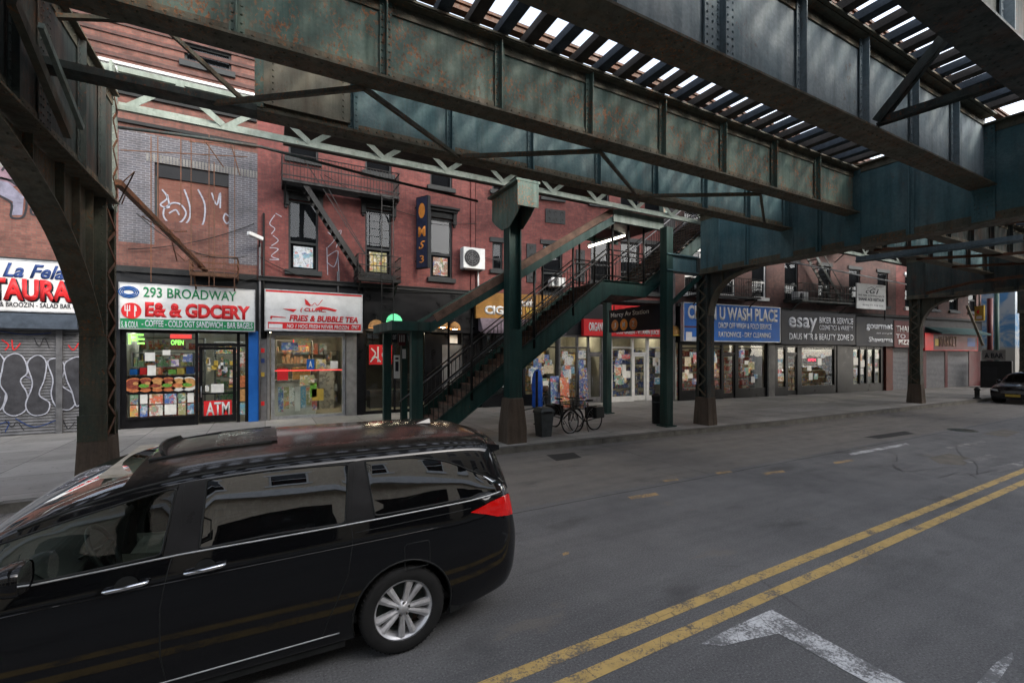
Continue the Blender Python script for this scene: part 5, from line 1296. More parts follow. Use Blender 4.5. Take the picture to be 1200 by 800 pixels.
for x, y, c_, lb, r in ((462, 374, 'green_glow', 'green domed lamp glowing above the black shop door', .30), (441, 381, 'bun', 'golden shaded lamp left of the green lamp', .30), (519, 381, 'bun', 'golden shaded lamp left of the cigar sign', .26), (533, 383, 'bun', 'golden shaded lamp nearest the cigar sign', .24)):
    c = uz(x, y, .6); t2 = thing('dome_lamp', lb, 'lamp', c)
    MB().lathe(c, [(r, -.10), (r*.92, .02), (r*.7, .12), (r*.35, .19), (.02, .21)], n=20).build('shade', M[c_], t2)
    MB().lathe(c, [(0, -.12), (.09, -.10), (.10, -.03), (.03, .03)], n=12).build('bulb', M['warm_light'], t2)
    MB().tube([c+Vector((0,0,.2)), c+Vector((0,.1,.38)), Vector((c.x, 17.9, c.z+.42))], .015, 6).build('arm', M['black_steel'], t2)
# cigar and next shops (behind the stairs) ------------------------------
def glazed(label, F, x0, x1, ytop, parts, frame='black_paint', riser=.45, interior=('interior_wall','interior_floor'), light='warm_light', nl=2, seed=0, shelves=True, zfas=ST-.16, glassm='shop_glass', ybot=None, fascia='charcoal', stuff=6):
    stuff = int(stuff*1.6)
    t = frontage(label, F, x0, x1); A, B = F.u(x0), F.u(x1); zt = F.z((x0+x1)/2, ytop); rnd = random.Random(seed)
    room(F, t, A+.02, B-.02, zt+.35, *interior, 3.6, light, nl)
    MB().fbox(F, A, B, zt, zfas, -.3, .03).build('fascia', M[fascia], t)
    prev = A
    for (xa, xb, kind) in parts:
        a, b = F.u(xa), F.u(xb)
        bars(F, t, [(prev, a, ZF-.03, zt)], frame, 'mullion', -.15, -.02)
        if kind == 'w':
            MB().fbox(F, a, b, ZF-.03, ZF+riser, -.16, -.02).build('stall_riser', M[frame], t)
            bars(F, t, [(a, b, zt-.12, zt), (a, b, ZF+riser, ZF+riser+.05), (a, b, 2.75, 2.80)], frame)
            pane(F, t, a, b, ZF+riser+.05, zt-.12, mat=glassm)
            for i in range(stuff):
                u = rnd.uniform(a+.05, b-.5); z = rnd.uniform(.9, 2.3); w_ = rnd.uniform(.2, .5); h_ = rnd.uniform(.2, .45)
                panel(F, t, u, min(b-.03, u+w_), z, z+h_, rnd.choice(['print_mixed','print_cool','print_warm','paper','print_cool']), 'poster', -.092-.004*0-.0006*i)
        elif kind == 'd':
            bars(F, t, [(a, b, 2.45, 2.55), (a, b, zt-.10, zt)], frame)
            pane(F, t, a, b, 2.55, zt-.10, mat=glassm)
            d = bars(F, t, [(a+.01, a+.10, .18, 2.44), (b-.10, b-.01, .18, 2.44), (a+.10, b-.10, 2.34, 2.44), (a+.10, b-.10, .18, .42)], frame, 'door', -.13, -.07)
            MB().fbox(F, a+.10, b-.10, .42, 2.34, -.105, -.099).build('pane', M[glassm], d)
            MB().tube([F.P(a+.14,1.0,-.04), F.P(a+.14,1.0,.0), F.P(a+.14,1.35,.0), F.P(a+.14,1.35,-.04)], .012, 6).build('handle', M['aluminium'], d)
        elif kind == 's': shutter(F, t, a, b, ZF, zt, n=-.06)
        elif kind == 'p': MB().fbox(F, a, b, ZF-.03, zt, -.2, .02).build('panel', M[frame], t)
        prev = b
    bars(F, t, [(prev, B, ZF-.03, zt)], frame, 'mullion', -.15, -.02)
    if shelves: shelf(F, A+.15, B-.15, -1.5, -1.1, .3, 2.75, 6, 'shelves of goods inside: '+label[:40].rsplit(' ', 1)[0], seed=seed)
    return t
glazed('cigar shop window full of colourful packets behind the stairs', MF, 566, 655, 388, [(570,596,'w'), (598,613,'d'), (616,652,'w')], 'charcoal', seed=21, stuff=10)
t = glazed('narrow shop window crowded with colourful bags and posters', MF, 655, 708, 392, [(657,676,'w'), (678,689,'w'), (691,706,'d')], 'galvanised', riser=.15, seed=22, stuff=12)
glazed('white framed glass shop front below the red sign', MF, 708, 793, 394, [(718,741,'w'), (743,758,'d'), (761,785,'w')], 'white_trim', riser=.2, seed=23, stuff=9, fascia='sign_red')
glazed('black framed laundry front with posters in its windows', RF, 796.5, 907, 402, [(800,828,'w'), (831,846,'w'), (848,862,'d'), (866,898,'w')], 'black_paint', riser=.45, seed=24, stuff=5, light='warm_light')
glazed('dark shop front with a pink neon sign under the esay sign', RF, 907, 998, 405, [(912,921,'w'), (923.5,935,'d'), (940,978.5,'w'), (981,997,'p')], 'black_paint', seed=25, stuff=4)
text_mesh('OPEN', RF, (RF.u(948), RF.z(952,423), RF.u(957), RF.z(952,420)), M['neon_pink'], 'neon_sign', t, -.06, .03)
glazed('dark framed shop front with tall bright panels in the window', RF, 998, 1036, 406, [(1000.5,1008,'w'), (1009,1016,'w'), (1017.5,1025,'w'), (1026,1033,'w')], 'black_paint', seed=26, stuff=3, light='cool_light')
glazed('narrow dark red door front with a folding gate', RF, 1036, 1083, 407.5, [(1047,1065,'s'), (1069,1080,'w')], 'sign_maroon', seed=27, shelves=False)
glazed('closed shop front with two wide grey roller shutters', RF, 1083, 1150, 411.5, [(1086,1108,'s'), (1111,1136,'s')], 'sign_maroon', seed=28, shelves=False)
for x0_, lb, r_ in ((1036.5, 'orange red painted pier beside the bright shop window', 'sign_maroon'), (899, 'pale grey pier with stickers between laundry and dark shop', 'stone_grey')):
    tag(MB().fbox(RF, RF.u(x0_), RF.u(x0_+7), .12, ST-.9 if x0_ < 1000 else 3.1, -.0, .10).build('painted_pier', M[r_] if x0_ < 1000 else flat('orange_red', (.10,.03,.02), .6, var=.3), org=RF.P(RF.u(x0_), .12)), lb, 'pier')
# end wall of the left row where the right row steps forward
tag(MB().prism([(17.66,16.60,.1),(17.70,15.9,.1),(17.72,15.9,.1),(17.9,16.60,.1)], (0,0,14.3)).build('party_wall', M['stone_grey'], org=(17.7,16.2,.1)), 'narrow grey side wall where the laundry building steps forward', 'wall')
# small dome awning
t = thing('dome_awning', 'small golden rounded awning left of the blue laundry sign', 'awning', MF.P(MF.u(783), 3.3, .3))
c = MF.P(MF.u(787,.4), MF.z(787,393,.4), .4); MB().lathe(c, [(.42, 0), (.40, .22), (.30, .42), (.12, .55), (.01, .58)], n=16).build('dome', M['sign_gold'], t); MB().lathe(c, [(.43,-.03),(.43,.03)], n=16).build('trim', M['yellow_paint'], t)
tag(MB().fbox(L, L.u(291), L.u(313), L.z(297,388)+.004, ST, -.35, .02).build('wall_infill', M['charcoal'], org=L.P(L.u(291), 3.3)), 'dark wall strip between the grocery sign and the fries sign', 'wall')
tag(MB().fbox(L, L.u(303), L.u(313), .12, L.z(297,388), -.35, -.201).build('wall_infill', M['charcoal'], org=L.P(L.u(303), .12)), 'dark wall behind the meter cabinet', 'wall')
tag(MB().fbox(L, L.u(418), L.u(426), .12, ST, -.35, .03).build('brick_pier', M['black_paint'], org=L.P(L.u(418), .12)), 'black pier between the fries shop and the black shop front', 'pier')
tag(MB().fbox(L, L.u(566), 9.75, .12, ST, -.35, -.02).build('wall_infill', M['charcoal'], org=L.P(L.u(566), .12)), 'dark wall strip behind the stairs left of the cigar shop', 'wall')
# ================================================================== STATION STAIRS
NY, FY = 11.0, 12.7
SL = .72
def zs1(x): return .65+(x-4.33)*SL          # underside of the lower flight
t = thing('station_stairs', 'dark green steel station stairs climbing right to a landing under a sloping canopy', 'stairs', (3.6, 11.8, .15))
Z0 = .15; xa = 4.33-(.5)/SL; LX, RX = 9.4, 10.85; zl = zs1(LX)
G = M['green_steel']
for y in (NY, FY):
    m = MB(); D = .46
    pts = [(xa, y, Z0), (LX, y, zl), (RX, y, zl), (15.0, y, zl+(15.0-RX)*SL), (15.0, y, zl+(15.0-RX)*SL+D), (RX-.05, y, zl+D-.03), (LX-.25, y, zl+D-.03), (xa-.55, y, Z0+.12), (xa-.55, y, Z0)]
    m.prism(pts, (0, .016, 0))
    for p, q in zip(pts[:4], pts[1:4]): m.bar(Vector(p)+Vector((0,.0,.0)), q, .10, .014)
    tp = pts[4:8]
    for p, q in zip(tp, tp[1:]): m.bar(p, q, .10, .014)
    m.build('stringer', G, t)
n = 25
for i in range(n):
    x = xa-.15+(LX-xa+.0)*i/n; z = Z0+.19+(zl+.43-Z0-.19)*i/n
    MB().box(x, x+.27, NY+.02, FY-.0, z, z+.035).box(x+.26, x+.27, NY+.02, FY-.0, z+.036, z+.165).build('step', M['canopy_wood'] if i % 3 else M['concrete_base'], t)
for i in range(17):
    x = RX+.1+.235*i; z = zl+.42+.17*(i+1)
    MB().box(x, x+.25, NY+.02, FY, z, z+.035).build('step', M['concrete_base'], t)
MB().box(LX-.1, RX+.1, NY+.018, FY, zl+.40, zl+.44).build('landing', M['green_steel'], t)
MB().box(LX, RX, NY, FY, zl-.02, zl-.003).build('landing_soffit', M['black_steel'], t)
def rail(y, side):
    m = MB(); B = M['black_steel']
    def run(x0, z0, x1, z1):
        for dz, r in ((.95, .022), (.80, .018), (.14, .02)):
            m.tube([(x0, y, z0+dz), (x1, y, z1+dz)], r, 6)
        L_ = x1-x0; k = max(1, int(L_/.125))
        for i in range(k+1):
            f = i/k; x = x0+L_*f; z = z0+(z1-z0)*f; m.tube([(x, y, z+.14), (x, y, z+.80)], .012, 4, caps=False)
    za_ = Z0+.2
    run(xa-.3, za_-.05, LX-.15, zl+.44); run(LX-.15, zl+.44, RX, zl+.44); run(RX, zl+.44, 14.9, zl+.44+(14.9-RX)*SL)
    m.build('balustrade', B, t)
    MB().tube([(xa-.35, y+side*.09, za_+.80), (LX-.1, y+side*.09, zl+1.26), (RX, y+side*.09, zl+1.26), (14.9, y+side*.09, zl+1.26+(14.9-RX)*SL)], .018, 8).build('handrail', M['galvanised'], t)
rail(NY, 1); rail(FY, -1)
def canz(x): return 3.12 if x < 3.65 else 3.12+(x-3.65)*(6.62-3.12)/(LX-3.65) if x < LX else 6.62
for y in (NY, FY):
    for x in (4.75, 6.66, 8.0, 9.5, 10.15, 10.8):
        zb_ = zs1(x)+.3 if x < LX else zl+.4
        MB().tube([(x, y, zb_), (x, y, canz(x)-.02)], .035, 8).build('canopy_post', M['black_steel'], t)
for (x, y, w_) in ((3.27, NY, .14), (2.95, FY, .10), (3.42, FY, .08)):
    MB().box(x-w_, x+w_, y-.09, y+.09, Z0, 3.02).build('entrance_post', G, t)
MB().box(2.62, 3.66, NY-.22, FY+.2, 3.02, 3.24).build('entrance_lintel', G, t)
m = MB(); a0, a1 = NY-.2, FY+.18
pr = [(3.60, 3.06), (LX, 6.56), (11.35, 6.56), (11.35, 6.64), (LX-.04, 6.64), (3.60, 3.15)]
m.prism([(x, a0, z) for x, z in pr], (0, a1-a0, 0)); m.build('canopy_roof', M['plastic_dark'], t)
for y in (a0-.04, a1+.01):
    m = MB(); m.prism([(x, y, z) for x, z in [(3.55, 2.98), (LX, 6.46), (11.4, 6.46), (11.4, 6.68), (LX-.05, 6.68), (3.55, 3.22)]], (0, .03, 0)); m.build('green_fascia', G if y < 11 else M['green_steel'], t)
m = MB()
m.prism([(3.72, a0-.05, 3.25), (LX-.08, a0-.05, 6.70), (LX-.08, a0-.05, 6.92), (3.62, a0-.05, 3.42)], (0, .05, 0)); m.build('gutter_board', M['canopy_wood'], t)
MB().box(LX-.1, 11.4, a0-.09, a0-.045, 6.48, 6.86).build('pale_fascia', M['pale_green_steel'], t)
p, q = onY(690, 289, 12.0), onY(732, 276, 12.0)
MB().bar(p+Vector((0,0,.08)), q+Vector((0,0,.08)), .16, .06).build('light_housing', M['pvc_white'], t); MB().tube([p, q], .035, 8).build('light_tube', M['tube_light'], t)
# signs at the entrance
def post_sign(x0, x1, z0, z1, mat, label, txt=None, name='notice_sign'):
    y = FY-.11; F = Frame(0, y, 1, y); s_ = thing(name, label, 'sign', (x0, y, z0))
    MB().fbox(F, x0, x1, z0, z1, 0, .012).build('board', M[mat], s_)
    if txt: text_mesh(txt, F, (x0+.03, z0+(z1-z0)*.3, x1-.03, z1-.06), M['pvc_white'] if mat != 'paper' else M['sign_black'], 'lettering', s_, .013)
    return s_
fp = lambda px, py: onY(px, py, FY-.11)
post_sign(fp(459,400).x, fp(465.5,400).x, fp(462,401).z, fp(462,390).z, 'sign_black', 'small black notice board at the stair entrance', 'EXIT')
post_sign(fp(466.5,400).x, fp(475,400).x, fp(470,405).z, fp(470,390).z, 'sign_maroon', 'small red and brown notice board beside the green entrance post', 'III')
post_sign(fp(461.5,400).x, fp(468.5,400).x, fp(465,443).z, fp(465,416).z, 'paper', 'tall white paper notice taped on the thin green entrance post', 'i')
post_sign(fp(471.5,400).x, fp(475.5,400).x, fp(473,420).z, fp(473,409).z, 'sign_white', 'tiny white notice beside the paper notice at the stairs')
# posts carrying the landing sign
t = thing('sign_frame', 'pair of green steel posts holding the station sign across the pavement', 'posts', (11.45, 12.2, .15))
MB().box(11.18, 11.46, 10.38, 10.66, .15, 6.5).build('post', M['green_steel'], t); MB().box(11.1, 11.54, 10.3, 10.74, .15, .19).build('foot_plate', M['green_steel'], t)
MB().box(11.62, 11.86, 13.78, 14.02, .15, 4.7).build('post', M['green_steel'], t); MB().box(11.54, 11.94, 13.7, 14.1, .15, .19).build('foot_plate', M['green_steel'], t)
MB().box(11.2, 12.6, 10.42, 10.60, 5.15, 5.62).box(11.2, 12.6, 10.34, 10.68, 5.62, 5.66).box(11.2, 12.6, 10.34, 10.68, 5.11, 5.15).build('cross_beam', M['deep_blue_steel'], t)
MB().bar((11.4, 10.5, 4.0), (12.6, 10.3, 5.0), .12, .12).build('diagonal', M['green_steel'], t)
SF_ = Frame(11.66, 13.7, 11.50, 10.7)
# frame runs from the shops towards the road and faces the left of the picture
t = thing('station_sign', 'black station sign reading Marcy Av Station with three orange and brown route discs', 'sign', SF_.P(0, 3.2))
LW = (Vector((11.66,13.7))-Vector((11.50,10.7))).length
z0_, z1_ = 3.28, 4.10
MB().fbox(SF_, 0, LW, z0_, z1_, -.05, 0).build('board', M['sign_black'], t); MB().fbox(SF_, 0, LW, z1_, z1_+.03, -.06, .015).build('edge', M['black_steel'], t)
text_mesh('Marcy Av Station', SF_, (.12, 3.80, 2.2, 4.02), M['paper'], 'lettering', t, .003, .015)
for i, (ch, mt) in enumerate((('J', 'jmz_brown'), ('M', 'jmz_orange'), ('Z', 'jmz_brown'))):
    c = SF_.P(.36+i*.52, 3.54, .004); m = MB(); m.poly([c+SF_.d*(.21*math.cos(k*PI/12))+Vector((0,0,.21*math.sin(k*PI/12))) for k in range(24)]); d_ = m.build('route_disc', M[mt], t)
    text_mesh(ch, SF_, (.36+i*.52-.07, 3.44, .36+i*.52+.07, 3.64), M['paper'], 'lettering', d_, .006, .02)
for u in (.25, LW-.3): MB().fbox(SF_, u, u+.04, z1_+.031, 4.3, -.04, -.01).build('hanger', M['black_steel'], t)

# ================================================================== STREET THINGS
c = onZ(642, 512, .15)
t = thing('litter_bin', 'grey square litter bin with a domed lid beside the rusty pedestal', 'litter bin', (c.x, c.y+.22, .15))
x, y = c.x, c.y+.22
m = MB(); b0 = [(-.19,-.19),(.19,-.19),(.19,.19),(-.19,.19)]; 
m.add([(x+a*.88,y+b*.88,.15) for a,b in b0]+[(x+a*1.12,y+b*1.12,.80) for a,b in b0], [(0,1,5,4),(1,2,6,5),(2,3,7,6),(3,0,4,7),(4,5,6,7)]); m.build('body', M['bin_grey'], t, bevel=.02)
m = MB(); m.add([(x+a*1.2,y+b*1.2,.80) for a,b in b0]+[(x+a*1.2,y+b*1.2,.86) for a,b in b0]+[(x+a*.85,y+b*.85,.96) for a,b in b0], [(4*j+i,4*j+(i+1)%4,4*j+4+(i+1)%4,4*j+4+i) for j in range(2) for i in range(4)]+[(8,9,10,11),(3,2,1,0)]); m.build('lid', M['bin_grey'], t, bevel=.015)
MB().box(x-.13, x+.13, y-.232, y-.226, .815, .85).build('flap', M['black_paint'], t)
c = onZ(769, 496, .15); t = thing('slim_bin', 'slim black post bin behind the green sign post', 'litter bin', (c.x, c.y, .15))
MB().lathe((c.x, c.y, .15), [(.13,0),(.14,.05),(.14,.85),(.15,.88),(.15,.93),(.06,1.0),(0,1.0)], n=20).build('body', M['plastic_dark'], t); MB().lathe((c.x, c.y, .15), [(.146,.70),(.15,.72),(.146,.74)], n=20).build('ring', M['bin_grey'], t)
c = onZ(629, 497, .15); t = thing('thin_post', 'thin black pole standing on the pavement left of the bicycles', 'post', (c.x, c.y, .15))
MB().tube([c, c+Vector((0,0,1.75))], .045, 8).build('pole', M['black_steel'], t); MB().tube([c+Vector((0,0,.55)), c+Vector((-.5,.1,.48)), c+Vector((-.85,.1,.3))], .02, 6).build('side_bar', M['black_steel'], t)
MB().lathe(c, [(.11,0),(.11,.03),(.05,.05)], n=14).build('foot', M['black_steel'], t)
c = onZ(1145, 467, .15); t = thing('fire_hydrant', 'small black hydrant at the kerb near the parked dark car', 'hydrant', c)
MB().lathe(c, [(.16,0),(.16,.05),(.10,.07),(.10,.42),(.13,.44),(.13,.48),(.09,.56),(.03,.62),(0,.62)], n=14).build('body', M['plastic_dark'], t); MB().tube([c+Vector((-.19,0,.36)), c+Vector((.19,0,.36))], .055, 8).build('outlet', M['plastic_dark'], t)
# bundles by the shops
c = onZ(630, 477, .15); t = thing('covered_stand', 'tall stand wrapped in a bright blue cover by the cigar shop window', 'covered stand', c)
prof = [(.20,0),(.24,.1),(.22,.5),(.25,.9),(.22,1.3),(.15,1.55),(.05,1.65),(0,1.65)]
vs = []; n = 22; m = MB()
for i, (r, h) in enumerate(prof):
    for k in range(n): a = 2*PI*k/n; rr_ = r*(1+.13*math.sin(5*a+i*.3)); vs.append(c+Vector((rr_*math.cos(a), rr_*math.sin(a)*.8, h)))
m.add(vs, [(i*n+k, i*n+(k+1)%n, (i+1)*n+(k+1)%n, (i+1)*n+k) for i in range(len(prof)-1) for k in range(n)], 0, True); m.build('cover', M['blue_tarp'], t)
MB().tube([c+Vector((.02,-.2,.85)), c+Vector((.24,0,.87)), c+Vector((.0,.2,.85))], .015, 6).build('cord', M['black_steel'], t)
c = onZ(641, 476, .15); t = thing('folding_chair', 'worn white framed chair with a brown seat by the shop display', 'chair', c)
m = MB()
for dx in (-.2, .2):
    m.tube([c+Vector((dx,-.2,0)), c+Vector((dx,.02,.45)), c+Vector((dx,.2,.92))], .016, 6); m.tube([c+Vector((dx,.22,0)), c+Vector((dx,-.12,.46))], .016, 6)
m.build('frame', M['pvc_white'], t); MB().box(c.x-.2, c.x+.2, c.y-.18, c.y+.12, .58, .62).build('seat', M['canopy_wood'], t)
MB().prism([c+Vector((-.19,.10,.66)), c+Vector((.19,.10,.66)), c+Vector((.19,.19,.90)), c+Vector((-.19,.19,.90))], (0,.02,0)).build('backrest', M['canopy_wood'], t)
for i, (px, lb, mt, hh) in enumerate(((650, 'narrow printed sandwich board beside the white chair', 'print_cool', 1.35), (661, 'pale curved display board leaning by the colourful window', 'print_warm', 1.3), (683, 'dark red rack of clothes and bags by the dark shop door', 'goods', 1.7))):
    c = onZ(px, 477, .15); t = thing(['sandwich_board','display_board','display_rack'][i], lb, ['board','board','rack'][i], c)
    MB().prism([c+Vector((-.25,-.12,0)), c+Vector((.25,-.12,0)), c+Vector((.22,.0,hh)), c+Vector((-.22,.0,hh))], (0,.02,0)).build('front_panel', M[mt], t)
    MB().prism([c+Vector((-.25,.22,0)), c+Vector((.25,.22,0)), c+Vector((.22,.04,hh)), c+Vector((-.22,.04,hh))], (0,.02,0)).build('rear_panel', M['stone_grey'], t)
# bicycles
def bicycle(label, bag, frame_mat):
    t = thing('bicycle', label, 'bicycle', (0,0,0), 'bicycles parked together on the pavement')
    R_ = .34; wb = 1.06
    for x in (-wb/2, wb/2):
        c = Vector((x, 0, R_)); m = MB()
        m.tube([c+Vector((math.cos(k*PI/16)*R_, 0, math.sin(k*PI/16)*R_)) for k in range(33)], .022, 6, caps=False); w_ = m.build('wheel', M['rubber'], t)
        m = MB(); m.tube([c+Vector((math.cos(k*PI/16)*(R_-.03), 0, math.sin(k*PI/16)*(R_-.03))) for k in range(33)], .009, 5, caps=False)
        for k in range(16): m.tube([c+Vector((0, .03*(-1)**k, 0)), c+Vector((math.cos(k*PI/8)*(R_-.03), 0, math.sin(k*PI/8)*(R_-.03)))], .0022, 3, caps=False)
        m.tube([c+Vector((0,-.05,0)), c+Vector((0,.05,0))], .025, 8); m.build('rim', M['aluminium'], w_)
        m = MB(); m.tube([c+Vector((math.cos(a)*(R_+.035), 0, math.sin(a)*(R_+.035))) for a in [.3+q*.22 for q in range(12)]], .012, 4); m.build('mudguard', M['plastic_dark'], t)
    bb = Vector((-.08,0,.29)); st = Vector((-.26,0,.76)); hd = Vector((.34,0,.78)); hl = Vector((.37,0,.66)); rw = Vector((-wb/2,0,R_)); fw = Vector((wb/2,0,R_))
    m = MB()
    for a, b, r in ((bb,st,.019),(st,hd,.019),(bb,hl,.022),(hd+Vector((-.01,0,.08)),hl,.022)): m.tube([a,b], r, 8)
    for s in (-.05, .05):
        o = Vector((0,s,0)); m.tube([rw+o, bb+o*.6], .010, 5); m.tube([rw+o, st+Vector((.02,0,-.06))+o*.4], .009, 5); m.tube([hl+o, fw+o], .013, 6)
    m.build('frame', M[frame_mat], t)
    m = MB(); m.tube([hd, hd+Vector((-.02,0,.20))], .015, 6); m.tube([hd+Vector((-.08,-.30,.24)), hd+Vector((0,-.16,.22)), hd+Vector((0,.16,.22)), hd+Vector((-.08,.30,.24))], .013, 6); h_ = m.build('handlebar', M['black_steel'], t)
    for s in (-.3, .3): MB().tube([hd+Vector((-.08,s,.24)), hd+Vector((-.19,s*1.05,.24))], .018, 6).build('grip', M['rubber'], h_)
    m = MB(); m.tube([st, st+Vector((-.04,0,.14))], .014, 6); sd_ = st+Vector((-.04,0,.16))
    m.add([sd_+Vector(v) for v in ((-.14,-.08,0),(-.14,.08,0),(.02,.05,.01),(.14,.015,0),(.14,-.015,0),(.02,-.05,.01),(-.13,-.06,-.05),(-.13,.06,-.05),(.13,0,-.04))], [(0,5,4,3,2,1),(0,1,7,6),(1,2,8,7),(2,3,8),(3,4,8),(4,5,8),(5,0,6,8),(6,7,8)]); m.build('saddle', M['plastic_dark'], t)
    m = MB(); m.lathe(bb+Vector((0,.0,0)), [(.09,-.05),(.09,-.045)], 'y', 18); m.bar(bb+Vector((0,-.06,0)), bb+Vector((.12,-.06,-.12)), .02); m.bar(bb+Vector((0,.06,0)), bb+Vector((-.12,.06,.12)), .02)
    m.box(bb.x+.08, bb.x+.17, -.14, -.06, bb.z-.14, bb.z-.12); m.box(bb.x-.17, bb.x-.08, .06, .14, bb.z+.12, bb.z+.14); m.build('crank', M['black_steel'], t)
    for s in (-1, 1):
        y0_, y1_ = sorted((s*.09, s*.24)); b = MB(); b.box(-.74, -.36, y0_, y1_, .36, .70); b.build('pannier', M[bag], t, bevel=.03)
    MB().box(-.76, -.30, -.08, .08, .715, .73).build('carrier', M['black_steel'], t)
    m = MB(); m.box(.42, .74, -.17, .17, .68, .70)
    for s in range(8):
        m.bar((.42+s*.045, -.17, .69), (.42+s*.045, -.19, .92), .006); m.bar((.42+s*.045, .17, .69), (.42+s*.045, .19, .92), .006)
    for x in (.42, .74):
        for s in range(7): m.bar((x, -.17+s*.056, .69), (x, -.19+s*.063, .92), .006)
    m.tube([(.41,-.19,.92), (.75,-.19,.92), (.75,.19,.92), (.41,.19,.92), (.41,-.19,.92)], .008, 5); m.build('basket', M['black_steel'], t)
    MB().tube([(-.1,.05,.26), (-.02,.2,.0)], .01, 5).build('kickstand', M['black_steel'], t)
    return t
b = bicycle('dark bicycle with black bags standing broadside, wheel nearest the green sign post', 'plastic_dark', 'black_steel'); c = onZ(684, 506, .15); b.location = (c.x+.05, c.y+.1, .15); b.rotation_euler = (.06, 0, PI+.18)
b = bicycle('dark bicycle turned towards the road, wheel nearest the grey litter bin', 'charcoal', 'dark_steel'); c = onZ(668, 504, .15); b.location = (c.x, c.y+.30, .15); b.rotation_euler = (-.05, 0, .95-PI/2-.9)
# far right items
def on_plane(px, py, X): return onX(px, py, X)
X = 40.0
t = thing('yellow_sign', 'small yellow hanging sign with red marks near the red pole', 'sign', on_plane(1142, 376, X))
a, b_ = on_plane(1142,376,X), on_plane(1155,358,X); Fy = Frame(X, a.y, X+.001, b_.y) if False else Frame(X, a.y, X-.3, b_.y)
w_ = (Vector((X, a.y))-Vector((X-.3, b_.y))).length
MB().fbox(Fy, 0, w_, a.z, b_.z, -.08, 0).build('board', M['yellow_paint'], t); MB().lathe(Fy.P(w_/2, (a.z*.4+b_.z*.6), .004), [(0,0),(w_*.2,0)], 'x', 12).build('red_mark', M['sign_red'], t); MB().fbox(Fy, w_*.2, w_*.8, a.z+.1, a.z+.3, .002, .01).build('white_mark', M['pvc_white'], t)
MB().fbox(Fy, w_*.4, w_*.5, b_.z+.002, b_.z+1.0, -.06, -.02).build('hanger', M['black_steel'], t)
a = onZ(1160, 452, .15); t = thing('red_pole', 'dark red painted pole behind the parked dark car', 'pole', a)
MB().tube([a, a+Vector((0,0,onX(1160,352,a.x).z))], .17, 12).build('shaft', M['sign_maroon'], t); MB().lathe(a, [(.3,0),(.3,.3),(.18,.4)], n=14).build('foot', M['dark_steel'], t)
a = onZ(1168, 451, .15); t = thing('green_pole', 'slim dark green pole right of the red pole', 'pole', a)
MB().tube([a, a+Vector((0,0,7))], .14, 10).build('shaft', M['green_steel'], t); MB().lathe(a, [(.22,0),(.22,.25),(.15,.3)], n=14).build('foot', M['green_steel'], t)
a = onZ(1156, 454, .15); F = Frame(a.x, a.y, a.x+.3, a.y-1.3); t = thing('news_kiosk', 'small black kiosk with a white sign panel behind the parked car', 'kiosk', a)
MB().fbox(F, -.3, 1.2, .15, 2.0, -1.0, 0).build('body', M['black_paint'], t, bevel=.03); MB().fbox(F, -.2, .9, 2.05, 2.75, -.05, .03).build('white_panel', M['stone_grey'], t); text_mesh('A BAR', F, (-.1, 2.2, .8, 2.55), M['sign_black'], 'lettering', t, .035, .03)
MB().fbox(F, -.2, .5, .7, 1.6, .002, .03).build('door', M['charcoal'], t)
a = onX(1133, 358, 39); b_ = onX(1152, 405, 39)
tag(MB().bar(a, b_, .12, .12).build('slanting_pole', M['flange_steel'], org=a), 'slanting rusty pole beside the market sign', 'pole')
# ================================================================== VEHICLES
def cr(p0, p1, p2, p3, t):
    return .5*((2*p1)+(p2-p0)*t+(2*p0-5*p1+4*p2-p3)*t*t+(3*p1-p0-3*p2+p3)*t**3)
class Surf:
    """smooth car skin through a grid of section points; half body, y outwards"""
    def __init__(s, st): s.g = np.array(st, float); s.U, s.V = s.g.shape[0]-1, s.g.shape[1]-1
    def __call__(s, u, v):
        u = min(max(u, 0), s.U-1e-6); v = min(max(v, 0), s.V-1e-6); i, j = int(u), int(v); a, b = u-i, v-j
        def row(k):
            k = min(max(k, 0), s.U); r = s.g[k]; c = lambda q: r[min(max(q, 0), s.V)]
            p_1 = c(j-1); p3 = c(j+2)
            if j+2 > s.V: p3 = r[s.V-1]*np.array([1, -1, 1])+0
            return cr(p_1, c(j), c(j+1), p3, b)
        return cr(row(i-1), row(i), row(i+1), row(i+2), a)
    def table(s, n=10):
        us = np.linspace(0, s.U, s.U*n+1); vs = np.linspace(0, s.V, s.V*n+1)
        s.T = np.array([[s(u, v) for v in vs] for u in us]); s.us, s.vs = us, vs
    def inv(s, f, target, vmin=0, vmax=99, umin=0, umax=99):
        """(u,v) whose image under f (of an (x,y,z)) is nearest the target"""
        best = None
        F_ = f(s.T.reshape(-1, 3)).reshape(s.T.shape[0], s.T.shape[1], -1)
        D = ((F_-np.array(target))**2).sum(2)
        D[:, (s.vs < vmin) | (s.vs > vmax)] = 1e9; D[(s.us < umin) | (s.us > umax), :] = 1e9
        i, j = np.unravel_index(np.argmin(D), D.shape); u, v = s.us[i], s.vs[j]; h = s.us[1]-s.us[0]
        cur = D[i, j]
        for _ in range(22):
            imp = False
            for du, dv in ((h,0),(-h,0),(0,h),(0,-h),(h,h),(-h,-h),(h,-h),(-h,h)):
                uu_, vv_ = u+du, v+dv
                if not (0 <= uu_ <= s.U and 0 <= vv_ <= s.V): continue
                d = ((f(s(uu_, vv_).reshape(1, 3))[0]-np.array(target))**2).sum()
                if d < cur: u, v, cur, imp = uu_, vv_, d, True; break
            if not imp: h /= 2
        return (u, v)
def inside(p, poly):
    x, y = p; c = False; n = len(poly); j = n-1
    for i in range(n):
        xi, yi = poly[i]; xj, yj = poly[j]
        if (yi > y) != (yj > y) and x < (xj-xi)*(y-yi)/(yj-yi+1e-12)+xi: c = not c
        j = i
    return c
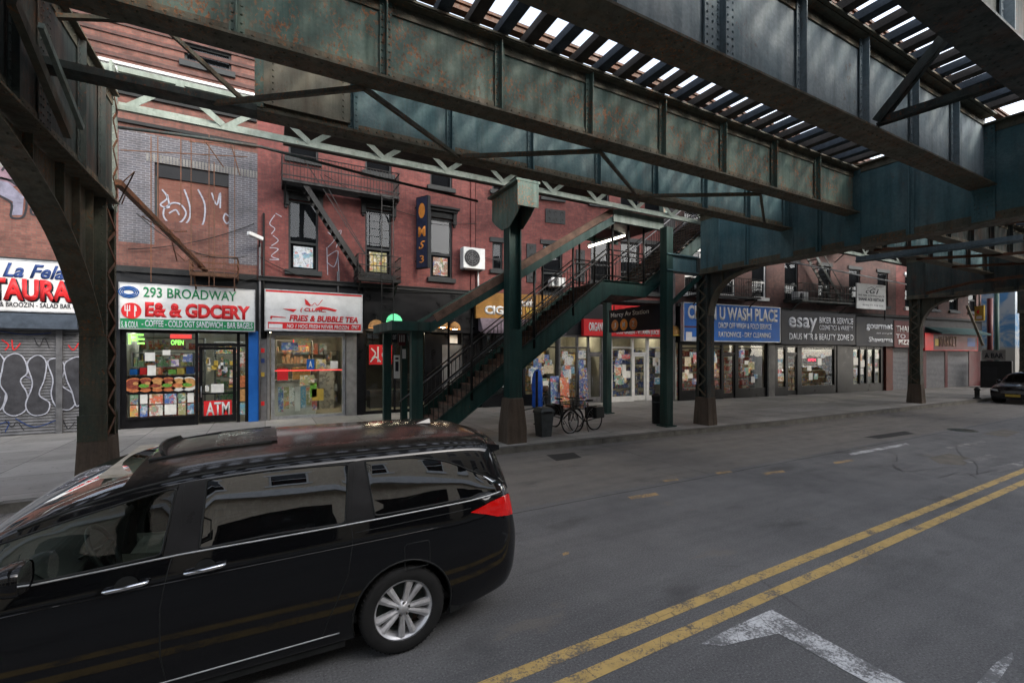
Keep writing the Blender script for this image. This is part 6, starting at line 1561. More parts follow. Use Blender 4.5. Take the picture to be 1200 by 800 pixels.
def tessellate(s, regions, nu=6, nv=4):
    """one constrained triangulation of the whole (u,v) sheet; returns verts and region per triangle"""
    pts = []; edges = []
    def loop(poly, closed=True):
        b = len(pts); pts.extend(Vector(p) for p in poly); n = len(poly)
        edges.extend((b+i, b+(i+1) % n) for i in range(n if closed else n-1))
    eps = 1e-4
    for i in range(s.U*nu+1):
        for j in range(s.V*nv+1): pts.append(Vector((i/nu, j/nv)))
    b = [(0, 0), (s.U, 0), (s.U, s.V), (0, s.V)]; loop(b)
    for nm, poly in regions: loop(poly)
    vs, es, fs, *_ = geometry.delaunay_2d_cdt(pts, edges, [], 0, 1e-5)
    reg = []
    for f in fs:
        c = (sum(vs[i].x for i in f)/3, sum(vs[i].y for i in f)/3); r = ''
        for nm, poly in regions:
            if inside(c, poly): r = nm; break
        reg.append(r)
    P3 = [Vector(s(v.x, v.y)) for v in vs]
    return P3, fs, reg
def norm_at(s, u, v):
    e = .02; a = Vector(s(min(u+e, s.U), v)-s(max(u-e, 0), v)); b = Vector(s(u, min(v+e, s.V))-s(u, max(v-e, 0))); n = a.cross(b)
    n.normalize(); return n

def rows(x, yz, xo=None): return [[x+(xo[i] if xo else 0), y, z] for i, (y, z) in enumerate(yz)]
STD = [(.72,.21),(.90,.21),(.955,.27),(.985,.45),(1.0,.72),(.985,.95),(.955,1.125),(.908,1.34),(.852,1.555),(.80,1.630),(.63,1.695),(.33,1.728),(0,1.738)]
def mod(base, **kw):
    b = list(base)
    for k, v in kw.items(): b[int(k[1:])] = v
    return b
van_st = [
 rows(-3.97, [(0,.28),(0,.30),(0,.36),(0,.50),(0,.66),(0,.74),(0,.79),(0,.82),(0,.84),(0,.86),(0,.87),(0,.88),(0,.88)]),
 rows(-3.93, [(.40,.24),(.52,.25),(.58,.32),(.62,.48),(.62,.64),(.60,.72),(.56,.79),(.52,.83),(.46,.86),(.38,.875),(.26,.885),(.14,.89),(0,.89)]),
 rows(-3.72, [(.62,.21),(.80,.22),(.86,.28),(.90,.46),(.89,.65),(.86,.76),(.82,.86),(.76,.90),(.68,.925),(.58,.94),(.42,.95),(.22,.955),(0,.957)]),
 rows(-3.30, [(.70,.21),(.88,.21),(.94,.27),(.97,.46),(.97,.70),(.95,.84),(.905,.94),(.84,.985),(.74,1.005),(.62,1.02),(.45,1.03),(.25,1.038),(0,1.042)]),
 rows(-2.86, [(.72,.21),(.90,.21),(.95,.27),(.98,.45),(.995,.72),(.98,.92),(.945,1.03),(.90,1.065),(.82,1.08),(.75,1.09),(.58,1.10),(.30,1.11),(0,1.115)]),
 rows(-2.35, mod(STD, r6=(.955,1.085), r7=(.925,1.21), r8=(.885,1.35), r9=(.845,1.395), r10=(.66,1.44), r11=(.34,1.465), r12=(0,1.472))),
 rows(-1.87, mod(STD, r6=(.955,1.105), r7=(.912,1.28), r8=(.865,1.475), r9=(.825,1.535), r10=(.645,1.60), r11=(.33,1.636), r12=(0,1.646))),
 rows(-1.42, mod(STD, r6=(.955,1.12), r7=(.908,1.32), r8=(.855,1.54), r9=(.81,1.60), r10=(.64,1.668), r11=(.33,1.70), r12=(0,1.71))),
 rows(-.80, STD),
 rows(-.10, mod(STD, r6=(.955,1.135), r12=(0,1.742))),
 rows(.45, mod(STD, r6=(.95,1.15), r8=(.845,1.555), r9=(.79,1.628), r10=(.62,1.69), r11=(.32,1.72), r12=(0,1.73))),
 rows(.80, [(.70,.25),(.87,.25),(.925,.31),(.96,.46),(.975,.72),(.96,.95),(.925,1.165),(.875,1.34),(.81,1.535),(.755,1.605),(.60,1.66),(.31,1.69),(0,1.70)]),
 rows(.93, [(.66,.28),(.80,.28),(.86,.34),(.90,.47),(.915,.72),(.90,.95),(.865,1.175),(.815,1.34),(.75,1.50),(.69,1.57),(.56,1.62),(.30,1.645),(0,1.652)], [.07,.08,.09,.10,.11,.09,.06,.02,-.01,-.02,-.01,.0,.0]),
 rows(.99, [(.50,.29),(.62,.29),(.66,.35),(.70,.48),(.72,.72),(.71,.95),(.69,1.17),(.66,1.33),(.60,1.48),(.56,1.545),(.46,1.59),(.25,1.61),(0,1.615)], [.10,.11,.12,.14,.15,.12,.08,.04,.0,-.01,.0,.01,.01]),
 rows(1.02, [(0,.29),(0,.30),(0,.36),(0,.48),(0,.72),(0,.95),(0,1.17),(0,1.33),(0,1.47),(0,1.53),(0,1.57),(0,1.59),(0,1.60)], [.10,.11,.12,.14,.15,.12,.08,.04,.0,-.01,.0,.01,.01]),
]
VX, VY = 1.0, 4.68
VS = Surf(van_st); VS.table(9)
def v_world(p): return Vector((VX+p[0], VY-p[1], p[2]))
def v_proj(A):
    X = VX+A[:, 0]; Y = VY-A[:, 1]; Z = A[:, 2]; d = X*SF+Y*CF; l = X*CF-Y*SF
    return np.stack([CX+FPX*l/d, HY-FPX*(Z-CH)/d], 1)
pq = lambda pts, **k: [VS.inv(v_proj, p, **k) for p in pts]
xzq = lambda pts, **k: [VS.inv(lambda A: A[:, [0, 2]], p, **k) for p in pts]
def dens(poly, n=5, smooth=False):
    P_ = [Vector((a, b, 0)) for a, b in poly]
    if smooth: return [(p.x, p.y) for p in smooth_path(P_, n, closed=True)[:-1]]
    out = []
    for a, b in zip(P_, P_[1:]+P_[:1]): out += [(a.lerp(b, k/n).x, a.lerp(b, k/n).y) for k in range(n)]
    return out
def rnd_corner(poly, r=.22, n=4):
    P_ = [Vector((a, b, 0)) for a, b in poly]; out = []
    for i, p in enumerate(P_):
        a = P_[i-1]; c = P_[(i+1) % len(P_)]; da = (a-p); dc = (c-p)
        A = p+da.normalized()*min(r, da.length*.4); C = p+dc.normalized()*min(r, dc.length*.4)
        for k in range(n+1):
            t_ = k/n; q = A*(1-t_)**2+p*2*t_*(1-t_)+C*t_*t_; out.append((q.x, q.y))
    return dens(out, 2)
V1 = dict(vmin=5, vmax=9.2)
fw_ = rnd_corner(xzq([(-1.60,1.135),(-1.53,1.54),(-1.87,1.468),(-2.32,1.345),(-2.66,1.19),(-2.72,1.10),(-2.2,1.098)], **V1), .12)
mw_ = rnd_corner(pq([(233,643.5),(243,562),(325,550),(408,543.6),(405,613),(320,626)], **V1), .10)
qw_ = rnd_corner(pq([(439.5,604.5),(427,539.5),(480,536),(522,540),(551,551),(580,571.5),(590,574),(540,585)], **V1), .10)
bp_ = dens(pq([(191,653),(211,566),(243,560.5),(233,645)], **V1), 4)
cp_ = dens(pq([(405,614.5),(408.5,542.3),(427,538.8),(439.5,606.5)], **V1), 4)
tl_ = rnd_corner(xzq([(.58,1.06),(.80,1.115),(1.06,1.15),(1.085,1.02),(1.06,.94),(.86,.975)], vmin=3, vmax=8), .08)
ws_ = rnd_corner([(4.12,9.15),(4.12,11.999),(6.2,11.999),(6.2,9.25)], .15) if False else dens([(4.1,9.2),(4.1,12),(6.2,12),(6.1,9.35)], 8)
rw_ = dens([(12.4,9.2),(13.95,9.2),(13.95,6.4),(13.0,6.4)], 6)
def circ(x0, z0, r):
    a = []
    for k in range(40):
        th = 2*PI*k/40; a.append((x0+r*math.cos(th), z0+r*math.sin(th)))
    return xzq([(x, max(z, .212)) for x, z in a], vmin=1, vmax=6)
wa_ = circ(0, .37, .405); wf_ = circ(-3.0, .37, .405)
hl_ = rnd_corner(xzq([(-3.82,.76),(-3.45,.93),(-3.35,.92),(-3.45,.80),(-3.78,.66)], vmin=3, vmax=9), .08)
sr_ = rnd_corner(pq([(158,545),(205,521),(250,512),(236,527),(185,545)], vmin=9.3, vmax=12, umin=6.4, umax=9), .10)
regs = [('front', fw_), ('mid', mw_), ('quarter', qw_), ('b', bp_), ('c', cp_), ('tail', tl_), ('ws', ws_), ('rearglass', rw_), ('arch', wa_), ('arch', wf_), ('head', hl_)]
P3, fs, reg = tessellate(VS, regs, 5, 4)
van = thing('minivan', 'black minivan passing close to the camera, cut by the left edge of the picture', 'minivan', (VX, VY, 0))
def region_mesh(name, keys, mat, parent, off=0.0, sides=(1, -1), smooth=True):
    m = MB()
    for s in sides:
        idx = {}; vs = []; ff = []
        for f, r in zip(fs, reg):
            if r in keys:
                tri = []
                for i in f:
                    if i not in idx: idx[i] = len(vs); vs.append(i)
                    tri.append(idx[i])
                a, b, c = (P3[i] for i in f)
                if (b-a).cross(c-a).length < 1e-9: continue
                ff.append(tri if s > 0 else tri[::-1])
        W_ = [Vector((VX+P3[i].x, VY-s*(P3[i].y+off), P3[i].z)) for i in vs]
        m.add(W_, ff, 0, smooth)
    o = m.build(name, mat, parent)
    bm = bmesh.new(); bm.from_mesh(o.data); bmesh.ops.remove_doubles(bm, verts=bm.verts, dist=.0004); bmesh.ops.recalc_face_normals(bm, faces=bm.faces); 
    for f in bm.faces: f.smooth = smooth
    bm.to_mesh(o.data); bm.free(); return o
region_mesh('body', {''}, M['van_paint'], van)
region_mesh('windscreen', {'ws'}, M['van_glass_clear'], van)
region_mesh('rear_window', {'rearglass'}, M['van_glass_dark'], van)
for s in (1, -1):
    for key, gm in (('front', 'van_glass_clear'), ('mid', 'van_glass_dark'), ('quarter', 'van_glass_dark')):
        region_mesh('side_window', {key}, M[gm], van, -.006, (s,))
    [region_mesh('pillar_trim', {q_}, flat('pillar', (.016,.016,.017), .35, var=.2, scale=3), van, .001, (s,)) for q_ in 'bc']
    tl = region_mesh('tail_light', {'tail'}, None or flat('tail_red', (.50,.006,.006), .12, var=.2, scale=3, coat=1), van, .010, (s,))
    region_mesh('headlight', {'head'}, M['aluminium'], van, .004, (s,))
nt_ = MATS['tail_red'].node_tree.nodes['Principled BSDF']; nt_.inputs['Emission Color'].default_value = (1,.02,.01,1); nt_.inputs['Emission Strength'].default_value = .06
def on_skin(poly, off=.003, s=1):
    out = []
    for u, v in poly:
        p = Vector(VS(u, v)); n = norm_at(VS, u, v)
        if n.y < 0 and abs(n.y) > .05: n = -n
        if abs(n.y) <= .05 and n.z < 0: n = -n
        p = p+n*off; out.append(Vector((VX+p.x, VY-s*p.y, p.z)))
    return out
for s in (1, -1):
    for poly in (fw_, mw_, qw_):
        q = on_skin(poly, .001, s); MB().tube(q+[q[0]], .007, 5, caps=False).build('window_seal', M['plastic_dark'], van)
def dens_line(pts, n=8):
    out = []
    for a, b in zip(pts, pts[1:]): out += [(a[0]+(b[0]-a[0])*k/n, a[1]+(b[1]-a[1])*k/n) for k in range(n)]
    return out+[pts[-1]]
belt = xzq([(-2.8,1.075),(-2.3,1.082),(-1.5,1.118),(-.5,1.128),(.2,1.145),(.6,1.155),(.92,1.178)], vmin=4, vmax=8)
sill = xzq([(-2.55,.30),(-1.5,.305),(-.50,.315)], vmin=1, vmax=5)
seams = {'a': xzq([(-1.49,1.56),(-1.50,1.30),(-1.55,1.08),(-1.60,.8),(-1.60,.5),(-1.57,.30)], vmin=1, vmax=9.3), 'b': xzq([(-.37,1.56),(-.40,1.3),(-.41,1.14),(-.40,1.0),(-.44,.75),(-.58,.45),(-.62,.33)], vmin=1, vmax=9.3),
         'c': xzq([(-2.60,1.05),(-2.56,.8),(-2.52,.5),(-2.50,.32)], vmin=1, vmax=9), 'r': xzq([(-.38,1.06),(.1,1.075),(.6,1.09)], vmin=4, vmax=8)}
crease = xzq([(-2.5,.93),(-1.6,.955),(-.5,.97),(.3,.985)], vmin=4, vmax=7)
for s in (1, -1):
    MB().tube(on_skin(dens_line(belt), .003, s), .0065, 6).build('chrome_strip', M['aluminium'], van)
    MB().tube(on_skin(dens_line(sill), .002, s), .005, 6).build('sill_strip', M['aluminium'], van)
    m = MB()
    for k, q in seams.items(): m.tube(on_skin(dens_line(q), -.0022, s), .0045, 5)
    m.build('door_seam', M['plastic_dark'], van)
    # roof gutter strip
    q = xzq([(-2.3,1.40),(-1.85,1.535),(-1.42,1.602),(-.8,1.632),(0,1.634),(.5,1.628),(.78,1.606)], vmin=8.4, vmax=9.6)
    MB().tube(on_skin(dens_line(q), .0, s), .010, 6).build('roof_strip', M['plastic_dark'], van)
for s in (1, -1):
    MB().tube(on_skin(dens_line(crease), -.002, s), .006, 6).build('shoulder_crease', M['van_paint'], van)
    q = xzq([(.02,.90),(.20,.90),(.21,.88),(.21,.72),(.19,.70),(.02,.70),(.0,.72),(.0,.88),(.02,.90)], vmin=3, vmax=7)
    if s > 0: MB().tube(on_skin(dens_line(q, 3), -.001, s), .004, 5).build('fuel_door', M['plastic_dark'], van)
# handles
chrome = flat('chrome', (.62,.64,.68), .14, 1.0, var=.08, scale=3); chrome.node_tree.nodes['Principled BSDF'].inputs['Metallic'].default_value = 1
for s in (1, -1):
    for (xa_, za_, xb_, zb_) in ((-1.885,.985,-1.655,.998), (-1.475,1.005,-1.235,1.018)):
        a = on_skin(xzq([(xa_, za_)], vmin=3, vmax=8), .0, s)[0]; b = on_skin(xzq([(xb_, zb_)], vmin=3, vmax=8), .0, s)[0]; o = Vector((0, -s*.042, 0))
        h_ = MB().tube([a+o*.2, a+o*.8+(b-a)*.04, a+o+(b-a)*.14, a.lerp(b,.5)+o*1.12, a+o+(b-a)*.86, a+o*.8+(b-a)*.96, b+o*.2], [.008,.012,.0135,.0145,.0145,.013,.008], 10).build('door_handle', M['chrome'], van)
        m = MB(); c = a.lerp(b, .5); m.lathe(c+Vector((0,-s*.004,-.004)), [(0,-s*.0),(.05,-s*.001),(.062,-s*.002)], 'y', 20); m.build('handle_recess', M['plastic_dark'], h_)
# mirrors
for s in (1, -1):
    c = Vector((VX-2.24, VY-s*1.13, 1.20)); t = MB()
    vs = []; n = 16; R_ = [(0,-.075),(.6,-.07),(.85,-.045),(1,-.0),(1,.05),(.95,.06)]
    for r, dx in R_:
        for k in range(n):
            a = 2*PI*k/n; sa, ca = math.sin(a), math.cos(a); sg = lambda q: math.copysign(abs(q)**.75, q)
            vs.append(c+Vector((dx, sg(ca)*.115*r, sg(sa)*.088*r)))
    t.add(vs, [(i*n+k, i*n+(k+1)%n, (i+1)*n+(k+1)%n, (i+1)*n+k) for i in range(len(R_)-1) for k in range(n)], 0, True)
    t.bar(c+Vector((-.01, s*.06, -.05)), c+Vector((-.02, s*.20, -.06)), .05, .05)
    mm = t.build('door_mirror', M['van_paint'], van)
    MB().add([c+Vector((.055, math.copysign(abs(math.cos(k*PI/8))**.75, math.cos(k*PI/8))*.105, math.copysign(abs(math.sin(k*PI/8))**.75, math.sin(k*PI/8))*.078)) for k in range(16)], [tuple(range(16))]).build('mirror_glass', flat('mirror_glass', (.5,.52,.55), .02, 1, var=.0), mm)
# wheels
def wheel(x, s, parent, yc, xw, R_=.352, rim_mat='aluminium', spokes=10, cy=None):
    c = Vector((xw+x, cy, R_+.006)); o = -s    # outer side direction in world y
    t = MB().lathe(c, [(R_-.115, o*.105), (R_-.10, o*.115), (R_-.03, o*.118), (R_-.008, o*.10), (R_, o*.07), (R_, -o*.07), (R_-.03, -o*.115), (R_-.11, -o*.11)], 'y', 56).build('wheel', M['rubber'], parent)
    g_ = MB()
    for k in range(56): 
        a = 2*PI*k/56; g_.bar(c+Vector((math.cos(a)*R_, o*.068, math.sin(a)*R_)), c+Vector((math.cos(a)*(R_-.004), o*.104, math.sin(a)*(R_-.004))), .008, .004)
    g_.build('tread', M['rubber'], t)
    rr_ = R_-.115
    m = MB().lathe(c, [(rr_+.004, o*.112), (rr_+.006, o*.104), (rr_-.012, o*.098), (rr_-.022, o*.06), (rr_-.03, -o*.06), (rr_-.01, -o*.1)], 'y', 48)
    n = spokes
    for k in range(n):
        a = 2*PI*(k+.25)/n + (.09 if k % 2 else -.09)*1.0; d = Vector((math.cos(a), 0, math.sin(a))); q = Vector((-math.sin(a), 0, math.cos(a)))
        w0_, w1_ = .017, .028; r0, r1 = .045, rr_-.012
        A = [c+d*r0-q*w0_+Vector((0,o*.082,0)), c+d*r0+q*w0_+Vector((0,o*.082,0)), c+d*r1+q*w1_+Vector((0,o*.094,0)), c+d*r1-q*w1_+Vector((0,o*.094,0))]
        B = [p-Vector((0,o*.035,0)) for p in A]; mid = [c+d*r0+Vector((0,o*.090,0)), c+d*r1+Vector((0,o*.103,0))]
        m.add(A+B+mid, [(0,8,9,3),(8,1,2,9),(0,3,7,4),(1,5,6,2),(4,7,6,5)], 0, False)
    m.lathe(c, [(0, o*.098), (.028, o*.098), (.034, o*.09), (.062, o*.086), (.066, o*.05)], 'y', 28)
    rm = m.build('rim', M[rim_mat], t)
    m = MB()
    for k in range(5): a = 2*PI*k/5+.3; m.lathe(c+Vector((math.cos(a)*.05, 0, math.sin(a)*.05)), [(.0095,o*.08),(.0095,o*.094),(0,o*.096)], 'y', 8)
    m.lathe(c, [(rr_-.03,-o*.0),(0.02,-o*.005)], 'y', 32); m.build('brake_disc', M['dark_steel'], t)
    return t
flat('rim_silver', (.55,.55,.56), .38, .55, var=.25, scale=9)
for x in (0, -3.0):
    for s in (1, -1):
        cy = VY-s*.865
        wheel(x, s, van, VY, VX, .352, 'rim_silver', cy=cy)
        # wheel house
        m = MB(); n = 20
        pts = [(math.cos(PI*k/n)*.408, math.sin(PI*k/n)*.408) for k in range(n+1)]
        vs = []
        for (a, b) in pts: vs += [(VX+x+a, VY-s*.965, .36+b), (VX+x+a, VY-s*.55, .36+b)]
        m.add(vs, [(2*k, 2*k+1, 2*k+3, 2*k+2) for k in range(n)]); m.poly([(VX+x+a, VY-s*.551, .36+b) for a, b in pts])
        m.build('wheel_house', M['plastic_dark'], van)
    # arch lips
for s in (1, -1):
    for poly in (wa_, wf_):
        q = [p for p in on_skin(poly, .001, s) if p.z > .23]
        k = max(range(len(q)), key=lambda i: (q[i]-q[i-1]).length); q = q[k:]+q[:k]
        MB().tube(q, .008, 6).build('arch_lip', M['plastic_dark'], van)
    MB().prism([(VX+.40, VY-s*.96, .22), (VX+.50, VY-s*.945, .22), (VX+.47, VY-s*.955, .42), (VX+.425, VY-s*.965, .45)], (0, s*.02, 0)).build('mud_flap', M['plastic_dark'], van)
    m = MB(); m.box(VX-2.55, VX-.45, VY-s*.90-.02, VY-s*.90+.02, .17, .25); m.build('side_skirt', M['plastic_dark'], van)
MB().box(VX-3.7, VX+.95, VY-.72, VY+.72, .19, .26).build('underbody', M['plastic_dark'], van)
# rear details
for s in (1, -1): MB().lathe(Vector((VX+1.10, VY-s*.62, .62)), [(.03,-.01),(.03,.01)], 'x', 10).build('reflector', M['sign_red'], van)
MB().box(VX+1.165, VX+1.18, VY-.27, VY+.27, .78, .92).build('number_plate', M['yellow_paint'], van)
sp = [v_world(VS(12.3, v)) for v in (9.0, 10, 11, 12)]
m = MB(); A = [(VX+.80, .80, 1.612), (VX+1.0, .74, 1.575), (VX+1.0, .74, 1.55), (VX+.82, .79, 1.55)]
ys = np.linspace(-.74, .74, 13)
vs = []
for y in ys:
    f = 1-(y/.9)**2*.06
    for (x_, z_) in ((VX+.78, 1.675*f+.002), (VX+1.02, 1.635*f), (VX+1.02, 1.605*f), (VX+.86, 1.57*f)): vs.append((x_-.10*abs(y)**3, VY+y, z_))
m.add(vs, [(4*i+k, 4*i+(k+1)%4, 4*i+4+(k+1)%4, 4*i+4+k) for i in range(12) for k in range(4)]+[(0,1,2,3),(48,51,50,49)], 0, False); m.build('spoiler', M['van_paint'], van, bevel=.01)
c = Vector((VX+.45, VY+.0, 1.727)); m = MB(); m.add([c+Vector(v) for v in ((-.10,-.025,0),(.09,-.03,0),(.09,.03,0),(-.10,.025,0),(.05,-.006,.055),(.085,-.006,.05),(.085,.006,.05),(.05,.006,.055))], [(0,1,5,4),(1,2,6,5),(2,3,7,6),(3,0,4,7),(4,5,6,7)]); m.build('antenna_fin', M['van_paint'], van, bevel=.006)
# sunroof: a tilted glass panel over a black sheet painting the shaded opening with a toothed deflector at its front
def roofp(px, py, dz=0): u, v = VS.inv(v_proj, (px, py), vmin=9.3, vmax=12, umin=5.5, umax=10); p = v_world(VS(u, v)); return p+Vector((0,0,dz))
x0_, x1_ = VX-1.76, VX-.95; yy0, yy1 = VY-.42, VY+.42
def rz(x, y): u, v = VS.inv(lambda A: A[:, [0, 1]], (x-VX, abs(y-VY)), vmin=9.3, vmax=12); return VS(u, v)[2]
op = [(x0_, yy0), (x1_, yy0), (x1_, yy1), (x0_, yy1)]
def roof_patch(x0, x1, y0, y1, dz, mat, nm, n=6):
    m = MB(); vs = [(x0+(x1-x0)*i/n, y0+(y1-y0)*j/n, rz(x0+(x1-x0)*i/n, y0+(y1-y0)*j/n)+dz) for i in range(n+1) for j in range(n+1)]
    m.add(vs, [(i*(n+1)+j, (i+1)*(n+1)+j, (i+1)*(n+1)+j+1, i*(n+1)+j+1) for i in range(n) for j in range(n)], 0, True); return m.build(nm, mat, van)
roof_patch(x0_, x1_, yy0, yy1, .006, M['black_paint'], 'sunroof_shade')
roof_patch(x0_+.40, x1_+.04, yy0+.02, yy1-.02, .014, flat('sunroof_tint', (.01,.011,.011), .3, var=.3), 'sunroof_glass')
m = MB()
zf = rz(x0_, VY); q = [Vector((x0_+.02+.06*((j-6)/6)**2, VY-.40+.8*j/12, rz(x0_+.02, VY-.40+.8*j/12)+.045)) for j in range(13)]
m.tube(q, .013, 6)
for j in range(29):
    f = j/28*12; i = min(11, int(f)); p = q[i].lerp(q[i+1], f-i); m.bar(p, p+Vector((.05,0,-.045)), .012, .012)
for y in (yy0, yy1): m.tube([Vector((x0_, y, rz(x0_, y)+.012)), Vector(((x0_+x1_)/2, y, rz((x0_+x1_)/2, y)+.014)), Vector((x1_, y, rz(x1_, y)+.012))], .012, 6)
m.build('wind_deflector', M['plastic_dark'], van)
# cabin
flat('cabin_beige', (.30,.28,.24), .8, var=.3); flat('cabin_dark', (.03,.03,.03), .7, var=.3)
MB().box(VX-2.7, VX+.9, VY-.86, VY+.86, .30, .36).build('cabin_floor', M['cabin_dark'], van)
MB().box(VX-2.0, VX+.72, VY-.60, VY+.60, 1.60, 1.62).build('headliner', M['cabin_beige'], van)
def seat(x, y, w_=.5):
    m = MB(); m.prism([(x-.26,y-w_/2,.62),(x+.24,y-w_/2,.56),(x+.24,y-w_/2,.74),(x-.26,y-w_/2,.78)], (0,w_,0)); m.prism([(x+.18,y-w_/2+.02,.70),(x+.32,y-w_/2+.02,.68),(x+.46,y-w_/2+.04,1.28),(x+.33,y-w_/2+.04,1.30)], (0,w_-.05,0))
    st_ = m.build('seat', M['cabin_beige'], van, bevel=.04); MB().box(x+.37, x+.48, y-.13, y+.13, 1.34, 1.52).build('headrest', M['cabin_beige'], st_, bevel=.04)
for x, y, w_ in ((-1.75, -.40, .5), (-1.75, .40, .5), (-.75, -.45, .5), (-.75, .45, .5), (.15, 0, 1.3)): seat(VX+x, VY+y, w_)
m = MB(); m.prism([(VX-2.75,VY-.82,1.06),(VX-2.28,VY-.82,1.10),(VX-2.12,VY-.82,1.0),(VX-2.18,VY-.82,.6),(VX-2.75,VY-.82,.6)], (0,1.64,0)); m.build('dashboard', M['cabin_dark'], van, bevel=.03)
c = Vector((VX-2.02, VY-.40, 1.05)); ax = Vector((1,0,.45)).normalized(); e1 = Vector((0,1,0)); e2 = ax.cross(e1)
m = MB(); m.tube([c+e1*math.cos(k*PI/12)*.185+e2*math.sin(k*PI/12)*.185 for k in range(25)], .016, 8, caps=False)
for k in (0, PI, PI*1.5): m.bar(c, c+e1*math.cos(k)*.18+e2*math.sin(k)*.18, .035, .02)
m.bar(c, c-ax*.25, .06, .06); m.build('steering_wheel', M['plastic_dark'], van)

# ------------------------------------------------------------------ dark parked car in the distance, nose to the camera
suv = thing('parked_car', 'dark parked car at the far kerb facing the camera, cut by the right edge', 'car', (0,0,0))
H = [(.70,.24),(.84,.24),(.88,.32),(.91,.5),(.92,.70),(.91,.85),(.87,.97),(.82,1.15),(.74,1.38),(.69,1.45),(.55,1.50),(.28,1.53),(0,1.54)]
st2 = [
 rows(0, [(0,.25),(0,.30),(0,.36),(0,.45),(0,.55),(0,.62),(0,.68),(0,.71),(0,.73),(0,.75),(0,.76),(0,.77),(0,.77)]),
 rows(.04, [(.50,.24),(.62,.25),(.67,.32),(.70,.46),(.70,.58),(.68,.66),(.64,.72),(.58,.76),(.50,.78),(.42,.795),(.30,.80),(.15,.81),(0,.81)]),
 rows(.25, [(.65,.23),(.80,.24),(.84,.31),(.87,.48),(.87,.62),(.85,.70),(.80,.78),(.73,.82),(.64,.84),(.54,.855),(.4,.865),(.2,.87),(0,.875)]),
 rows(.75, [(.68,.23),(.83,.24),(.87,.31),(.90,.49),(.905,.66),(.89,.78),(.84,.87),(.77,.91),(.68,.93),(.57,.94),(.42,.95),(.2,.955),(0,.96)]),
 rows(1.25, [(.70,.24),(.84,.24),(.88,.32),(.91,.5),(.92,.70),(.90,.84),(.86,.93),(.80,.965),(.72,.98),(.62,.99),(.48,1.0),(.25,1.005),(0,1.01)]),
 rows(1.85, mod(H, r6=(.87,.955), r7=(.83,1.08), r8=(.77,1.24), r9=(.73,1.28), r10=(.58,1.32), r11=(.3,1.34), r12=(0,1.345))),
 rows(2.35, mod(H, r8=(.745,1.36), r9=(.70,1.43), r10=(.55,1.475), r11=(.28,1.50), r12=(0,1.505))),
 rows(3.2, H), rows(3.9, mod(H, r12=(0,1.52))),
 rows(4.35, [(.68,.28),(.80,.28),(.84,.35),(.87,.5),(.88,.70),(.87,.85),(.83,.98),(.77,1.13),(.68,1.30),(.63,1.36),(.5,1.41),(.25,1.43),(0,1.44)]),
 rows(4.6, [(.5,.3),(.62,.3),(.66,.36),(.7,.5),(.72,.70),(.71,.85),(.68,.98),(.62,1.08),(.55,1.15),(.5,1.2),(.4,1.23),(.2,1.25),(0,1.25)]),
 rows(4.65, [(0,.3),(0,.3),(0,.36),(0,.5),(0,.70),(0,.85),(0,.98),(0,1.08),(0,1.15),(0,1.2),(0,1.22),(0,1.23),(0,1.24)]),
]
S2 = Surf(st2); S2.table(6)
SX, SY = 32.3, 8.02
xz2 = lambda pts, **k: [S2.inv(lambda A: A[:, [0, 2]], p, **k) for p in pts]
yz2 = lambda pts, **k: [S2.inv(lambda A: A[:, [1, 2]], p, **k) for p in pts]
circ2 = lambda x0, r: xz2([(x0+r*math.cos(2*PI*k/30), max(.34+r*math.sin(2*PI*k/30), .242)) for k in range(30)], vmin=1, vmax=6)
r2 = [('win', dens(xz2([(1.75,.99),(2.05,1.25),(2.45,1.36),(3.15,1.38),(3.15,1.0)], vmin=5, vmax=9))), ('win', dens(xz2([(3.25,1.0),(3.25,1.38),(3.9,1.36),(4.2,1.12),(4.0,1.02)], vmin=5, vmax=9))),
      ('ws', dens([(4.1,9.25),(4.1,12),(5.9,12),(5.75,9.3)], 6)), ('arch', circ2(.85, .38)), ('arch', circ2(3.55, .38)),
      ('head', dens(yz2([(.50,.60),(.78,.66),(.80,.74),(.55,.70)], umax=3.0, vmin=3, vmax=8))), ('grille', dens(yz2([(.0,.52),(.44,.52),(.47,.66),(.0,.68)], umax=1.9, vmin=2.5, vmax=8)))]
P3s, fss, regss = tessellate(S2, r2, 4, 3)
P3, fs, reg = P3s, fss, regss
oVX, oVY = VX, VY; VX, VY = SX, SY
ORG[suv.name] = Vector((SX, SY, 0)); suv.location = (SX, SY, 0)
region_mesh('body', {''}, M['suv_paint'], suv); region_mesh('windscreen', {'ws'}, M['dark_glass'], suv)
for s in (1, -1):
    region_mesh('side_window', {'win'}, M['van_glass_dark'], suv, -.004, (s,))
    hd_ = region_mesh('headlight', {'head'}, flat('lens', (.45,.46,.48), .1, var=.2, coat=1), suv, .003, (s,))
    for x in (.85, 3.55):
        wheel(x, s, suv, SY, SX, .33, 'rim_silver', 10, cy=SY-s*.80)
        MB().lathe(Vector((SX+x, SY-s*.66, .34)), [(.385, -.13), (.385, .14)], 'y', 24).build('wheel_house', M['plastic_dark'], suv)
    c = Vector((SX+1.95, SY-s*1.02, 1.02)); MB().lathe(c, [(0,-.06),(.07,-.05),(.10,0),(.09,.06)], 'x', 12).build('door_mirror', M['suv_paint'], suv)
region_mesh('grille', {'grille'}, M['black_paint'], suv, 0)
m = MB()
for z in (.54, .59, .64): m.bar((SX-.015, SY-.42, z), (SX-.015, SY+.42, z), .02, .014)
m.build('grille_bar', M['chrome'], suv)
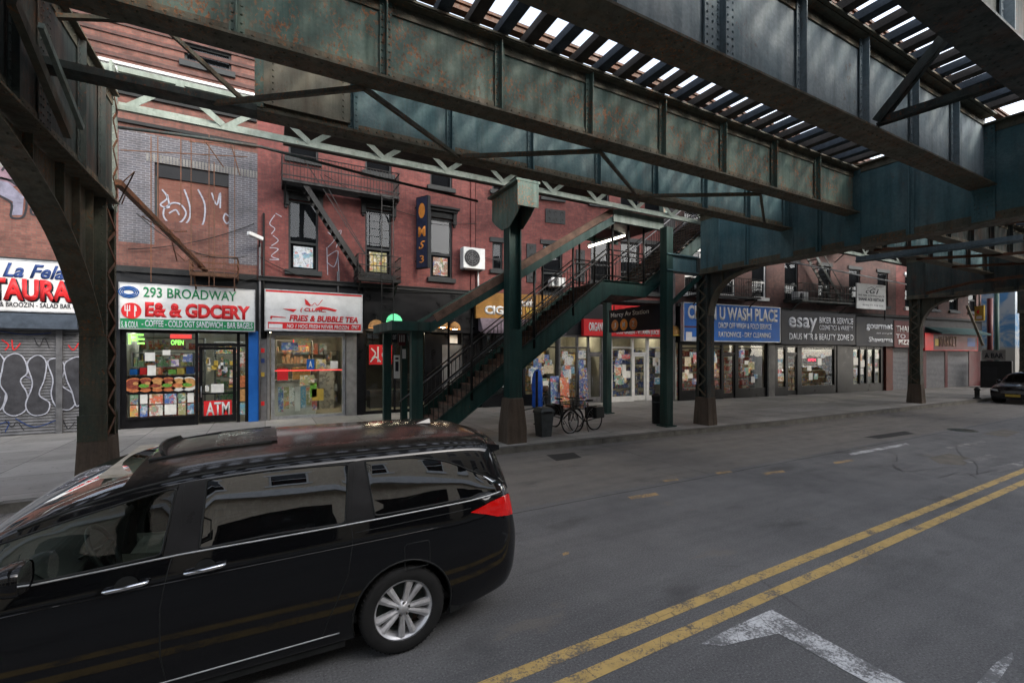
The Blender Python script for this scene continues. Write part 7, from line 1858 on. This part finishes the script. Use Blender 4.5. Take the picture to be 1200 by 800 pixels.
MB().box(SX-.045, SX-.025, SY-.26, SY+.26, .36, .48).build('number_plate', M['yellow_paint'], suv)
MB().box(SX-.03, SX+.1, SY-.62, SY+.62, .27, .33).build('bumper_vent', M['plastic_dark'], suv)
MB().box(SX+.5, SX+4.2, SY-.6, SY+.6, .2, .26).build('underbody', M['plastic_dark'], suv)
MB().box(SX+1.7, SX+2.0, SY-.7, SY+.7, .8, .97).build('dashboard', M['cabin_dark'], suv)
for y in (-.36, .36): MB().box(SX+2.5, SX+2.65, SY+y-.22, SY+y+.22, .7, 1.35).build('seat', M['cabin_dark'], suv, bevel=.03)
VX, VY = oVX, oVY
# ================================================================== LIGHT
SUN_EL, SUN_AZ = 33.0, 150.0     # azimuth counted clockwise from +Y
w = bpy.data.worlds.new("World"); scene.world = w; w.use_nodes = True
nt = w.node_tree; bg = nt.nodes['Background']; sk = nt.nodes.new('ShaderNodeTexSky')
sk.sky_type = 'NISHITA'; sk.sun_disc = False; sk.sun_elevation = math.radians(SUN_EL); sk.sun_rotation = math.radians(SUN_AZ)
sk.air_density = 1.0; sk.dust_density = 2.5; sk.ozone_density = 1.0
hs = nt.nodes.new('ShaderNodeHueSaturation'); hs.inputs['Saturation'].default_value = .42
nt.links.new(sk.outputs[0], hs.inputs['Color']); nt.links.new(hs.outputs[0], bg.inputs[0]); bg.inputs[1].default_value = .60
sd = bpy.data.lights.new('sun', 'SUN'); so = bpy.data.objects.new('sun', sd); COL.objects.link(so)
sd.energy = 1.25; sd.angle = math.radians(6); sd.color = (1.0, .90, .76)
e, a = math.radians(SUN_EL), math.radians(SUN_AZ)
d = Vector((math.sin(a)*math.cos(e), math.cos(a)*math.cos(e), math.sin(e)))
so.rotation_euler = d.to_track_quat('Z', 'Y').to_euler(); so.location = d*60
scene.view_settings.view_transform = 'Standard'; scene.view_settings.look = 'None'; scene.view_settings.exposure = 0
scene.cycles.max_bounces = 6; scene.cycles.diffuse_bounces = 4; scene.cycles.transparent_max_bounces = 12; scene.cycles.glossy_bounces = 4
scene.cycles.use_denoising = True
